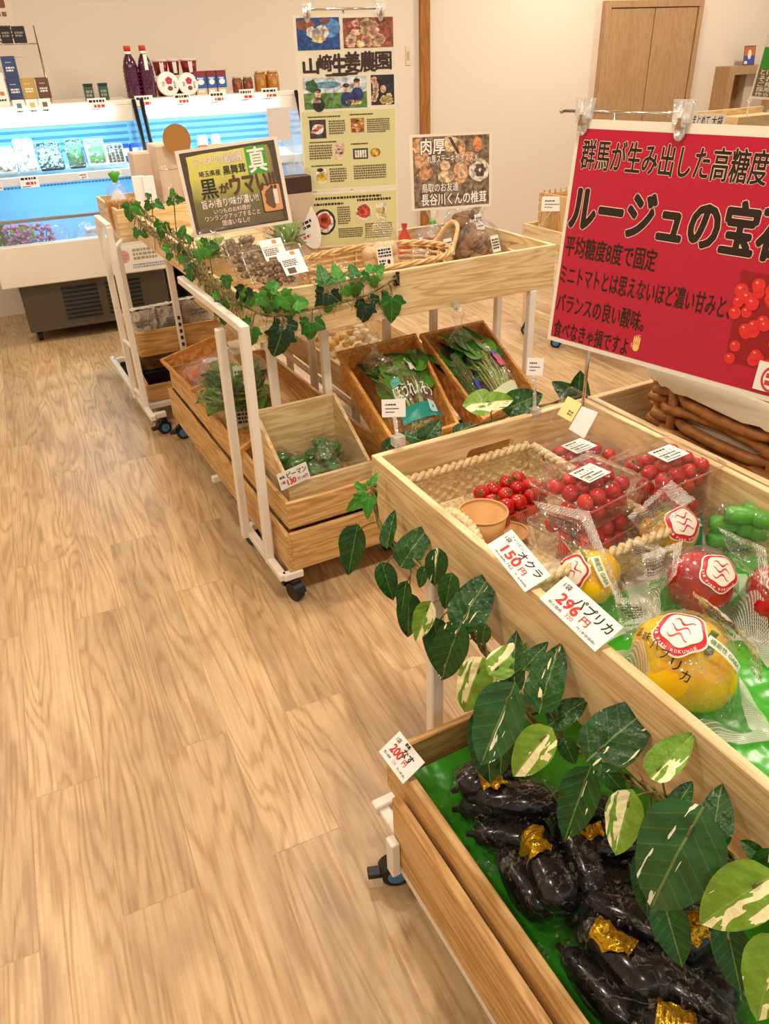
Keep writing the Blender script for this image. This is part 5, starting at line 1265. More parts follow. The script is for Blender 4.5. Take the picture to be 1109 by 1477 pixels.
def pet_shape(w, d, h, r, rib=0, n=10, flare=.90):
    """open tray wall: list of rings bottom to rim"""
    rings = []
    for k, (f, z) in enumerate(((flare-.03, 0), (flare, .004), (1.0, h*.88), (1.0, h), (1.09, h+.001), (1.10, h+.004))):
        base = rrect(-w/2*f, -d/2*f, w/2*f, d/2*f, r, n)
        out = []
        m_ = len(base)
        for i in range(m_):
            x, y = base[i]; out.append((x, y, z))
        rings.append(out)
    return rings
def rings_mesh(mb, rings, T=None, cap0=True, cap1=False):
    m_ = len(rings[0]); vs = [p for r_ in rings for p in r_]; fs = []
    for k in range(len(rings)-1):
        for i in range(m_): fs.append((k*m_+i, k*m_+(i+1) % m_, (k+1)*m_+(i+1) % m_, (k+1)*m_+i))
    mb.add(vs, fs, 0, True, T)
    b = len(mb.v)-len(vs)
    if cap0: mb.f.append([b+i for i in range(m_)][::-1]); mb.mi.append(0); mb.sm.append(False)
    if cap1: mb.f.append([b+(len(rings)-1)*m_+i for i in range(m_)]); mb.mi.append(0); mb.sm.append(False)
def ribbed(mb, w, d, h, T):
    for k in range(int(w/.006)):
        x = -w/2*.86+k*.006
        for s in (-1, 1): mb.tube([(x, s*d/2*.90, .004), (x*1.05, s*d/2*1.0, h*.86)], .0009, 4, caps=False, T=T)
    for k in range(int(d/.006)):
        y = -d/2*.86+k*.006
        for s in (-1, 1): mb.tube([(s*w/2*.90, y, .004), (s*w/2*1.0, y*1.05, h*.86)], .0009, 4, caps=False, T=T)
PW, PD, PH, PL = .158, .134, .053, .024
def pack(x, y, z, rot, label, tlabel, tgroup, n, lid=True, lab=True, seed=0):
    T = TR((x, y, z), rot); r = random.Random(seed)
    t = thing('tomato_pack', label, 'tomato pack', group='clear packs of cherry tomatoes', mat=T)
    b = MB(); rings_mesh(b, pet_shape(PW, PD, PH, .014)); b.build('tray', PET, t, local=True)
    b = MB(); ribbed(b, PW, PD, PH, None); b.build('tray_ribs', PET, t, local=True)
    if lid:
        lr = []
        for f, z_ in ((1.10, PH+.0055), (1.09, PH+.008), (1.0, PH+.0085), (.94, PH+PL*.8), (.88, PH+PL), (.80, PH+PL+.0005)):
            lr.append([(q[0], q[1], z_) for q in rrect(-PW/2*f, -PD/2*f, PW/2*f, PD/2*f, .014, 10)])
        b = MB(); rings_mesh(b, lr, cap0=False, cap1=True); l = b.build('lid', PET, t, local=True)
        e = MB(); ed = [(q[0], q[1], PH+.0065) for q in rrect(-PW/2*1.10, -PD/2*1.10, PW/2*1.10, PD/2*1.10, .014, 10)]
        e.tube(ed, .0016, 6, closed=True); e.build('lid_edge', PET, l, local=True)
        if lab:
            s = MB(); s.box(-.031, .031, -.024, .024, PH+PL+.001, PH+PL+.0018); lb = s.build('label', PAPER, t, local=True)
            k = MB(); T2 = Matrix.Translation((0, 0, PH+PL+.002))
            write(k, 'ミニトマト', -.020, .004, .026, .011, 0, .01, 0, T2); bars(k, -.024, .013, .01, .020, 1, 0, r, 0, T2); bars(k, -.027, -.004, .02, .002, 1, 0, r, 0, T2); write(k, '298', -.024, -.014, -.010, -.006, 0, .03, 0, T2); bars(k, -.006, -.013, .024, -.007, 1, 0, r, 0, T2); bars(k, -.026, -.021, .020, -.017, 1, 0, r, 0, T2)
            k.build('label_print', INK, lb, local=True)
    spots = []
    for lay in range(2):
        for j in range(3):
            for i in range(4): spots.append(((i-1.5)*.0350+(lay*.008), (j-1)*.0365+lay*.004, .0180+lay*.0270))
    top = [s for s in spots if s[2] > .04]; low = [s for s in spots if s[2] < .04]; r.shuffle(top); 
    for s in (top+[q for q in low if abs(q[0]) > .03 or q[1] < -.02])[:n]:
        P = T @ Vector((s[0]+r.uniform(-.003, .003), s[1]+r.uniform(-.003, .003), s[2]+r.uniform(0, .004)))
        tomato(P.x, P.y, P.z, tlabel, tgroup, r)
    return t
Z0 = .7155
pack(.845, 1.085, Z0, R(8), 'open pack of cherry tomatoes without lid beside the kraft paper bowl', 'cherry tomato in the open pack beside the kraft bowl', 'tomatoes in the open pack', 17, lid=False, seed=1)
pack(.893, .915, Z0, R(9), 'labelless lower pack of the tomato stack nearest the paprika bags', 'cherry tomato in the lower pack of the stack nearest the paprikas', 'tomatoes in the lower near pack', 18, lab=False, seed=2)
pack(.898, .922, Z0+PH+PL+.002, R(10), 'labelled top pack of the tomato stack nearest the paprika bags', 'cherry tomato in the top pack of the stack nearest the paprikas', 'tomatoes in the top near pack', 18, seed=3)
pack(1.060, .895, Z0, R(6), 'lower tomato pack of the stack beside the brown wicker basket', 'cherry tomato in the lower pack beside the brown wicker basket', 'tomatoes in the lower far pack', 16, lab=False, seed=4)
pack(1.078, .905, Z0+PH+PL+.002, R(4), 'labelled top tomato pack of the stack beside the brown wicker basket', 'cherry tomato in the top pack beside the brown wicker basket', 'tomatoes in the top far pack', 18, seed=5)
q = at(868, 607, Z=.785)
pack(min(q.x, 1.05), min(q.y, 1.12), Z0+.012, R(6), 'labelled tomato pack behind the stacks, next to the sign pole', 'cherry tomato in the pack next to the sign pole', 'tomatoes in the pack by the sign pole', 16, seed=6)
# empty clear lid leaning in the far corner with a yellow note and a white slip
c = [at(796, 606, Y=1.16), at(846, 634, Y=1.08), at(800, 556, Y=1.19)]
TLd = frame(c[0], c[1]-c[0], c[2]-c[0]); lw, lh = (c[1]-c[0]).length, (c[2]-c[0]).length
ld = thing('pack_lid', 'empty clear pack lid propped up by the tray corner with a yellow note on it', 'lid', mat=TLd)
lr = [[(a, b, z_) for a, b in rrect(lw*e, lh*e, lw*(1-e), lh*(1-e), .010, 6)] for e, z_ in ((-.06, 0), (-.05, .003), (0, .003), (.04, .016), (.06, .018))]
b = MB(); rings_mesh(b, lr, cap0=False, cap1=True); b.build('lid_shell', PET, ld, local=True)
b = MB(); b.tube([(p_[0], p_[1], .001) for p_ in lr[0]], .0022, 6, closed=True); b.build('lid_edge', PET, ld, local=True)
b = MB(); b.box(lw*.12, lw*.52, lh*.22, lh*.80, .019, .0195); yn = b.build('yellow_note', M('note_yellow', (250, 232, 150), .6), ld, local=True)
k = MB(); bars(k, lw*.32, lh*.34, lw*.46, lh*.50, 2, .0198, rnd); k.build('note_writing', M('ink_brown', (130, 110, 70), .6), yn, local=True)
b = MB(); b.hexa([(lw*.56, lh*.02, .020), (lw*1.02, lh*.0, .024), (lw*1.0, lh*.0+.0, .0248), (lw*.56, lh*.02, .0208)], [(lw*.56, lh*.74, .022), (lw*.98, lh*.80, .022), (lw*.98, lh*.80, .0226), (lw*.56, lh*.74, .0226)]); b.build('white_slip', PAPER, ld, local=True)
# ---------------- kraft bowls
KRAFT = M('kraft_paper', (214, 164, 100), .65)
def bowl(x, y, z, r, h, label):
    t = thing('paper_bowl', label, 'bowl', (x, y, z), group='kraft paper bowls')
    b = MB(); b.lathe([(0, .002), (r*.78, .002), (r*.80, 0), (r, h), (r*.985, h), (r*.78, .004), (0, .004)], 40); b.build('cup', KRAFT, t, local=True)
    b = MB(); b.tube([(r*1.01*math.cos(a), r*1.01*math.sin(a), h) for a in [2*math.pi*i/40 for i in range(40)]], .0022, 8, closed=True); b.build('rolled_rim', KRAFT, t, local=True)
    return t
q = at(697, 736, Z=.80)
bowl(q.x, q.y, .722, .046, .075, 'open kraft paper bowl standing at the edge of the front cart')
bowl(q.x+.062, q.y-.008, .7165, .034, .020, 'low kraft paper bowl half hidden behind the open kraft bowl')
# ---------------- bagged paprikas
def paprika_mat(nm, a, b):
    m_ = M(nm, a, .16, coat=.5, sss=.1); g = NT(m_); g.put(g.b.inputs['Base Color'], g.ramp(g.noise(g.coord(), 14, 2), [(.35, b), (.6, a)])); return m_
PY = paprika_mat('paprika_yellow', (255, 214, 12), (252, 190, 6)); PRD = paprika_mat('paprika_red', (198, 20, 18), (170, 10, 14))
STEMG = M('pepper_stem', (104, 130, 50), .5)
BAGP = film('printed_bag_film', refl=.5, rough=.08, bump=.8, scale=34, opac=.03, crease=.25, cscale=14)
# white hatching printed on the margins of the paprika bags
m_ = bpy.data.materials.new('hatched_bag_film'); m_.use_nodes = True; MATS['hatched_bag_film'] = m_
g = NT(m_); g.n.clear(); out = g.add('ShaderNodeOutputMaterial')
v = g.coord((1, 1, 1)); h = g.math('ADD', g.noise(v, 34, 3, .8), g.math('MULTIPLY', g.add('ShaderNodeTexVoronoi', {'Vector': v, 'Scale': 24.0}).outputs['Distance'], .6))
nrm = g.bump(h, .8, .02)
wv1 = g.add('ShaderNodeTexWave', {'Vector': g.coord((1, 1, .3), (0, 0, .5)), 'Scale': 150.0, 'Distortion': 1.0}).outputs['Fac']
wv2 = g.add('ShaderNodeTexWave', {'Vector': g.coord((1, 1, .3), (0, 0, 1.9)), 'Scale': 110.0, 'Distortion': 1.0}).outputs['Fac']
msk = g.math('MINIMUM', g.math('ADD', g.math('GREATER_THAN', wv1, .80), g.math('GREATER_THAN', wv2, .90)), 1.0)
tr = g.add('ShaderNodeBsdfTransparent', {'Color': (1, 1, 1, 1)}); df = g.add('ShaderNodeBsdfDiffuse', {'Color': lin((248, 244, 234))}); gl = g.add('ShaderNodeBsdfGlossy', {'Roughness': .08, 'Normal': nrm})
a1 = g.add('ShaderNodeMixShader', {0: g.math('MULTIPLY_ADD', msk, .75, .06), 1: tr.outputs[0], 2: df.outputs[0]})
lw_ = g.add('ShaderNodeLayerWeight', {'Blend': .25, 'Normal': nrm})
a2 = g.add('ShaderNodeMixShader', {0: g.math('MINIMUM', g.math('MULTIPLY_ADD', lw_.outputs['Fresnel'], .5, .04), .75), 1: a1.outputs[0], 2: gl.outputs[0]})
g.t.links.new(a2.outputs[0], out.inputs[0]); HATCH = m_
LOGOR = M('logo_red', (206, 34, 40), .35); LOGOW = M('logo_cream', (250, 236, 222), .4); BADGE = M('gaba_badge', (240, 242, 222), .4); BADGEG = M('gaba_green', (110, 140, 70), .5)
def blob5(cx, cy, r, n=40):
    return [(cx+r*math.cos(a)*(1+.07*math.cos(5*a+.5)), cy+r*math.sin(a)*(1+.07*math.cos(5*a+.5))) for a in [2*math.pi*i/n for i in range(n)]]
def paprika(px, py, z, r, mat, label, yaw, tilt, baglabel, w, d, brot, logo, lr, lrot, text=False, seed=0, gaba=None):
    c = at(px, py, Z=z+r*.9); x, y = c.x, c.y
    T = TR((x, y, z+r*.86), yaw, tilt)
    t = thing('paprika', label, 'paprika', group=None, mat=T)
    lob = lambda dd: (1+.06*math.cos(4*math.atan2(dd.y, dd.x)))*(1-.20*max(0, dd.z)**6-.05*max(0, -dd.z)**2)
    b = MB(); b.ball((0, 0, 0), r, r, r*.92, 32, fn=lob); b.build('flesh', mat, t, local=True)
    b = MB(); b.tube(spline([(0, 0, r*.70), (.003, 0, r*.9), (.008, .002, r*1.04)], 4), [.007]*4+[.0055]*4+[.006], 8); b.ball((0, 0, r*.74), .018, .018, .006, 10); b.build('stem', STEMG, t, local=True)
    items = [((x, y, z+r*.88), (x, y, z+r*.88), r*.99, r*.99)]
    fn = drape(items, x, y, w, d, brot, z-.001, 40, .004, .004, seed, 14)
    mb = MB(); n = 44
    mb.grid(fn, n, n)
    for k, f in enumerate(mb.f):                              # margins of the bag carry the white hatching
        i, j = k % n, k//n
        uu, vv = (i+.5)/n, (j+.5)/n
        mb.mi[k] = 1 if (uu < .20 or vv > .84 or (uu > .86) or vv < .10) else 0
    bag = mb.build('paprika_bag', [BAGP, HATCH]); tag(bag, baglabel, 'vegetable bag', 'printed clear paprika bags')
    # round red emblem and lettering printed on the film
    # red emblem and lettering printed on the film: laid on the round of the fruit around the direction of the emblem
    C0 = Vector((x, y, z+r*.88)); RS = r*1.09
    d0 = ray(*logo).normalized(); bq = (C0-CO).dot(d0); hq = RS*RS-((C0-CO).length_squared-bq*bq)
    hit = CO+d0*(bq-math.sqrt(max(0, hq))); nn = (hit-C0).normalized(); nn = (nn+Vector((0, 0, .35))).normalized()
    ex = Vector((0, 0, 1)).cross(nn).normalized(); ey = nn.cross(ex)
    ci, si = math.cos(lrot), math.sin(lrot); lr *= .86
    def onbag(lx, ly, lift):
        gx, gy = ci*lx-si*ly, si*lx+ci*ly; rho = math.hypot(gx, gy); th = rho/RS
        dd = (ex*gx+ey*gy)/rho if rho > 1e-7 else ex
        return C0+(nn*math.cos(th)+dd*math.sin(th))*(RS+lift)
    def press(mb, mats, nm, lift):
        mb.v = [onbag(p.x, p.y, lift+p.z) for p in mb.v]; return mb.build(nm, mats, bag)
    def disc(f, mi, z_, mb):
        nr, na = 6, 40; o_ = blob5(0, 0, lr*f, na)
        mb.grid(lambda u, v: Vector((o_[int(round(u*na)) % na][0]*v, o_[int(round(u*na)) % na][1]*v, z_)), na, nr, mi, False)
    e = MB(); disc(1.08, 1, 0, e); disc(1.0, 0, .0006, e)
    o_ = blob5(.03*lr, .10*lr, lr*.78, 40); na = 40
    e.grid(lambda u, v: Vector((.03*lr+(o_[int(round(u*na)) % na][0]-.03*lr)*v, .10*lr+(o_[int(round(u*na)) % na][1]-.10*lr)*v, .0012)), na, 6, 1, False)
    for k, yy in enumerate((.42, .08, -.26)):
        pts = [(lr*(-.42+.84*i/14), lr*(yy+.12*math.sin(i*.62+k*1.5)), .0019) for i in range(15)]
        e.add([(p_[0], p_[1]+s_*lr*.046*(1.2-abs(i-7)/8), p_[2]) for i, p_ in enumerate(pts) for s_ in (-1, 1)], [(2*i, 2*i+2, 2*i+3, 2*i+1) for i in range(14)], 0)
    txt = 'SAI FARM ROKUNOE'
    for i, ch in enumerate(txt):
        if ch == ' ': continue
        a = R(186+i*9.6); tm = MB(); write(tm, ch, -.05*lr, -.06*lr, .05*lr, .06*lr, .0020, .02)
        q = Matrix.Translation((.90*lr*math.cos(a), .90*lr*math.sin(a), 0)) @ Matrix.Rotation(a+R(90), 4, 'Z')
        e.add(tm.v, tm.f, 1, False, q)
    press(e, [LOGOR, LOGOW], 'emblem', .0012)
    if gaba:
        e = MB(); e.grid(lambda u, v: Vector((gaba[0]+(u-.5)*.062, gaba[1]+(v-.5)*.016, 0)), 12, 3, 0, False)
        tm = MB(); write(tm, '機能性 GABA', gaba[0]-.027, gaba[1]-.004, gaba[0]+.027, gaba[1]+.005, .0008, .01); e.add(tm.v, tm.f, 1)
        press(e, [BADGE, BADGEG], 'badge', .0016)
    if text:
        e = MB(); 
        for i, ch in enumerate('温味パプリカ'): write(e, ch, -.066+i*.018, -.020-i*.0085, -.066+i*.018+.013, -.005-i*.0085, 0, .01)
        press(e, INK, 'lettering', .0018)
    return bag
ZP = .712
paprika(985, 955, ZP, .074, PY, 'large yellow paprika in the bag closest to the green sheet', R(20), R(25), 'clear bag with red emblem around the closest large yellow paprika', .215, .20, R(-25), (975, 918), .040, R(10), text=True, seed=1, gaba=(.066, .008))
paprika(1010, 838, ZP+.004, .058, PRD, 'red paprika lying behind the closest yellow one', R(70), R(40), 'clear bag with red emblem around the red paprika in the middle', .22, .19, R(-35), (1043, 838), .036, R(-25), seed=2)
paprika(965, 765, ZP+.004, .052, PY, 'yellow paprika beside the stacked tomato packs', R(150), R(30), 'clear bag with red emblem around the yellow paprika beside the tomato stacks', .19, .17, R(-20), (990, 766), .038, R(5), seed=3, gaba=(.062, -.004))
paprika(850, 830, ZP, .052, PY, 'yellow paprika just behind the two price cards on the rim', R(240), R(35), 'clear hatched bag around the yellow paprika behind the price cards', .15, .22, R(4), (818, 836), .034, R(-35), seed=4, gaba=(.02, .046))
paprika(1128, 862, ZP, .058, PRD, 'red paprika cut off by the picture edge', R(10), R(30), 'clear bag around the red paprika cut off by the picture edge', .18, .17, R(-10), (1135, 850), .032, R(-10), seed=5)
# printed film flap of the bag behind the price cards, standing up with small writing
def flap(bagname_label, TL, TR_, BR_, BL_, seed, lines=3):
    """loose printed end of a paprika bag, standing up in folds; corners given as points of the place"""
    bag = [o for o in bpy.data.objects if o.get('label') == bagname_label][0]; r = random.Random(seed)
    n = (TR_-TL).cross(BL_-TL).normalized()
    P = lambda u, v: TL.lerp(TR_, u).lerp(BL_.lerp(BR_, u), v)+n*(.012*math.sin(math.pi*u)*math.sin(math.pi*v)+.006*nz((u*5, v*6, seed))+.003*nz((u*14, v*14, seed)))
    mb = MB(); mb.grid(P, 22, 22)
    for k in range(len(mb.f)):
        u = (k % 22)/22; v = (k//22)/22
        mb.mi[k] = 1 if (u > .74 or v < .10) else 0
    fo = mb.build('loose_bag_end', [BAGP, HATCH], bag)
    k = MB(); bars(k, .08, .50, .58, .80, lines+2, 0, r, 0); bars(k, .10, .30, .56, .37, 1, 0, r, 1); bars(k, .12, .16, .5, .22, 1, 0, r, 1)
    for sgn in (1, -1):
        q = MB(); q.v = [P(p.x, 1-p.y)+n*.0012*sgn for p in k.v]; q.f = k.f; q.mi = k.mi; q.sm = k.sm
        if sgn == (1 if n.dot(CO-TL) > 0 else -1): q.build('loose_end_print', [M('print_soft_grey', (96, 90, 84), .5), M('print_leaf_green', (90, 140, 60), .5)], fo)
LB = 'clear hatched bag around the yellow paprika behind the price cards'
flap(LB, at(768, 722, Z=.86), at(850, 738, Z=.85), at(905, 880, Z=.76), at(826, 800, Z=.78), 1)
LB = 'clear bag with red emblem around the closest large yellow paprika'
flap(LB, at(1000, 852, Z=.86), at(1095, 930, Z=.83), at(1100, 985, Z=.77), at(1022, 905, Z=.80), 2)
flap(LB, at(885, 862, Z=.80), at(950, 862, Z=.83), at(940, 905, Z=.80), at(900, 925, Z=.77), 3)
LB = 'clear bag with red emblem around the yellow paprika beside the tomato stacks'
flap(LB, at(905, 745, Z=.81), at(968, 692, Z=.85), at(1003, 720, Z=.83), at(930, 775, Z=.80), 4)
flap(LB, at(905, 775, Z=.80), at(960, 790, Z=.81), at(950, 835, Z=.77), at(915, 820, Z=.77), 5)
LB = 'clear bag with red emblem around the red paprika in the middle'
flap(LB, at(1035, 760, Z=.86), at(1105, 790, Z=.85), at(1109, 850, Z=.80), at(1060, 815, Z=.82), 6)
flap(LB, at(925, 800, Z=.80), at(985, 780, Z=.83), at(975, 830, Z=.80), at(935, 870, Z=.76), 7)
# bag of green okra with teal edge
OKRA = M('okra_green', (86, 176, 48), .35); TEAL = M('teal_print', (20, 150, 140), .35)
c = at(1075, 737, Z=.80); items = []
rn = random.Random(8)
for k in range(11):
    a = R(-35)+rn.uniform(-.15, .15); lx, ly = rn.uniform(-.045, .045), -.03+.06*(k % 4)/3; x, y = c.x+.01+lx*.4-ly*.6, c.y-.01+ly+lx*.2
    p0 = Vector((x-.035*math.cos(a), y-.035*math.sin(a), .737+.030*(k//4))); p1 = Vector((x+.035*math.cos(a), y+.035*math.sin(a), .737+.030*(k//4)))
    items.append((p0, p1, .0175, .012))
    o = MB(); o.tube(spline([p0, p0.lerp(p1, .3), p0.lerp(p1, .7), p1], 3), [.009, .0155, .0175, .0175, .017, .016, .014, .012, .008, .004], 8).build('okra', OKRA)
    tag(o if not isinstance(o, MB) else None, None) if not isinstance(o, MB) else None
    ob = COL.objects[-1] if False else [x_ for x_ in bpy.data.objects if x_.name.startswith('okra')][-1]
    tag(ob, 'green okra pod in the teal-edged bag beside the brown wicker basket', 'okra', 'okra pods in the teal-edged bag')
fn = drape(items, c.x, c.y, .20, .17, R(-30), .7175, 36, .004, .004, 9, 8)
ob = film_bag('okra_bag', 'clear teal-edged bag of green okra beside the brown wicker basket', 'vegetable bag', fn, 40, FILM)
patch('teal_band', fn, .0, .14, 0, 1, TEAL, ob, 4, 30, .002)
# price cards on the rim of the front cart
def rim_card(name, label, bl, br, tl, xb, zb, xt, rows, title, price, group):
    a, b = at(*bl, X=xb), at(*br, X=xb); c_ = at(*tl, X=xt)
    T = frame(a, b-a, c_-a); w_ = (b-a).length; h_ = abs((c_-a).dot(T.col[1].to_3d()))
    k = Card(name, label, 'price card', T, w_, h_, PAPER, .0010, group)
    k.text('lettering', [INK, REDINK], rows); k.done(); return k
CG = 'hand-written price cards on the front cart'
rim_card('price_card', 'white price card on the rim reading okra 150 yen', (702, 786), (757, 854), (752, 780), .596, 0, .640,
    [('オクラ', .42, .56, .93, .84, .02), ('フィリピン', .10, .80, .42, .92, .01), ('1袋', .06, .60, .18, .78, .01), ('150', .20, .24, .58, .56, .04, 1), ('円', .64, .26, .76, .46, .03, 1), ('(税込価格)', .14, .08, .42, .17, 0), ('162', .46, .10, .58, .20, 0), ('円 (本体価格)', .66, .08, .95, .17, 0)], '', '', CG)
rim_card('price_card', 'white price card on the rim reading paprika 296 yen', (778, 863), (858, 940), (824, 838), .596, 0, .640,
    [('パプリカ', .36, .54, .95, .86, .02), ('1袋', .08, .72, .20, .90, .01), ('296', .16, .28, .50, .60, .04, 1), ('円', .58, .28, .70, .50, .03, 1), ('税込価格', .10, .10, .34, .20, 0), ('320', .40, .12, .52, .24, 0, 1), ('円 (本体価格)', .62, .08, .93, .18, 0)], '', '', CG)
rim_card('price_card', 'white price card at the tray corner reading aubergine 200 yen', (546, 1084), (581, 1131), (575, 1053), .450, 0, .500,
    [('なす', .44, .52, .80, .80, .03), ('1袋', .10, .70, .24, .88, .01), ('200', .16, .34, .52, .64, .04, 1), ('円', .62, .34, .74, .54, .03, 1), ('税込価格', .08, .14, .34, .24, 0), ('216', .42, .14, .54, .26, 0, 1), ('円 (本体)', .62, .10, .92, .20, 0), ('群馬', .36, .84, .52, .96, .04)], '', '', CG)
a, b, c_ = at(406, 708, Y=2.012), at(448, 689, Y=2.012), at(393, 688, Y=2.012)
k = Card('price_card', 'white price card on the pepper crate reading 130 yen', 'price card', frame(a, b-a, c_-a), (b-a).length, (c_-a).length, PAPER, .001)
k.text('lettering', [INK, REDINK], [('ピーマン', .30, .52, .95, .86, .02), ('1袋', .06, .30, .20, .48, .02), ('群馬', .06, .62, .22, .78, .03), ('130', .26, .14, .54, .46, .05, 1), ('円 140円', .60, .14, .94, .36, .01)]); k.done()
# ---------------- aubergines in film bags
EGG = M('aubergine_skin', (15, 5, 14), .2, coat=.25); CALD = M('aubergine_calyx', (30, 20, 22), .5)
def make_egg():
    b = MB(); L = .070
    prof = [(0, -L), (.018, -L*.97), (.031, -L*.8), (.0365, -L*.45), (.0360, -L*.1), (.031, L*.3), (.024, L*.65), (.018, L*.85), (.012, L*.93), (0, L*.95)]
    b.lathe(prof, 20); o = b.build('aubergine', EGG, mat=Matrix.Identity(4), local=True)
    c = MB(); c.lathe([(.0225, L*.70), (.0195, L*.86), (.012, L*.97), (.006, L*1.02), (.005, L*1.2), (0, L*1.22)], 10)
    for k in range(5): a = k*1.257; c.add([(.0222*math.cos(a-.45), .0222*math.sin(a-.45), L*.72), (.0222*math.cos(a+.45), .0222*math.sin(a+.45), L*.72), (.0300*math.cos(a), .0300*math.sin(a), L*.42)], [(0, 1, 2), (2, 1, 0)])
    c.build('calyx', CALD, o, local=True)
    return o
egg0 = make_egg(); egg_n = [0]
GOLD = M('gold_label', (206, 164, 30), .22, metal=.75); g = NT(GOLD)
g.put(g.b.inputs['Normal'], g.bump(g.noise(g.coord(), 50, 3), .6, .01)); GOLDD = M('gold_print', (130, 92, 14), .4, metal=.3)
EFILM = film('aubergine_film', refl=.40, rough=.06, bump=1.0, scale=42, opac=.004, base=.010, crease=.22, cscale=7)
def eggbag(px, py, where, n, rot, lab, seed, zt=.345, w=.235, d=.215):
    r = random.Random(seed); c = at(px, py, Z=zt); c.x = max(c.x, .612); items = []
    base = .272
    lay = [(-.066, .005, 0), (0, .012, 0), (.066, .0, 0), (-.033, -.010, .050), (.034, .012, .048)][:n]
    for i, (lx, ly, lz) in enumerate(lay):
        x = c.x+math.cos(rot)*lx-math.sin(rot)*ly; y = c.y+math.sin(rot)*lx+math.cos(rot)*ly
        yaw = rot+r.uniform(-.35, .35)+(math.pi if r.random() < .4 else 0)
        dirv = Vector((-math.sin(yaw), math.cos(yaw), r.uniform(-.06, .06))); z = base+.037+lz
        m_ = Matrix.Translation((x, y, z)) @ dirv.to_track_quat('Z', 'Y').to_matrix().to_4x4()
        lb = 'dark aubergine in the film bag '+where
        if egg_n[0] == 0:
            o = egg0; o.matrix_world = m_; WM[o] = m_; tag(o, lb, 'aubergine', 'aubergines '+where)
        else: o = dup(egg0, m_, lb, 'aubergines '+where)
        egg_n[0] += 1
        P = Vector((x, y, z)); items.append((P-dirv*.046, P+dirv*.055, .0365, .026))
    fn = drape(items, c.x, c.y, w, d, rot, base-.004, 64, .004, .011, seed, 4, .022)
    bag = film_bag('aubergine_bag', 'crinkled clear film bag of aubergines '+where, 'vegetable bag', fn, 84, EFILM, 'film bags of aubergines')
    if lab:
        u0, v0, uw, vw = lab
        patch('gold_label', fn, u0, u0+uw, v0, v0+vw, GOLD, bag, 10, 16, .004, .018)
        e = MB()
        for f in (.06, .94):
            e.grid(lambda a, b: fn(u0+uw*(f-.012+.024*a)+.018*math.sin(b*9), v0+vw*(.04+.92*b))+Vector((0, 0, .0046)), 1, 12)
            e.grid(lambda a, b: fn(u0+uw*(.06+.88*a)+.018*math.sin(f*9), v0+vw*(f-.008+.016*b))+Vector((0, 0, .0046)), 8, 1)
        for k in range(5): e.grid(lambda a, b: fn(u0+uw*(.35+.3*a)+.018*math.sin((.2+.14*k)*9), v0+vw*(.2+.14*k+.05*b))+Vector((0, 0, .0046)), 2, 1)
        e.build('label_print', GOLDD, bag)
eggbag(712, 1150, 'in the tray corner below the aubergine price card', 5, R(75), (.40, .50, .15, .22), 1)
eggbag(770, 1275, 'halfway along the tray edge with a gold label', 5, R(-20), (.22, .50, .17, .26), 2)
eggbag(865, 1385, 'nearest the tray edge towards the camera', 5, R(20), (.28, .40, .15, .30), 3)
eggbag(985, 1485, 'cut off by the lower picture edge', 5, R(40), (.30, .50, .18, .24), 4)
eggbag(862, 1200, 'under the leaves behind the corner bag', 5, R(60), (.30, .52, .16, .20), 5)
eggbag(985, 1320, 'under the big grey-green leaf', 4, R(75), (.22, .50, .16, .24), 6)
# ================================================================ goods on the middle and far carts
PEP = M('green_pepper', (40, 108, 26), .18, coat=.5); LEAFD = M('leaf_dark', (44, 100, 28), .4); LEAFM = M('leaf_mid', (84, 148, 46), .45); LEAFL = M('leaf_light', (140, 184, 78), .5)
STALK = M('stalk_pale', (168, 196, 110), .45)
def leafblade(mb, p, d, L, W, up=(0, 0, 1), curl=.2, mi=0, n=6):
    d = Vector(d).normalized(); u = Vector(up); x = d.cross(u); x = x.normalized() if x.length > .01 else d.orthogonal().normalized(); z = x.cross(d)
    mb.grid(lambda a, b: Vector(p)+d*(L*b)+x*((a-.5)*W*math.sin(math.pi*min(1, .08+.92*b)**.8))+z*(curl*L*(-(b**2)*.6+abs(a-.5)*.35)), 4, n, mi)
# green peppers in the sloping crate
rn = random.Random(21)
for bi, (bx, by, lab, k) in enumerate(((.775, 2.17, 'bag nearer the white legs', 8), (.905, 2.19, 'bag nearer the spinach basket', 8), (.84, 2.11, 'bag at the front of the crate', 7))):
    items = []
    for i in range(k):
        x, y, z = bx+rn.uniform(-.045, .045), by+rn.uniform(-.04, .04), .316+.034*(i//3)+.012*bi
        T = TR((x, y, z), rn.uniform(0, 6), rn.uniform(-.3, .3), R(90)+rn.uniform(-.3, .3))
        b = MB(); b.ball((0, 0, 0), .026, .026, .042, 16, fn=lambda d: 1+.10*math.cos(3*math.atan2(d.y, d.x)))
        o = b.build('green_pepper', PEP, mat=T, local=True); tag(o, 'green pepper in the '+lab, 'pepper', 'green peppers in the '+lab)
        c = MB(); c.tube([(0, 0, .036), (.002, 0, .054)], .004, 6); c.lathe([(0, .039), (.010, .038), (.0, .042)], 8); c.build('stem', STALK, o, local=True)
        items.append(((x, y, z), (x, y, z), .036, .036))
    fn = drape(items, bx, by, .17, .15, rn.uniform(-.3, .3), .288, 30, .004, .006, bi, 5)
    film_bag('pepper_bag', 'clear film of the green pepper '+lab, 'vegetable bag', fn, 34, FILM2, 'pepper bags in the sloping crate')
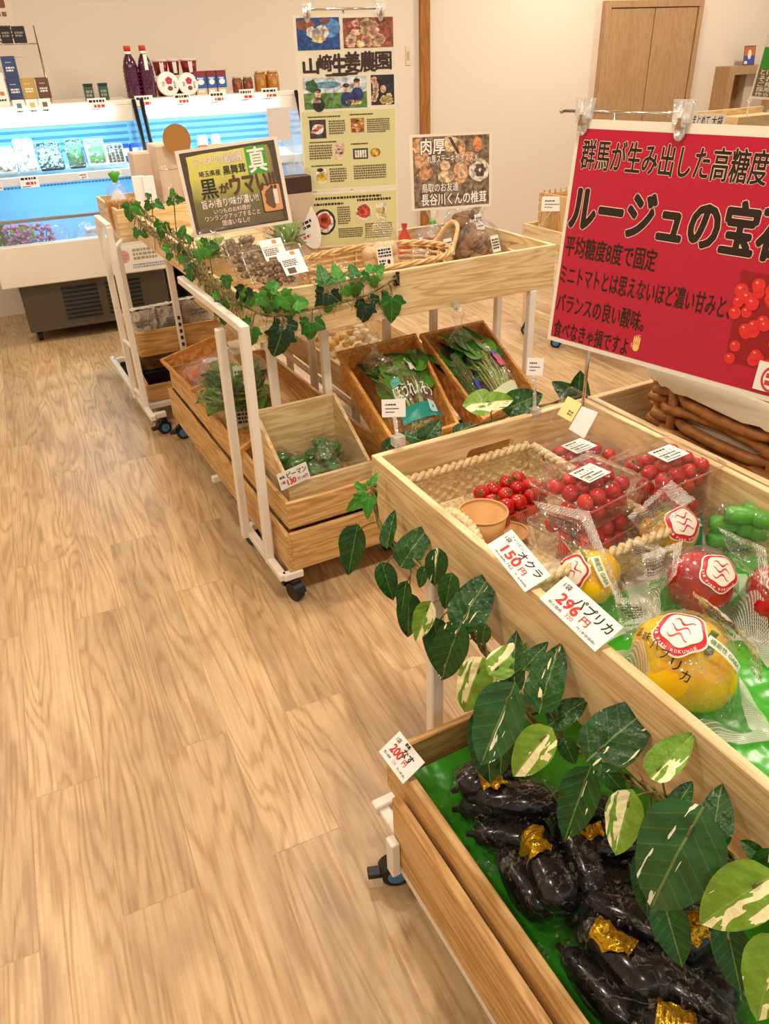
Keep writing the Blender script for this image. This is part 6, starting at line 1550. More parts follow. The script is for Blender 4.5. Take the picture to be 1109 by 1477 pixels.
# spinach bag in the first big basket
def bunch_bag(bk, label, baglabel, u0, u1, v0, v1, leafm, stalkm, seed, nleaf=22, hh=.07, lift=.065):
    r = random.Random(seed); P = lambda u, v, h: inbasket(bk, u0+(u1-u0)*u, v0+(v1-v0)*v, lift+h)
    nrm = bk[2]; t = thing('leafy_bunch', label, 'vegetable', P(.5, .5, 0))
    s = MB()
    for k in range(26):
        u = r.uniform(.2, .8); s.tube(spline([P(u*.6+.2, .97, r.uniform(0, hh*.4)), P(u, .62, r.uniform(.01, hh)), P(u*1.3-.15, .30, r.uniform(.02, hh))], 3), .0035, 5)
    s.build('stalks', stalkm, t)
    l = MB(); dv = (P(.5, 0, 0)-P(.5, 1, 0)).normalized(); du = (P(1, .5, 0)-P(0, .5, 0)).normalized()
    for k in range(nleaf):
        u = r.uniform(.08, .92); v = r.uniform(.28, .62)
        leafblade(l, P(u, v, r.uniform(.015, hh)), dv+du*r.uniform(-.6, .6)+nrm*r.uniform(-.15, .25), r.uniform(.10, .15), r.uniform(.055, .085), nrm, r.uniform(.1, .4), r.randrange(2))
    l.build('leaves', leafm, t)
    fn = lambda u, v: P(u*1.06-.03, v*1.04-.02, hh*1.15*(max(0, math.sin(math.pi*u))**.5)*(max(0, math.sin(math.pi*min(1, v*.9+.06)))**.5)+.006*nz((u*9, v*11, seed))+.004*nz((u*23, v*25, seed)))
    mb = MB(); mb.grid(fn, 30, 36); bag = mb.build('greens_bag', FILM2); tag(bag, baglabel, 'vegetable bag', 'clear bags in the tilted baskets')
    return bag, fn, nrm
bag, fn, nrm = bunch_bag(BK1, 'bunch of spinach with leaves at the raised end of its basket', 'printed clear spinach bag filling the first tilted basket', .16, .96, .08, .92, [LEAFD, LEAFM], STALK, 1, 40)
def onfilm(name, fn, nrm, u0, u1, v0, v1, mat, parent, lift=.004, n=8):
    mb = MB(); mb.grid(lambda a, b: fn(u0+(u1-u0)*a, v0+(v1-v0)*b)+nrm*lift, n, n); return mb.build(name, mat, parent)
onfilm('teal_band', fn, nrm, .16, .96, .80, .94, TEAL, bag)
onfilm('teal_sticker', fn, nrm, .18, .38, .46, .56, M('teal_light', (110, 196, 190), .4), bag)
onfilm('price_sticker', fn, nrm, .66, .90, .20, .40, PAPER, bag, .006)
onfilm('corner_sticker', fn, nrm, .72, .88, .78, .90, M('sticker_pale_teal', (196, 230, 226), .4), bag, .006)
e = MB(); write(e, 'ほうれんそう', 0, 0, 1, 1, 0, .03); e.v = [fn(.20+.72*p.x, .72-.16*p.y)+nrm*.006 for p in e.v]; e.build('lettering', M('print_white', (248, 248, 242), .4), bag)
# second big basket: dark greens bag on one side, leafy stems with pink and blue label on the other
bag2, fn2, nrm2 = bunch_bag(BK2, 'bunch of long-leaved greens in the basket next to the spinach', 'clear bag with pink and blue label in the second tilted basket', .34, .98, .06, .98, [LEAFM, LEAFD], STALK, 2, 30)
onfilm('pink_label', fn2, nrm2, .55, .92, .48, .66, M('label_pink', (214, 70, 120), .4), bag2); onfilm('blue_label', fn2, nrm2, .56, .90, .42, .49, M('label_blue', (52, 74, 180), .4), bag2)
onfilm('small_pink_label', fn2, nrm2, .46, .72, .18, .26, M('label_pink'), bag2); onfilm('white_band', fn2, nrm2, .14, .80, .84, .95, M('band_pale', (220, 230, 190), .4), bag2)
bag3, fn3, nrm3 = bunch_bag(BK2, 'dark leafy bunch lying along the inner wall of the second tilted basket', 'dark-looking bag along the wall of the second tilted basket', .02, .36, .06, .86, [M('leaf_black_green', (16, 28, 14), .4), LEAFD], LEAFD, 3, 14, .05)
onfilm('blue_white_label', fn3, nrm3, .55, .95, .72, .92, M('label_blue'), bag3)
# gathered bag necks standing up above the two baskets
for i, (px, py, l, bg) in enumerate(((540, 492, 'x', bag), (662, 458, 'y', bag2))):
    p = at(px, py+14, Z=.66+.02*i); b = MB()
    b.lathe([(.050, -.045), (.030, -.02), (.010, .0), (.012, .02), (.026, .045), (.022, .06)], 22, T=TR(p, 0, R(-12))); b.v = [q+Vector((.008*nz(q*40), .008*nz(q*40+Vector((5, 0, 0))), .006*nz(q*60))) for q in b.v]
    b.build('bag_neck', FILM2, bg)
# carrots
CAR = M('carrot_orange', (222, 108, 36), .4); rn = random.Random(5); items = []
cl_ = []
for k in range(6):
    p = inbasket(BK3, .14+.14*k, .66+.05*(k % 2), .024+.02*(k % 2)); q = inbasket(BK3, .20+.14*k, .26+.08*(k % 2), .022+.016*(k % 2))
    b = MB(); b.tube(spline([p, p.lerp(q, .35), p.lerp(q, .7), q], 3), [.010, .017, .018, .017, .016, .014, .012, .010, .007, .003], 10); o = b.build('carrot', CAR)
    tag(o, 'orange carrot in the bag in the carrot basket', 'carrot', 'carrots in the bag')
fnc = lambda u, v: inbasket(BK3, .06+.86*u, .14+.72*v, .026+.034*(max(0, math.sin(math.pi*u)*math.sin(math.pi*v))**.5)+.004*nz((u*12, v*12, 5)))
mb = MB(); mb.grid(fnc, 24, 24); cb = mb.build('carrot_bag', FILM); tag(cb, 'clear bag with white sticker over the carrots', 'vegetable bag')
onfilm('sticker', fnc, BK3[2], .55, .92, .42, .58, PAPER, cb)
# lettuce in the second small basket
t = thing('lettuce', 'frilly green lettuce head behind the white legs of the middle cart', 'lettuce', inbasket(BK4, .5, .4, .02)); rn = random.Random(3)
l = MB(); c = inbasket(BK4, .5, .45, .085); n4 = BK4[2]
for k in range(60):
    a = rn.uniform(0, 6.28); el = rn.uniform(.1, 1.3); d = Vector((math.cos(a)*math.cos(el), math.sin(a)*math.cos(el), math.sin(el)))
    leafblade(l, c+d*.02, d, rn.uniform(.11, .15), .17, (0, 0, 1), .45, rn.randrange(3))
for p in l.v: p += Vector((.012*nz(p*60), .012*nz(p*60+Vector((9, 0, 0))), .014*nz(p*60+Vector((0, 9, 0)))))
l.build('leaves', [LEAFL, LEAFL, LEAFM], t)
b = MB(); b.ball(c+Vector((0, 0, .05)), .155, .145, .14, 22, fn=lambda d: 1+.08*nz(d, 5)); lb = b.build('lettuce_bag', FILM2); tag(lb, 'large clear bag around the frilly lettuce', 'vegetable bag')
b = MB(); b.lathe([(.06, -.03), (.03, 0), (.014, .03), (.024, .07), (.05, .10)], 20, T=TR(c+Vector((.03, .05, .17)))); b.v = [q+Vector((.01*nz(q*40), .01*nz(q*40+Vector((5, 0, 0))), 0)) for q in b.v]; b.build('bag_neck', FILM2, lb)
q = at(354, 540, Y=2.84)
for i, (u, w_) in enumerate(((.0, .05), (-.03, .06))):
    T = Matrix.Translation(at((347, 350)[i], (545, 600)[i], Y=2.66)) @ Matrix.Rotation(R(-15), 4, 'Z') @ Matrix.Rotation(R(70), 4, 'X'); b = MB(); b.box(-.025, .025, -.045, .045, 0, .001, T=T); st_ = b.build('sticker', PAPER, lb)
    k = MB(); bars(k, -.02, -.03, .02, .03, 4, .0016, rn, 0, T); k.build('sticker_print', INK if i else M('print_green', (70, 140, 70), .5), st_)
# ---------------- mushrooms on the middle cart
MUSH = M('maitake_brown', (96, 70, 46), .7); g = NT(MUSH); g.put(g.b.inputs['Base Color'], g.ramp(g.noise(g.coord(), 110, 3), [(.33, (70, 48, 30)), (.52, (140, 108, 72)), (.70, (206, 174, 132))]))
def clam(px4, Y0, label, seed, lab):
    bl, br, tl = [at(*p, Y=Y0+dy) for p, dy in zip(px4, (0, 0, .10))]
    T = frame(bl, br-bl, tl-bl); w_ = (br-bl).length; h_ = (tl-bl).length
    t = thing('mushroom_pack', label, 'mushroom pack', group='clear packs of maitake', mat=T); r = random.Random(seed)
    rings = [[(x, y, z) for x, y in rrect(w_*e, h_*e, w_*(1-e), h_*(1-e), .014, 6)] for e, z in ((.05, -.035), (.03, -.033), (0, 0), (-.02, .001), (0, .003), (.05, .022), (.08, .024))]
    b = MB(); rings_mesh(b, rings, cap1=True); b.build('clamshell', PET, t, local=True)
    b = MB(); b.tube([(p[0], p[1], .001) for p in rings[3]], .0024, 6, closed=True); b.build('clamshell_edge', PET, t, local=True)
    m_ = MB()
    for k in range(46):
        x, y = w_*r.uniform(.12, .62), h_*r.uniform(.10, .66)
        m_.ball((x, y, r.uniform(-.022, .010)), r.uniform(.010, .017), r.uniform(.007, .013), .007, 12, fn=lambda d: 1+.55*nz(d*2.6+Vector((k, 0, 0))))
    m_.build('maitake', MUSH, t, local=True)
    if lab:
        b = MB(); b.box(w_*.52, w_*.92, h_*.10, h_*.72, .0250, .0256); s = b.build('label', PAPER, t, local=True)
        k = MB(); bars(k, w_*.55, h_*.32, w_*.80, h_*.50, 4, .0259, r, 0); k.add([(w_*.74, h_*.60, .0259), (w_*.82, h_*.60, .0259), (w_*.82, h_*.69, .0259), (w_*.74, h_*.69, .0259)], [(0, 1, 2, 3)], 1); k.add([(w_*.58, h_*.13, .0259), (w_*.72, h_*.13, .0259), (w_*.72, h_*.28, .0259), (w_*.58, h_*.28, .0259)], [(0, 1, 2, 3)], 2)
        k.build('label_print', [INK, A(200, 130, 60), A(90, 66, 48)], s, local=True)
clam(((372, 420), (452, 402), (352, 366)), 2.235, 'clear maitake pack with printed label leaning at the very front of the stack', 1, True)
clam(((345, 404), (425, 388), (328, 346)), 2.36, 'clear maitake pack leaning in the middle of the stack', 2, True)
clam(((331, 386), (402, 372), (313, 332)), 2.47, 'clear maitake pack leaning at the back beneath the maitake sign', 3, False)
# green vegetable packs behind
rn = random.Random(31)
for i, (px, py, s_, l) in enumerate(((410, 338, .06, 'soft green leafy bag between the maitake sign and the ginger poster'), (300, 358, .05, 'small bag of green sprouts below the maitake sign, near the ivy'))):
    p = at(px, py, Y=2.64 if i == 0 else 2.60); t = thing('greens_bag', l, 'vegetable bag', (p.x, p.y, max(.813, p.z-s_)))
    b = MB()
    for k in range(34):
        a = rn.uniform(0, 6.28); e_ = rn.uniform(0, 1.4); d = Vector((math.cos(a)*math.cos(e_), .6*math.sin(a)*math.cos(e_), math.sin(e_))); leafblade(b, Vector((0, 0, s_*.3))+d*s_*.3, d, s_*1.1, s_*.5, (0, 0, 1), .3, k % 2)
    b.build('greens', [LEAFM, LEAFD], t, local=True)
    b = MB(); b.ball((0, 0, s_*1.1), s_*1.3, s_*.75, s_*1.25, 18, fn=lambda d: 1+.12*nz(d, 5)); b.build('film', FILM2, t, local=True)
    b = MB(); 
    for k in range(30): b.tube([(rn.uniform(-.03, .03), -.02, s_*.4), (rn.uniform(-.05, .05), -.03, s_*1.7)], .003, 5)
    b.build('stems', LEAFL, t, local=True)
# paper leaf tag beside the poster; dark-lidded pack above it
c = [at(436, 345, Y=2.66), at(452, 338, Y=2.66), at(418, 285, Y=2.66)]
T = frame(at(440, 318, Y=2.67), Vector((1, -.1, .35)), Vector((-.2, .1, 1)))
t = thing('paper_tag', 'rounded white paper tag with green dot between the maitake sign and ginger poster', 'tag', mat=T)
b = MB(); b.poly(ell(0, 0, .045, .105, 24), [], -.0006, 0); b.build('paper', PAPER, t, local=True)
k = MB(); k.poly(ell(-.012, .03, .011, .012, 14), [], .0006, .0006, 0); bars(k, -.02, -.03, .02, .0, 2, .0006, rn, 1); bars(k, .004, .045, .03, .07, 2, .0006, rn, 1); bars(k, -.03, -.06, .0, -.045, 1, .0006, rn, 2); k.build('print', [A(150, 180, 90), INK, REDINK], t, local=True)
p = at(426, 262, Y=2.70); t = thing('mushroom_pack', 'dark-filled clear pack standing beside the ginger poster, above the paper tag', 'mushroom pack', (p.x, 2.70, .8125))
zt_ = p.z-.8125
MB().box(-.05, .05, -.03, .03, 0, zt_-.035).build('lower_box', M('box_beige', (214, 190, 164), .6), t, local=True, bevel=.003)
MB().box(-.05, .05, -.03, .03, zt_-.035, zt_+.02).build('dark_contents', M('contents_dark', (70, 46, 32), .6), t, local=True, bevel=.004)
b = MB(); b.hexa([(-.055, -.035, zt_+.02), (.055, -.035, zt_+.02), (.055, .035, zt_+.02), (-.055, .035, zt_+.02)], [(-.02, -.01, zt_+.07), (.02, -.01, zt_+.07), (.02, .01, zt_+.07), (-.02, .01, zt_+.07)]); b.build('clear_cover', PET, t, local=True)
# ginger bags in the pale wicker basket
GING = M('ginger_skin', (232, 196, 148), .55); rn = random.Random(17)
p0 = at(538, 358, Y=2.42)
for i, (x, y, lab, px) in enumerate(((at(548, 345, Y=2.44).x, 2.44, 'bag of ginger with a white label standing in the wicker basket', 540), (at(492, 365, Y=2.40).x, 2.40, 'flat bag of ginger with a white label lying at one end of the wicker basket', 490), (at(600, 350, Y=2.42).x, 2.42, 'flat clear bag of ginger lying low in the wicker basket', 585))):
    t = thing('ginger_bag', lab, 'ginger bag', (x, y, .823)); hh = .105 if i == 0 else .05
    b = MB()
    for k in range(9): b.ball((rn.uniform(-.04, .04), rn.uniform(-.02, .02), hh*.3+rn.uniform(0, hh)), .030, .025, .026, 12, fn=lambda d: 1+.2*nz(d*1.5+Vector((k, i, 0))))
    b.build('ginger', GING, t, local=True)
    b = MB(); b.ball((0, 0, hh*.95), .075, .050, hh*1.0+.03, 18, fn=lambda d: 1+.12*nz(d, 4)); f_ = b.build('film', FILM2, t, local=True)
    T = Matrix.Translation((-.01, -.053, hh*1.15)) @ Matrix.Rotation(R(75 if i == 0 else 40), 4, 'X')
    b = MB(); b.box(-.030, .030, -.03, .035, 0, .0008, T=T); lb_ = b.build('label', PAPER, t, local=True)
    k = MB(); bars(k, -.025, .0, .025, .03, 3, .0012, rn, 0, T); bars(k, -.025, -.026, .0, -.006, 2, .0012, rn, 0, T); k.poly(ell(.012, -.016, .006, .008, 10), [], .0012, .0012, 0, T); k.build('label_print', INK, lb_, local=True)
# shiitake bags with green tape
SHI = M('shiitake_cap', (140, 100, 64), .65); SHIL = M('shiitake_pale', (206, 172, 132), .6); GTAPE = M('green_tape', (70, 168, 40), .35)
for i, (px, py, l, zz) in enumerate(((624, 350, 'bag of shiitake with green tape beside the wicker handle', 0), (668, 330, 'bag of shiitake with green tape in the back row', .05), (690, 352, 'bag of shiitake with white sticker nearest the far corner of the tray', 0))):
    y = (2.56, 2.66, 2.50)[i]; x = at(px, py, Y=y).x; t = thing('shiitake_bag', l, 'mushroom bag', (x, y, .8125)); sc_ = .068; MS = Matrix.Scale(1.18, 4)
    b = MB(); 
    for k in range(14):
        T = MS @ TR((rn.uniform(-.045, .045), rn.uniform(-.045, .03), .025+rn.uniform(0, .085+zz)), rn.uniform(0, 6), rn.uniform(-1, 1), rn.uniform(-1, 1))
        b.lathe([(.0, .016), (.014, .014), (.026, .004), (.027, -.003), (.02, -.006)], 14, 0, T); b.lathe([(.024, -.004), (0, -.003)], 14, 1, T); b.tube([T @ Vector((0, 0, -.004)), T @ Vector((.003, 0, -.025))], .007, 7, 1)
    b.build('shiitake', [SHI, SHIL], t, local=True)
    b = MB(); b.ball((0, -.005, .088+zz*.5), .092, .078, .098+zz*.5, 20, fn=lambda d: 1+.10*nz(d, 4)); f_ = b.build('film', FILM2, t, local=True)
    b = MB(); zt2 = .178+zz; b.lathe([(.032, zt2-.012), (.012, zt2+.006), (.010, zt2+.016), (.024, zt2+.05)], 16); b.v = [q+Vector((.005*nz(q*60), .005*nz(q*60+Vector((4, 0, 0))), 0)) for q in b.v]; b.build('gathered_neck', FILM2, t, local=True)
    if i < 2: b = MB(); b.tube([(0, 0, zt2+.004), (0, 0, zt2+.016)], .0125, 12); b.build('tape', GTAPE, t, local=True)
    T = Matrix.Translation((.02, -.083, .11+zz)) @ Matrix.Rotation(R(15), 4, 'Z') @ Matrix.Rotation(R(70), 4, 'X'); b = MB(); b.box(-.022, .022, -.03, .03, 0, .0008, T=T); s_ = b.build('sticker', PAPER, t, local=True); k = MB(); bars(k, -.018, -.02, .018, .02, 4, .0012, rn, 0, T); k.build('sticker_print', INK, s_, local=True)
# red net bag behind the poster
p = at(583, 322, Y=2.68); t = thing('net_bag', 'small red net bag peeking out behind the ginger poster', 'bag', (p.x, 2.68, .8125))
b = MB(); b.lathe([(.0, 0), (.05, .01), (.06, .05), (.035, .10), (.008, .15), (.012, .17)], 18); b.build('net', M('net_red', (206, 80, 60), .5), t, local=True)
# clip on the front panel that holds the ivy, and clear price clips
def price_clip(label, base, card, w_=.042, h_=.030, name='price_clip'):
    base = Vector(base); card = Vector(card); t = thing(name, label, 'price clip', base, group='clear price clips')
    b = MB(); b.tube([base, base.lerp(card, .5)+Vector((0, 0, .004)), card], .0042, 8); b.box(base.x-.012, base.x+.012, base.y-.010, base.y+.010, base.z-.012, base.z+.008); b.build('clear_stem', PET2, t)
    cd = (CO-card); cd.z *= .6; cd.normalize(); x = Vector((0, 0, 1)).cross(cd).normalized(); T = frame(card-x*w_/2, x, cd.cross(x))
    b = MB(); b.box(0, w_, -.002, h_, .001, .0018, T=T); c_ = b.build('card', PAPER, t); k = MB(); bars(k, w_*.15, h_*.62, w_*.7, h_*.76, 1, .0022, rn, 0, T); bars(k, w_*.15, h_*.40, w_*.85, h_*.50, 1, .0022, rn, 0, T); bars(k, w_*.15, h_*.20, w_*.6, h_*.29, 1, .0022, rn, 0, T); k.build('print', INK, c_)
price_clip('clear clip with white card on the back panel in front of the spinach', at(574, 634, Y=1.236), at(568, 600, Y=1.25), .048, .034)
price_clip('clear clip with white card at the back corner of the front cart', (at(770, 600, Y=1.236).x, 1.236, .852), at(771, 540, Y=1.25), .035, .036)
p = at(790, 330, X=2.98); price_clip('clear clip with white card on the pale background cart', at(780, 326, X=2.95), at(796, 304, X=2.95), .12, .075)
p = at(662, 468, Y=2.176); price_clip('clear clip hanging below the mushroom cart panel', at(656, 438, Y=2.174), at(660, 448, Y=2.172), .030, .012)
# ---------------- far cart goods
CB = M('cardboard_beige', (226, 204, 180), .6); WBX = M('box_white', (240, 232, 226), .5)
def boxpx(name, label, x0, x1, yt, yb, Yp, dep, mat, rot=0, lean=0, group=None, zmin=None):
    a = at(x0, yb, Y=Yp); b_ = at(x1, yb, Y=Yp); c_ = at((x0+x1)/2, yt, Y=Yp); z0 = zmin if zmin is not None else a.z; h_ = c_.z-z0; w_ = (b_-a).length
    t = thing(name, label, 'box', mat=TR(((a.x+b_.x)/2, Yp, z0), rot, lean), group=group)
    MB().box(-w_/2, w_/2, 0, dep, 0, h_).build('carton', mat, t, local=True, bevel=.003)
    MB().box(-w_/2+.004, w_/2-.004, .004, dep-.004, h_, h_+.002).build('top_flap', mat, t, local=True)
    return t, w_, h_
t, w_, h_ = boxpx('carton_box', 'large plain beige carton standing on the far cart behind the maitake sign', 236, 285, 208, 282, 4.22, .20, CB, zmin=.8135)
MB().box(-w_/2-.001, w_/2+.001, -.001, .0, h_*.70, h_*.705).build('flap_seam', M('seam_brown', (150, 120, 92), .7), t, local=True)
t, w_, h_ = boxpx('carton_box', 'lower beige carton between the black glass edge and the large carton', 199, 232, 220, 270, 4.36, .12, CB, zmin=.8135)
for i, (a, b_, l) in enumerate(((196, 215, 'white box leaning in the far cart, nearer the ivy corner'), (211, 228, 'white box leaning in the far cart, nearer the beige carton'))):
    t, w_, h_ = boxpx('leaning_box', l, a, b_, 252, 290, 4.20-.02*i, .04, WBX, R(-10), R(-18), 'leaning white boxes', zmin=.86)
    k = MB(); bars(k, -w_*.2, h_*.2, w_*.2, h_*.5, 3, -.0006, rn, 0, Matrix.Rotation(R(90), 4, 'X')); k.build('print', M('print_ochre', (170, 140, 90), .5), t, local=True)
p = at(255, 201, Y=4.18)
t = thing('round_board', 'round brown disc standing in front of the beige carton on the far cart', 'disc', (p.x, 4.18, p.z)); rr = (at(275, 201, Y=4.18)-p).length
b = MB(); b.poly(ell(0, 0, rr, rr, 40), [], -.004, .004, 0, Matrix.Rotation(R(85), 4, 'X')); b.build('disc', M('disc_brown', (166, 118, 48), .5), t, local=True)
b = MB(); b.tube([(0, .0, -rr), (0, .01, .8135-p.z)], .006, 8); b.build('stick', M('disc_brown'), t, local=True)
p = at(174, 284, Y=4.10); t = thing('root_bundle', 'bundle of thin brown roots at the corner of the far cart', 'vegetable', (p.x, 4.10, .8135))
b = MB()
for k in range(26): a = rn.uniform(-.05, .05); b.tube(spline([(a, rn.uniform(-.05, .05), .01), (a+rn.uniform(-.02, .02), 0, .09), (a*1.4, rn.uniform(-.03, .03), .165)], 3), .005, 5)
b.build('roots', M('root_brown', (196, 140, 84), .6), t, local=True)
p = at(166, 262, Y=4.25); t = thing('tied_bag', 'small clear bag tied with a green twist at the corner of the far cart', 'bag', (p.x, 4.25, .8135)); zz = p.z-.8135
b = MB(); b.ball((0, 0, zz*.5), .06, .05, zz*.52, 16, fn=lambda d: 1+.12*nz(d, 4)); b.build('film', FILM2, t, local=True)
b = MB(); b.ball((0, 0, zz*.45), .045, .035, zz*.4, 12, fn=lambda d: 1+.1*nz(d, 5)); b.build('contents', M('contents_white', (226, 232, 236), .5), t, local=True)
b = MB(); b.lathe([(.008, zz*.98), (.012, zz), (.03, zz+.04), (0.0, zz+.05)], 12); b.build('green_tie', GTAPE, t, local=True)
p = at(239, 252, Y=4.12); t = thing('clear_bag', 'crumpled clear bag hanging before the beige carton of the far cart', 'bag', (p.x, 4.12, .8135)); zz = p.z-.8135
b = MB(); b.lathe([(.04, 0), (.05, zz*.3), (.03, zz*.7), (.015, zz), (.03, zz+.05)], 16); b.v = [q+Vector((.01*nz(q*30), .01*nz(q*30+Vector((4, 0, 0))), 0)) for q in b.v]; b.build('film', FILM2, t, local=True)
p = at(410, 195, Y=4.25)
# clear upright pack at the far end of the middle cart, before the lit showcase
p = at(402, 190, Y=2.74); t = thing('clear_bag', 'tall crinkled clear bag with white header before the lit showcase', 'bag', (p.x, 2.735, .8125)); zz = .9
zt2 = at(402, 155, Y=2.735).z-.8125
b = MB(); b.hexa([(-.045, -.02, 0), (.045, -.02, 0), (.045, .012, 0), (-.045, .012, 0)], [(-.045, -.003, zt2), (.045, -.003, zt2), (.045, .003, zt2), (-.045, .003, zt2)]); b.build('film', FILM2, t, local=True)
MB().box(-.040, .040, -.006, -.004, zt2-.10, zt2).build('header_card', M('header_pale', (236, 226, 220), .5), t, local=True)
# bags of yellow sweets on the low grey cart
YSW = M('sweet_yellow', (226, 180, 92), .5)
for i, (px, py, l) in enumerate(((440, 500, 'bag of yellow sweets on the low cart, nearer the white legs'), (482, 492, 'bag of yellow sweets on the low cart, nearer the spinach basket'), (500, 487, 'pale bag of sweets at the end of the low cart'))):
    p = at(px, py, Z=.42); x, y = max(1.28, min(1.60, p.x+.06)), min(p.y, 3.35); t = thing('sweets_bag', l, 'bag', (x, y, .3535), group='bags of sweets on the low cart')
    b = MB()
    for k in range(16): b.ball((rn.uniform(-.06, .06), rn.uniform(-.06, .06), .02+rn.uniform(0, .11)), .022, .018, .015, 8)
    b.build('sweets', YSW if i < 2 else M('sweet_pale', (236, 220, 186), .5), t, local=True)
    b = MB(); b.ball((0, 0, .085), .095, .085, .10, 16, fn=lambda d: 1+.12*nz(d, 4)); b.build('film', FILM2, t, local=True)
# newspapers wrapped bundles on the far cart's middle shelf
NEWS = M('newsprint', (206, 196, 182), .8); g = NT(NEWS)
g.put(g.b.inputs['Base Color'], g.ramp(g.noise(g.coord((60, 60, 200)), 2.0, 2), [(.42, (150, 140, 128)), (.50, (216, 206, 192))]))
for i, (a, b_, yt, Yp, l) in enumerate(((186, 226, 441, 3.80, 'crumpled newspaper bundle at the leg of the far cart'), (226, 262, 434, 3.82, 'newspaper bundle with a dark photograph on the far cart shelf'), (262, 312, 424, 3.86, 'grey printed paper bundle beside the slotted leg of the far cart'))):
    p, q = at(a, 480, Y=Yp), at(b_, 480, Y=Yp); zt3 = at((a+b_)/2, yt, Y=Yp).z; w_ = q.x-p.x; t = thing('newspaper_bundle', l, 'newspaper', ((p.x+q.x)/2, Yp, .3475), group='newspaper bundles')
    hh = zt3-.3475; b = MB()
    b.grid(lambda u, v: Vector((-w_/2*1.0+w_*u, -.06+.03*nz((u*4, v*4, i))-.02*math.sin(math.pi*u), hh*v))+Vector((0, .012*nz((u*11, v*9, i+4)), .008*nz((u*8, 0, i)))), 16, 16); b.grid(lambda u, v: Vector((-w_/2+w_*u, -.06+.12*v, hh*(1-.1*v)+.008*nz((u*8, 0, i)))), 10, 6); b.grid(lambda u, v: Vector((w_/2-w_*u, .06, hh*.9*v)), 4, 4)
    b.grid(lambda u, v: Vector((-w_/2, .06-.12*u, hh*v*(.9+.1*u))), 4, 4); b.grid(lambda u, v: Vector((w_/2, -.06+.12*u, hh*v*(1-.1*u))), 4, 4)
    b.build('paper', NEWS, t, local=True)
    k = MB(); 
    if i == 1: bars(k, -w_*.2, hh*.3, w_*.4, hh*.75, 9, .0, rn, 0, Matrix.Translation((0, -.105, 0)) @ Matrix.Rotation(R(90), 4, 'X'))
    else: bars(k, -w_*.3, hh*.62, w_*.3, hh*.8, 2, .0, rn, 0, Matrix.Translation((0, -.105, 0)) @ Matrix.Rotation(R(90), 4, 'X'))
    k.build('print', M('news_grey', (120, 112, 104), .7), t, local=True)
bpy.data.objects.remove(_to)
# ================================================================ garlands
def leaf_material(nm, dark, mid, cream, amount, rough=.28):
    m_ = M(nm, mid, rough, coat=.06, spec=.35); g = NT(m_)
    tc = g.add('ShaderNodeTexCoord').outputs['Object']; oi = g.add('ShaderNodeObjectInfo').outputs['Random']
    sp = g.add('ShaderNodeSeparateXYZ', {0: tc}); ax = g.math('ABSOLUTE', sp.outputs[0])
    base = g.mix(g.noise(tc, 3.0, 2), lin(dark), lin(mid))
    base = g.mix(g.math('MULTIPLY', oi, .35), base, lin(dark))
    vein = g.math('LESS_THAN', ax, .011)
    sv = g.math('SINE', g.math('MULTIPLY', g.math('SUBTRACT', sp.outputs[1], g.math('MULTIPLY', ax, .75)), 36.0))
    vein = g.math('MAXIMUM', vein, g.math('MULTIPLY', g.math('GREATER_THAN', sv, .965), .32))
    c = g.mix(g.math('MULTIPLY', vein, .26), base, lin((190, 206, 120)))
    if amount:
        mp = g.add('ShaderNodeMapping', {'Vector': tc, 'Rotation': (0, 0, .75), 'Scale': (13, 2.6, 1) if amount < .5 else (5, 1.6, 1)}).outputs[0]
        va = g.add('ShaderNodeVectorMath', {0: mp, 1: g.math('MULTIPLY', oi, 31.0)}, operation='ADD').outputs[0]
        st_ = g.noise(va, 1.0, 2, .4)
        side = g.math('MULTIPLY', sp.outputs[0], g.math('SUBTRACT', g.math('MULTIPLY', g.math('GREATER_THAN', oi, .5), 2.0), 1.0))
        big = g.math('MULTIPLY', g.math('GREATER_THAN', side, .02), .14 if amount < .5 else .26)
        edge = g.math('MULTIPLY', ax, -.25)
        f = g.math('GREATER_THAN', g.math('ADD', g.math('ADD', st_, big), edge), .755-.06*amount)
        c = g.mix(f, c, lin(cream))
    g.put(g.b.inputs['Base Color'], c)
    g.put(g.b.inputs['Normal'], g.bump(g.math('ADD', g.math('MULTIPLY', sv, .25), g.math('MULTIPLY', g.noise(tc, 9, 2), 3.0)), .12, .02))
    return m_
PD_ = leaf_material('pothos_leaf_dark', (10, 48, 12), (34, 98, 24), (236, 236, 180), .25, .38)
PG_ = leaf_material('pothos_leaf_grey', (30, 76, 40), (60, 116, 56), (244, 244, 220), .35, .38)
PLt = leaf_material('pothos_leaf_light', (96, 142, 34), (142, 178, 60), (248, 242, 190), .9, .42)
PN_ = leaf_material('pothos_leaf_plain', (10, 48, 10), (38, 104, 26), (0, 0, 0), 0, .34)
IVB = leaf_material('ivy_leaf_bright', (40, 116, 30), (84, 166, 56), (0, 0, 0), 0)
IVD = leaf_material('ivy_leaf_dark', (8, 44, 22), (20, 66, 32), (0, 0, 0), 0)
IVM = leaf_material('ivy_leaf_mid', (30, 92, 32), (62, 130, 46), (0, 0, 0), 0)
STEM = M('vine_stem', (112, 98, 46), .6); g = NT(STEM); g.put(g.b.inputs['Base Color'], g.ramp(g.noise(g.coord(), 60, 3), [(.35, (92, 74, 38)), (.65, (128, 124, 60))]))
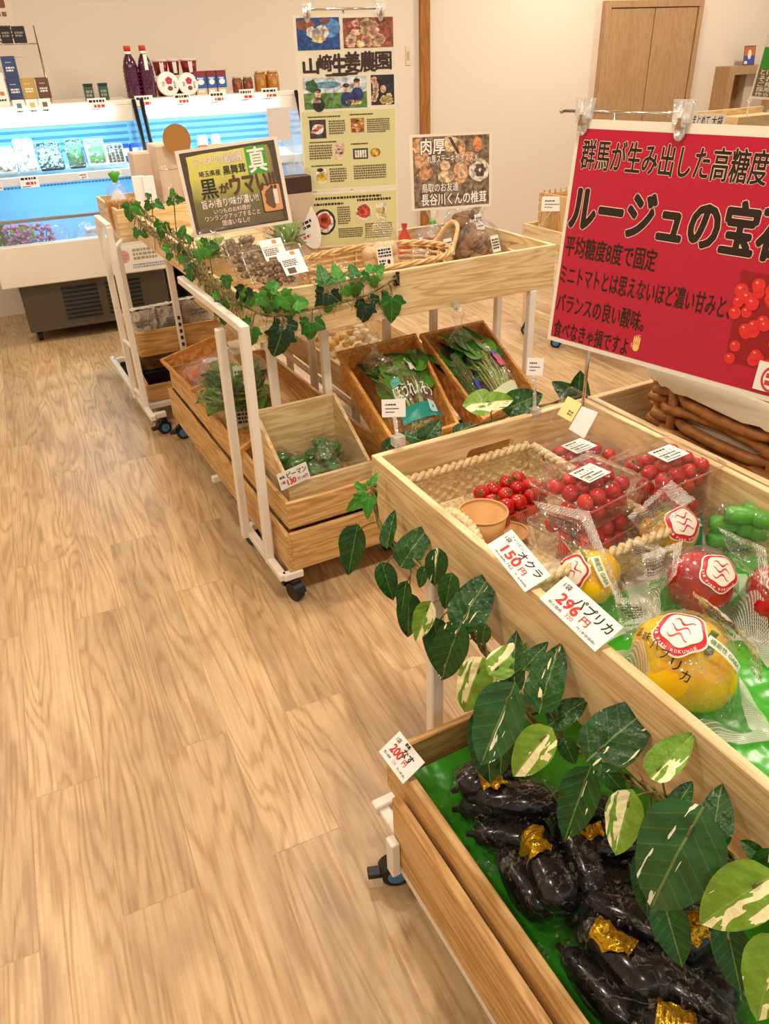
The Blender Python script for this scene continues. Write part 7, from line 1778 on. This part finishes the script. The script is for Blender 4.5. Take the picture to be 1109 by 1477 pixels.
def heart_mesh(nm, mat, w=.46, fold=.16, droop=.22, wave=.03, seed=0):
    """heart-shaped leaf of unit length: stalk end at the origin, tip at y = 1"""
    mb = MB()
    def fn(u, v):
        s = (u-.5)*2; hw = w*2.62*(max(0, v)**.52)*(max(0, 1-v)**1.0)*(1-.10*math.sin(math.pi*v)**2)
        x = s*hw; y = v-.20*abs(s)**1.3*(1-v)**2.2*1.0+.05*abs(s)*v*(1-v)
        z = fold*abs(x)-droop*v*v+wave*nz((x*5, y*5, seed))+.03*math.sin(v*7+seed)*abs(s)
        return Vector((x, y, z))
    mb.grid(fn, 12, 16); me_o = mb.build(nm, mat, local=True); me = me_o.data; bpy.data.objects.remove(me_o); return me
def ivy_mesh(nm, mat, seed=0, long_=1.0):
    """five-lobed ivy leaf of unit length"""
    keys = [(-90, .10), (-62, .36), (-35, .44), (-12, .42), (8, .54), (30, .40), (52, .52), (74, .78), (90, 1.0*long_)]
    def rad(a):
        a = abs(((a+180) % 360)-180) if False else a
        return a
    mb = MB(); na = 48
    def R_(deg):
        d = deg % 360
        if d > 270: d -= 360
        if d > 90: d = 180-d
        for (a0, r0), (a1, r1) in zip(keys, keys[1:]):
            if a0 <= d <= a1: t = (d-a0)/(a1-a0); t = t*t*(3-2*t); return r0+(r1-r0)*t
        return .1
    def fn(u, v):
        a = 360*u; r_ = R_(a)*v*.62; x = r_*math.cos(R(a))*1.15; y = .30+r_*math.sin(R(a))*1.12
        return Vector((x, y, .18*abs(x)-.25*(y-.2)**2*(1 if y > .2 else .3)+.04*nz((x*6, y*6, seed))))
    mb.grid(fn, na, 6, closed_u=True); o = mb.build(nm, mat, local=True); me = o.data; bpy.data.objects.remove(o); return me
LM = {}
for k_, mat in (('d', PD_), ('g', PG_), ('l', PLt), ('n', PN_)):
    LM[k_] = [heart_mesh('pothos_leaf', mat, w, f, d, .04, s) for s, (w, f, d) in enumerate(((.40, .22, .20), (.36, .40, .10), (.42, .10, .34)))]
for k_, mat in (('ib', IVB), ('id', IVD), ('im', IVM)): LM[k_] = [ivy_mesh('ivy_leaf', mat, s, l) for s, l in ((1, 1.0), (2, .85), (3, 1.15))]
def place_leaf(root, kind, P0, P1, normal, wide=1.0, r=rnd, var=None):
    P0 = Vector(P0); P1 = Vector(P1); y = (P1-P0); L = y.length; y.normalize(); n = Vector(normal); n = (n-y*n.dot(y)).normalized(); x = y.cross(n)
    m_ = Matrix((x*L*wide, y*L, n*L)).transposed().to_4x4(); m_.translation = P0
    me = LM[kind][r.randrange(3) if var is None else var]
    o = bpy.data.objects.new('leaf', me); COL.objects.link(o); o.parent = root; o.matrix_basis = WM[root].inverted() @ m_; WM[o] = m_
    return o
def leaf_px(root, kind, base, tip, X=None, Y=None, out=.0, wide=1.0, tilt=(0, 0), r=rnd, dtip=0.0, stemto=None, stem=None):
    """leaf whose stalk end and tip are seen at two photo pixels, on a plane a little before the board it hangs on"""
    kw = dict(X=X) if X is not None else dict(Y=Y)
    P0 = at(*base, **kw); v = (CO-P0).normalized()
    pn = Vector((-1, 0, 0)) if X is not None else Vector((0, -1, 0))
    nm = (v*.8+pn*.35).normalized()
    P1 = atpl(tip[0], tip[1], P0-pn*dtip*-1, nm)
    n = nm+CR*tilt[0]+CU*tilt[1]
    if kind[0] == 'i': P1 = P0+(P1-P0)*1.45
    o = place_leaf(root, kind, P0, P1, n, wide, r)
    if stem is not None and stemto is not None:
        q = min(stemto, key=lambda s_: (s_-P0).length)
        stem.tube(spline([q, (q+P0)/2+Vector((0, 0, .006)), P0, P0.lerp(P1, .12)], 4), .0014, 5)
    return o
def vine_stem(mb, path, r=.0024, strands=3, tw=30, amp=.004):
    for k in range(strands):
        ph = 2*math.pi*k/strands
        mb.tube([p+Vector((amp*math.cos(i*.7+ph), amp*math.sin(i*.9+ph), amp*math.sin(i*.7+ph))) for i, p in enumerate(path)], r*(1 if k else 1.3), 6)
# ---- pothos garland on the aisle side of the front cart
XF = .566
v1 = thing('pothos_garland', 'big-leaved variegated green garland hanging on the aisle side of the front cart', 'garland', (XF, .7, .6))
path = spline([at(x, y, X=XF+.006) for x, y in ((540, 700), (546, 752), (575, 795), (612, 818), (640, 858), (660, 888), (690, 925), (728, 980), (748, 1022), (800, 1062), (858, 1092), (905, 1122), (960, 1152), (1005, 1190), (1050, 1235), (1109, 1275), (1180, 1330))], 8)
sm = MB(); vine_stem(sm, path)
for i, p in enumerate(path):                       # fine rootlets
    for k in range(2):
        if i > 30: d = Vector((rnd.uniform(-.012, .0), rnd.uniform(-.02, .02), rnd.uniform(-.025, .02))); sm.tube([p, p+d*.6, p+d], .0007, 4)
rr_ = random.Random(77)
PX_LEAVES = [
 ('n', (514, 768), (500, 831), 0, 1.1, (.0, .1)), ('n', (560, 782), (568, 735), 0, .95, (-.3, .2)), ('n', (584, 808), (618, 754), 0, 1.15, (-.2, .1)), ('n', (612, 822), (603, 850), 0, .9, (0, 0)),
 ('d', (632, 800), (624, 848), -.01, 1.05, (.2, .1)), ('n', (553, 820), (568, 868), -.02, 1.0, (.3, .2)), ('n', (585, 845), (578, 885), -.02, 1.0, (.1, .1)), ('l', (618, 876), (598, 926), -.02, 1.0, (.1, .0)), ('n', (590, 866), (588, 925), -.01, .9, (.3, -.1)),
 ('d', (668, 895), (702, 822), -.01, 1.2, (-.2, .1)), ('n', (650, 835), (640, 882), 0, 1.0, (.2, .2)), ('d', (660, 912), (630, 985), -.025, 1.05, (.0, .2)), ('n', (628, 905), (640, 985), -.01, .8, (.2, 0)), ('l', (692, 962), (662, 1035), -.02, .95, (.1, .1)), ('l', (714, 966), (757, 926), -.015, 1.15, (-.1, .1)),
 ('n', (700, 905), (690, 932), 0, 1.2, (-.3, 0)), ('n', (742, 985), (738, 908), .0, .9, (-.3, .2)), ('n', (760, 960), (790, 925), .0, 1.0, (-.3, .2)), ('d', (782, 1012), (804, 926), -.01, 1.05, (-.1, .1)), ('g', (735, 1004), (690, 1106), -.03, 1.15, (.1, .2)), ('n', (725, 1010), (722, 1128), -.01, .7, (.3, .0)),
 ('n', (800, 1040), (846, 1006), .0, 1.1, (-.2, .2)), ('d', (862, 1084), (939, 1010), -.01, 1.2, (-.2, .1)), ('l', (948, 1112), (1000, 1056), .0, 1.15, (-.2, .1)), ('l', (786, 1062), (734, 1124), -.03, 1.0, (.1, .1)), ('d', (846, 1122), (812, 1214), -.03, 1.0, (.1, .1)), ('l', (908, 1154), (886, 1236), -.03, 1.1, (.05, .1)),
 ('n', (815, 1070), (830, 1105), -.01, 1.2, (.2, .2)), ('n', (872, 1110), (905, 1150), -.015, 1.0, (.2, .1)), ('g', (1000, 1190), (922, 1326), -.04, 1.12, (.1, .15)), ('n', (975, 1165), (998, 1126), .0, 1.2, (-.2, .1)), ('n', (1030, 1210), (1034, 1128), .0, 1.0, (-.1, .1)), ('n', (1098, 1235), (1066, 1212), .0, 1.2, (-.2, .2)),
 ('l', (1098, 1272), (1000, 1338), -.035, 1.0, (.1, .1)), ('n', (960, 1310), (985, 1400), -.03, 1.05, (.2, .2)), ('n', (1050, 1345), (1070, 1440), -.035, 1.0, (.2, .2)), ('l', (1120, 1370), (1085, 1480), -.045, 1.0, (.0, .1)), ('n', (930, 1240), (935, 1330), -.02, .8, (.3, .1)), ('n', (1010, 1240), (1050, 1300), -.02, 1.0, (.2, .2)), ('d', (1118, 1240), (1105, 1330), -.01, 1.0, (.1, .1)), ('n', (700, 1040), (708, 1140), -.02, .9, (.3, .1)),
]
for kd, b_, t_, dx, wd_, tl in PX_LEAVES:
    leaf_px(v1, kd, b_, t_, X=XF+dx-.006, wide=wd_*.86, tilt=tl, r=rr_, dtip=-.012, stemto=path, stem=sm)
for b_, t_ in (((530, 712), (515, 700)), ((528, 715), (508, 730)), ((535, 708), (530, 735)), ((532, 705), (540, 690))): leaf_px(v1, 'ib', b_, t_, X=XF, wide=.9, r=rr_, stemto=path, stem=sm)
sm.build('stem', STEM, v1)
# ---- loose pothos leaves along the back board of the front cart
v2 = thing('pothos_garland', 'short green garland with broad leaves along the back board of the front cart', 'garland', (.9, 1.26, .8))
path2 = spline([at(x, y, Y=1.262) for x, y in ((560, 650), (620, 640), (690, 612), (745, 596), (800, 580), (850, 568))], 6)
sm = MB(); vine_stem(sm, path2, .0018, 2, amp=.002)
for kd, b_, t_, w_, tl in (('n', (612, 638), (578, 622), 1.0, (.2, .6)), ('n', (612, 638), (636, 604), 1.0, (0, .5)), ('l', (704, 580), (668, 580), 1.5, (0, .5)), ('l', (704, 580), (742, 572), 1.0, (0, .5)), ('n', (735, 588), (784, 566), 1.1, (.1, .4)), ('n', (735, 590), (722, 575), 1.2, (.1, .4)), ('n', (832, 580), (838, 534), 1.1, (.1, .6)), ('n', (832, 580), (800, 548), 1.0, (.1, .5)), ('n', (660, 628), (690, 612), 1.2, (.1, .7)), ('n', (556, 648), (572, 630), 1.1, (.1, .3))):
    leaf_px(v2, kd, b_, t_, Y=1.268, wide=w_, tilt=tl, r=rr_, stemto=path2, stem=sm)
sm.build('stem', STEM, v2)
# ---- ivy along the front board of the middle cart
YM = 2.168
v3 = thing('ivy_garland', 'ivy garland swagged along the front board of the mushroom cart', 'garland', (1.0, YM, .9))
P3 = [(309, 410), (343, 435), (386, 455), (430, 450), (487, 437), (530, 425), (566, 404), (571, 400)]
path3 = spline([at(x, y, Y=YM-.004) for x, y in P3], 8); sm = MB(); vine_stem(sm, path3, .002, 2, amp=.0025)
for i in range(0, len(path3), 2): sm.tube([path3[i], path3[i]+Vector((rnd.uniform(-.02, .02), -.004, rnd.uniform(-.035, -.01)))], .0009, 4)
def px5(x, y): return (300+x/3.466, 300+y/3.466)
for kd, b_, t_ in (('id', (195, 380), (165, 450)), ('ib', (225, 400), (190, 480)), ('ib', (240, 430), (290, 470)), ('im', (320, 440), (285, 510)), ('ib', (330, 400), (300, 450)), ('ib', (345, 420), (410, 480)), ('im', (355, 470), (340, 515)), ('ib', (410, 480), (480, 470)), ('ib', (420, 480), (405, 540)), ('ib', (300, 420), (340, 380)),
        ('im', (590, 400), (570, 320)), ('id', (600, 410), (525, 460)), ('id', (600, 420), (650, 460)), ('id', (580, 430), (560, 480)), ('ib', (660, 380), (640, 310)), ('ib', (670, 390), (700, 430)), ('im', (740, 360), (720, 300)), ('im', (740, 360), (740, 425)), ('im', (760, 340), (800, 340)), ('ib', (825, 330), (800, 290)), ('ib', (830, 330), (870, 300)), ('ib', (830, 335), (830, 385)), ('ib', (615, 460), (600, 510)),
        ('id', (800, 460), (740, 520)), ('id', (805, 460), (850, 455)), ('id', (800, 460), (775, 545)), ('im', (920, 420), (920, 525)), ('im', (915, 425), (870, 470)), ('im', (225, 575), (165, 580)), ('im', (220, 580), (215, 660)), ('id', (380, 580), (345, 700)), ('id', (375, 580), (310, 600)), ('id', (385, 580), (440, 590)), ('im', (520, 560), (465, 610)), ('im', (520, 560), (570, 590)), ('im', (520, 565), (510, 635))):
    leaf_px(v3, kd, px5(*b_), px5(*t_), Y=YM-.006, wide=1.25, tilt=(rr_.uniform(-.2, .2), rr_.uniform(0, .3)), r=rr_, dtip=-.012, stemto=path3, stem=sm)
sm.build('stem', STEM, v3)
p = at(571, 402, Y=2.176); t = thing('ivy_clip', 'small dark spring clip holding the end of the ivy on the mushroom cart board', 'clip', p)
b = MB(); b.box(p.x-.009, p.x+.009, p.y-.010, p.y+.002, p.z-.022, p.z+.012); b.tube([(p.x-.006, p.y-.012, p.z+.020), (p.x+.006, p.y-.012, p.z+.020)], .006, 8); b.build('clip_body', M('clip_dark', (48, 44, 30), .3, .4), t, bevel=.002)
# ---- ivy trailing down from the far cart to the middle cart
v4 = thing('ivy_garland', 'ivy garland trailing from the far cart down to the corner of the mushroom cart', 'garland', (.66, 3.2, .9))
def Yx(px): return None
def vpt(px, py, dx=0): return at(px, py, X=.648+dx)
P4 = [(186, 292), (203, 318), (225, 338), (250, 352), (270, 378), (290, 400), (308, 425), (316, 452)]
path4 = spline([vpt(*q) for q in P4], 8); sm = MB(); vine_stem(sm, path4, .003, 3, amp=.012)
P4b = [(205, 305), (240, 330), (262, 345), (282, 372), (300, 392), (320, 418), (345, 440)]
path4b = spline([vpt(*q) for q in P4b], 8); vine_stem(sm, path4b, .003, 3, amp=.012)
r4 = random.Random(12)
for pth in (path4, path4b):
    for i, p in enumerate(pth):
        for k in range(2): sm.tube([p, p+Vector((r4.uniform(-.02, .01), r4.uniform(-.03, .03), r4.uniform(-.06, .03)))], .0012, 4)
def px6(x, y): return (170+x/5.545, 270+y/5.545)
L4 = [((100, 110), (90, 230)), ((110, 120), (180, 200)), ((270, 90), (230, 60)), ((280, 110), (340, 150)), ((270, 110), (230, 170)), ((450, 90), (430, 25)), ((450, 95), (510, 100)), ((445, 95), (400, 130)), ((345, 270), (300, 300)), ((350, 280), (400, 350)), ((350, 275), (345, 370)), ((165, 320), (140, 390)), ((180, 330), (220, 390)), ((430, 500), (365, 480)), ((430, 510), (400, 570)), ((450, 500), (500, 470)), ((470, 510), (550, 560)), ((520, 540), (500, 600)), ((575, 600), (545, 560)), ((580, 610), (620, 640)), ((580, 620), (585, 720)), ((820, 880), (770, 860)), ((830, 890), (870, 940)), ((820, 890), (780, 950)), ((830, 960), (790, 1010)), ((840, 970), (890, 1010)), ((840, 980), (850, 1070)), ((720, 450), (670, 420)), ((720, 450), (780, 470)), ((720, 460), (710, 540)), ((870, 690), (870, 790)), ((870, 700), (895, 740)), ((600, 450), (560, 400)), ((640, 480), (650, 560)), ((500, 420), (520, 340)), ((690, 820), (720, 870))]
for i, (b_, t_) in enumerate(L4):
    leaf_px(v4, ('im', 'ib', 'im', 'im')[i % 4], px6(*b_), px6(*t_), X=.640+(.02 if b_[0] > 240 and b_[1] < 200 else 0), wide=1.2, tilt=(r4.uniform(-.3, .3), r4.uniform(0, .4)), r=r4, stemto=path4+path4b, stem=sm)
sm.build('stem', STEM, v4)
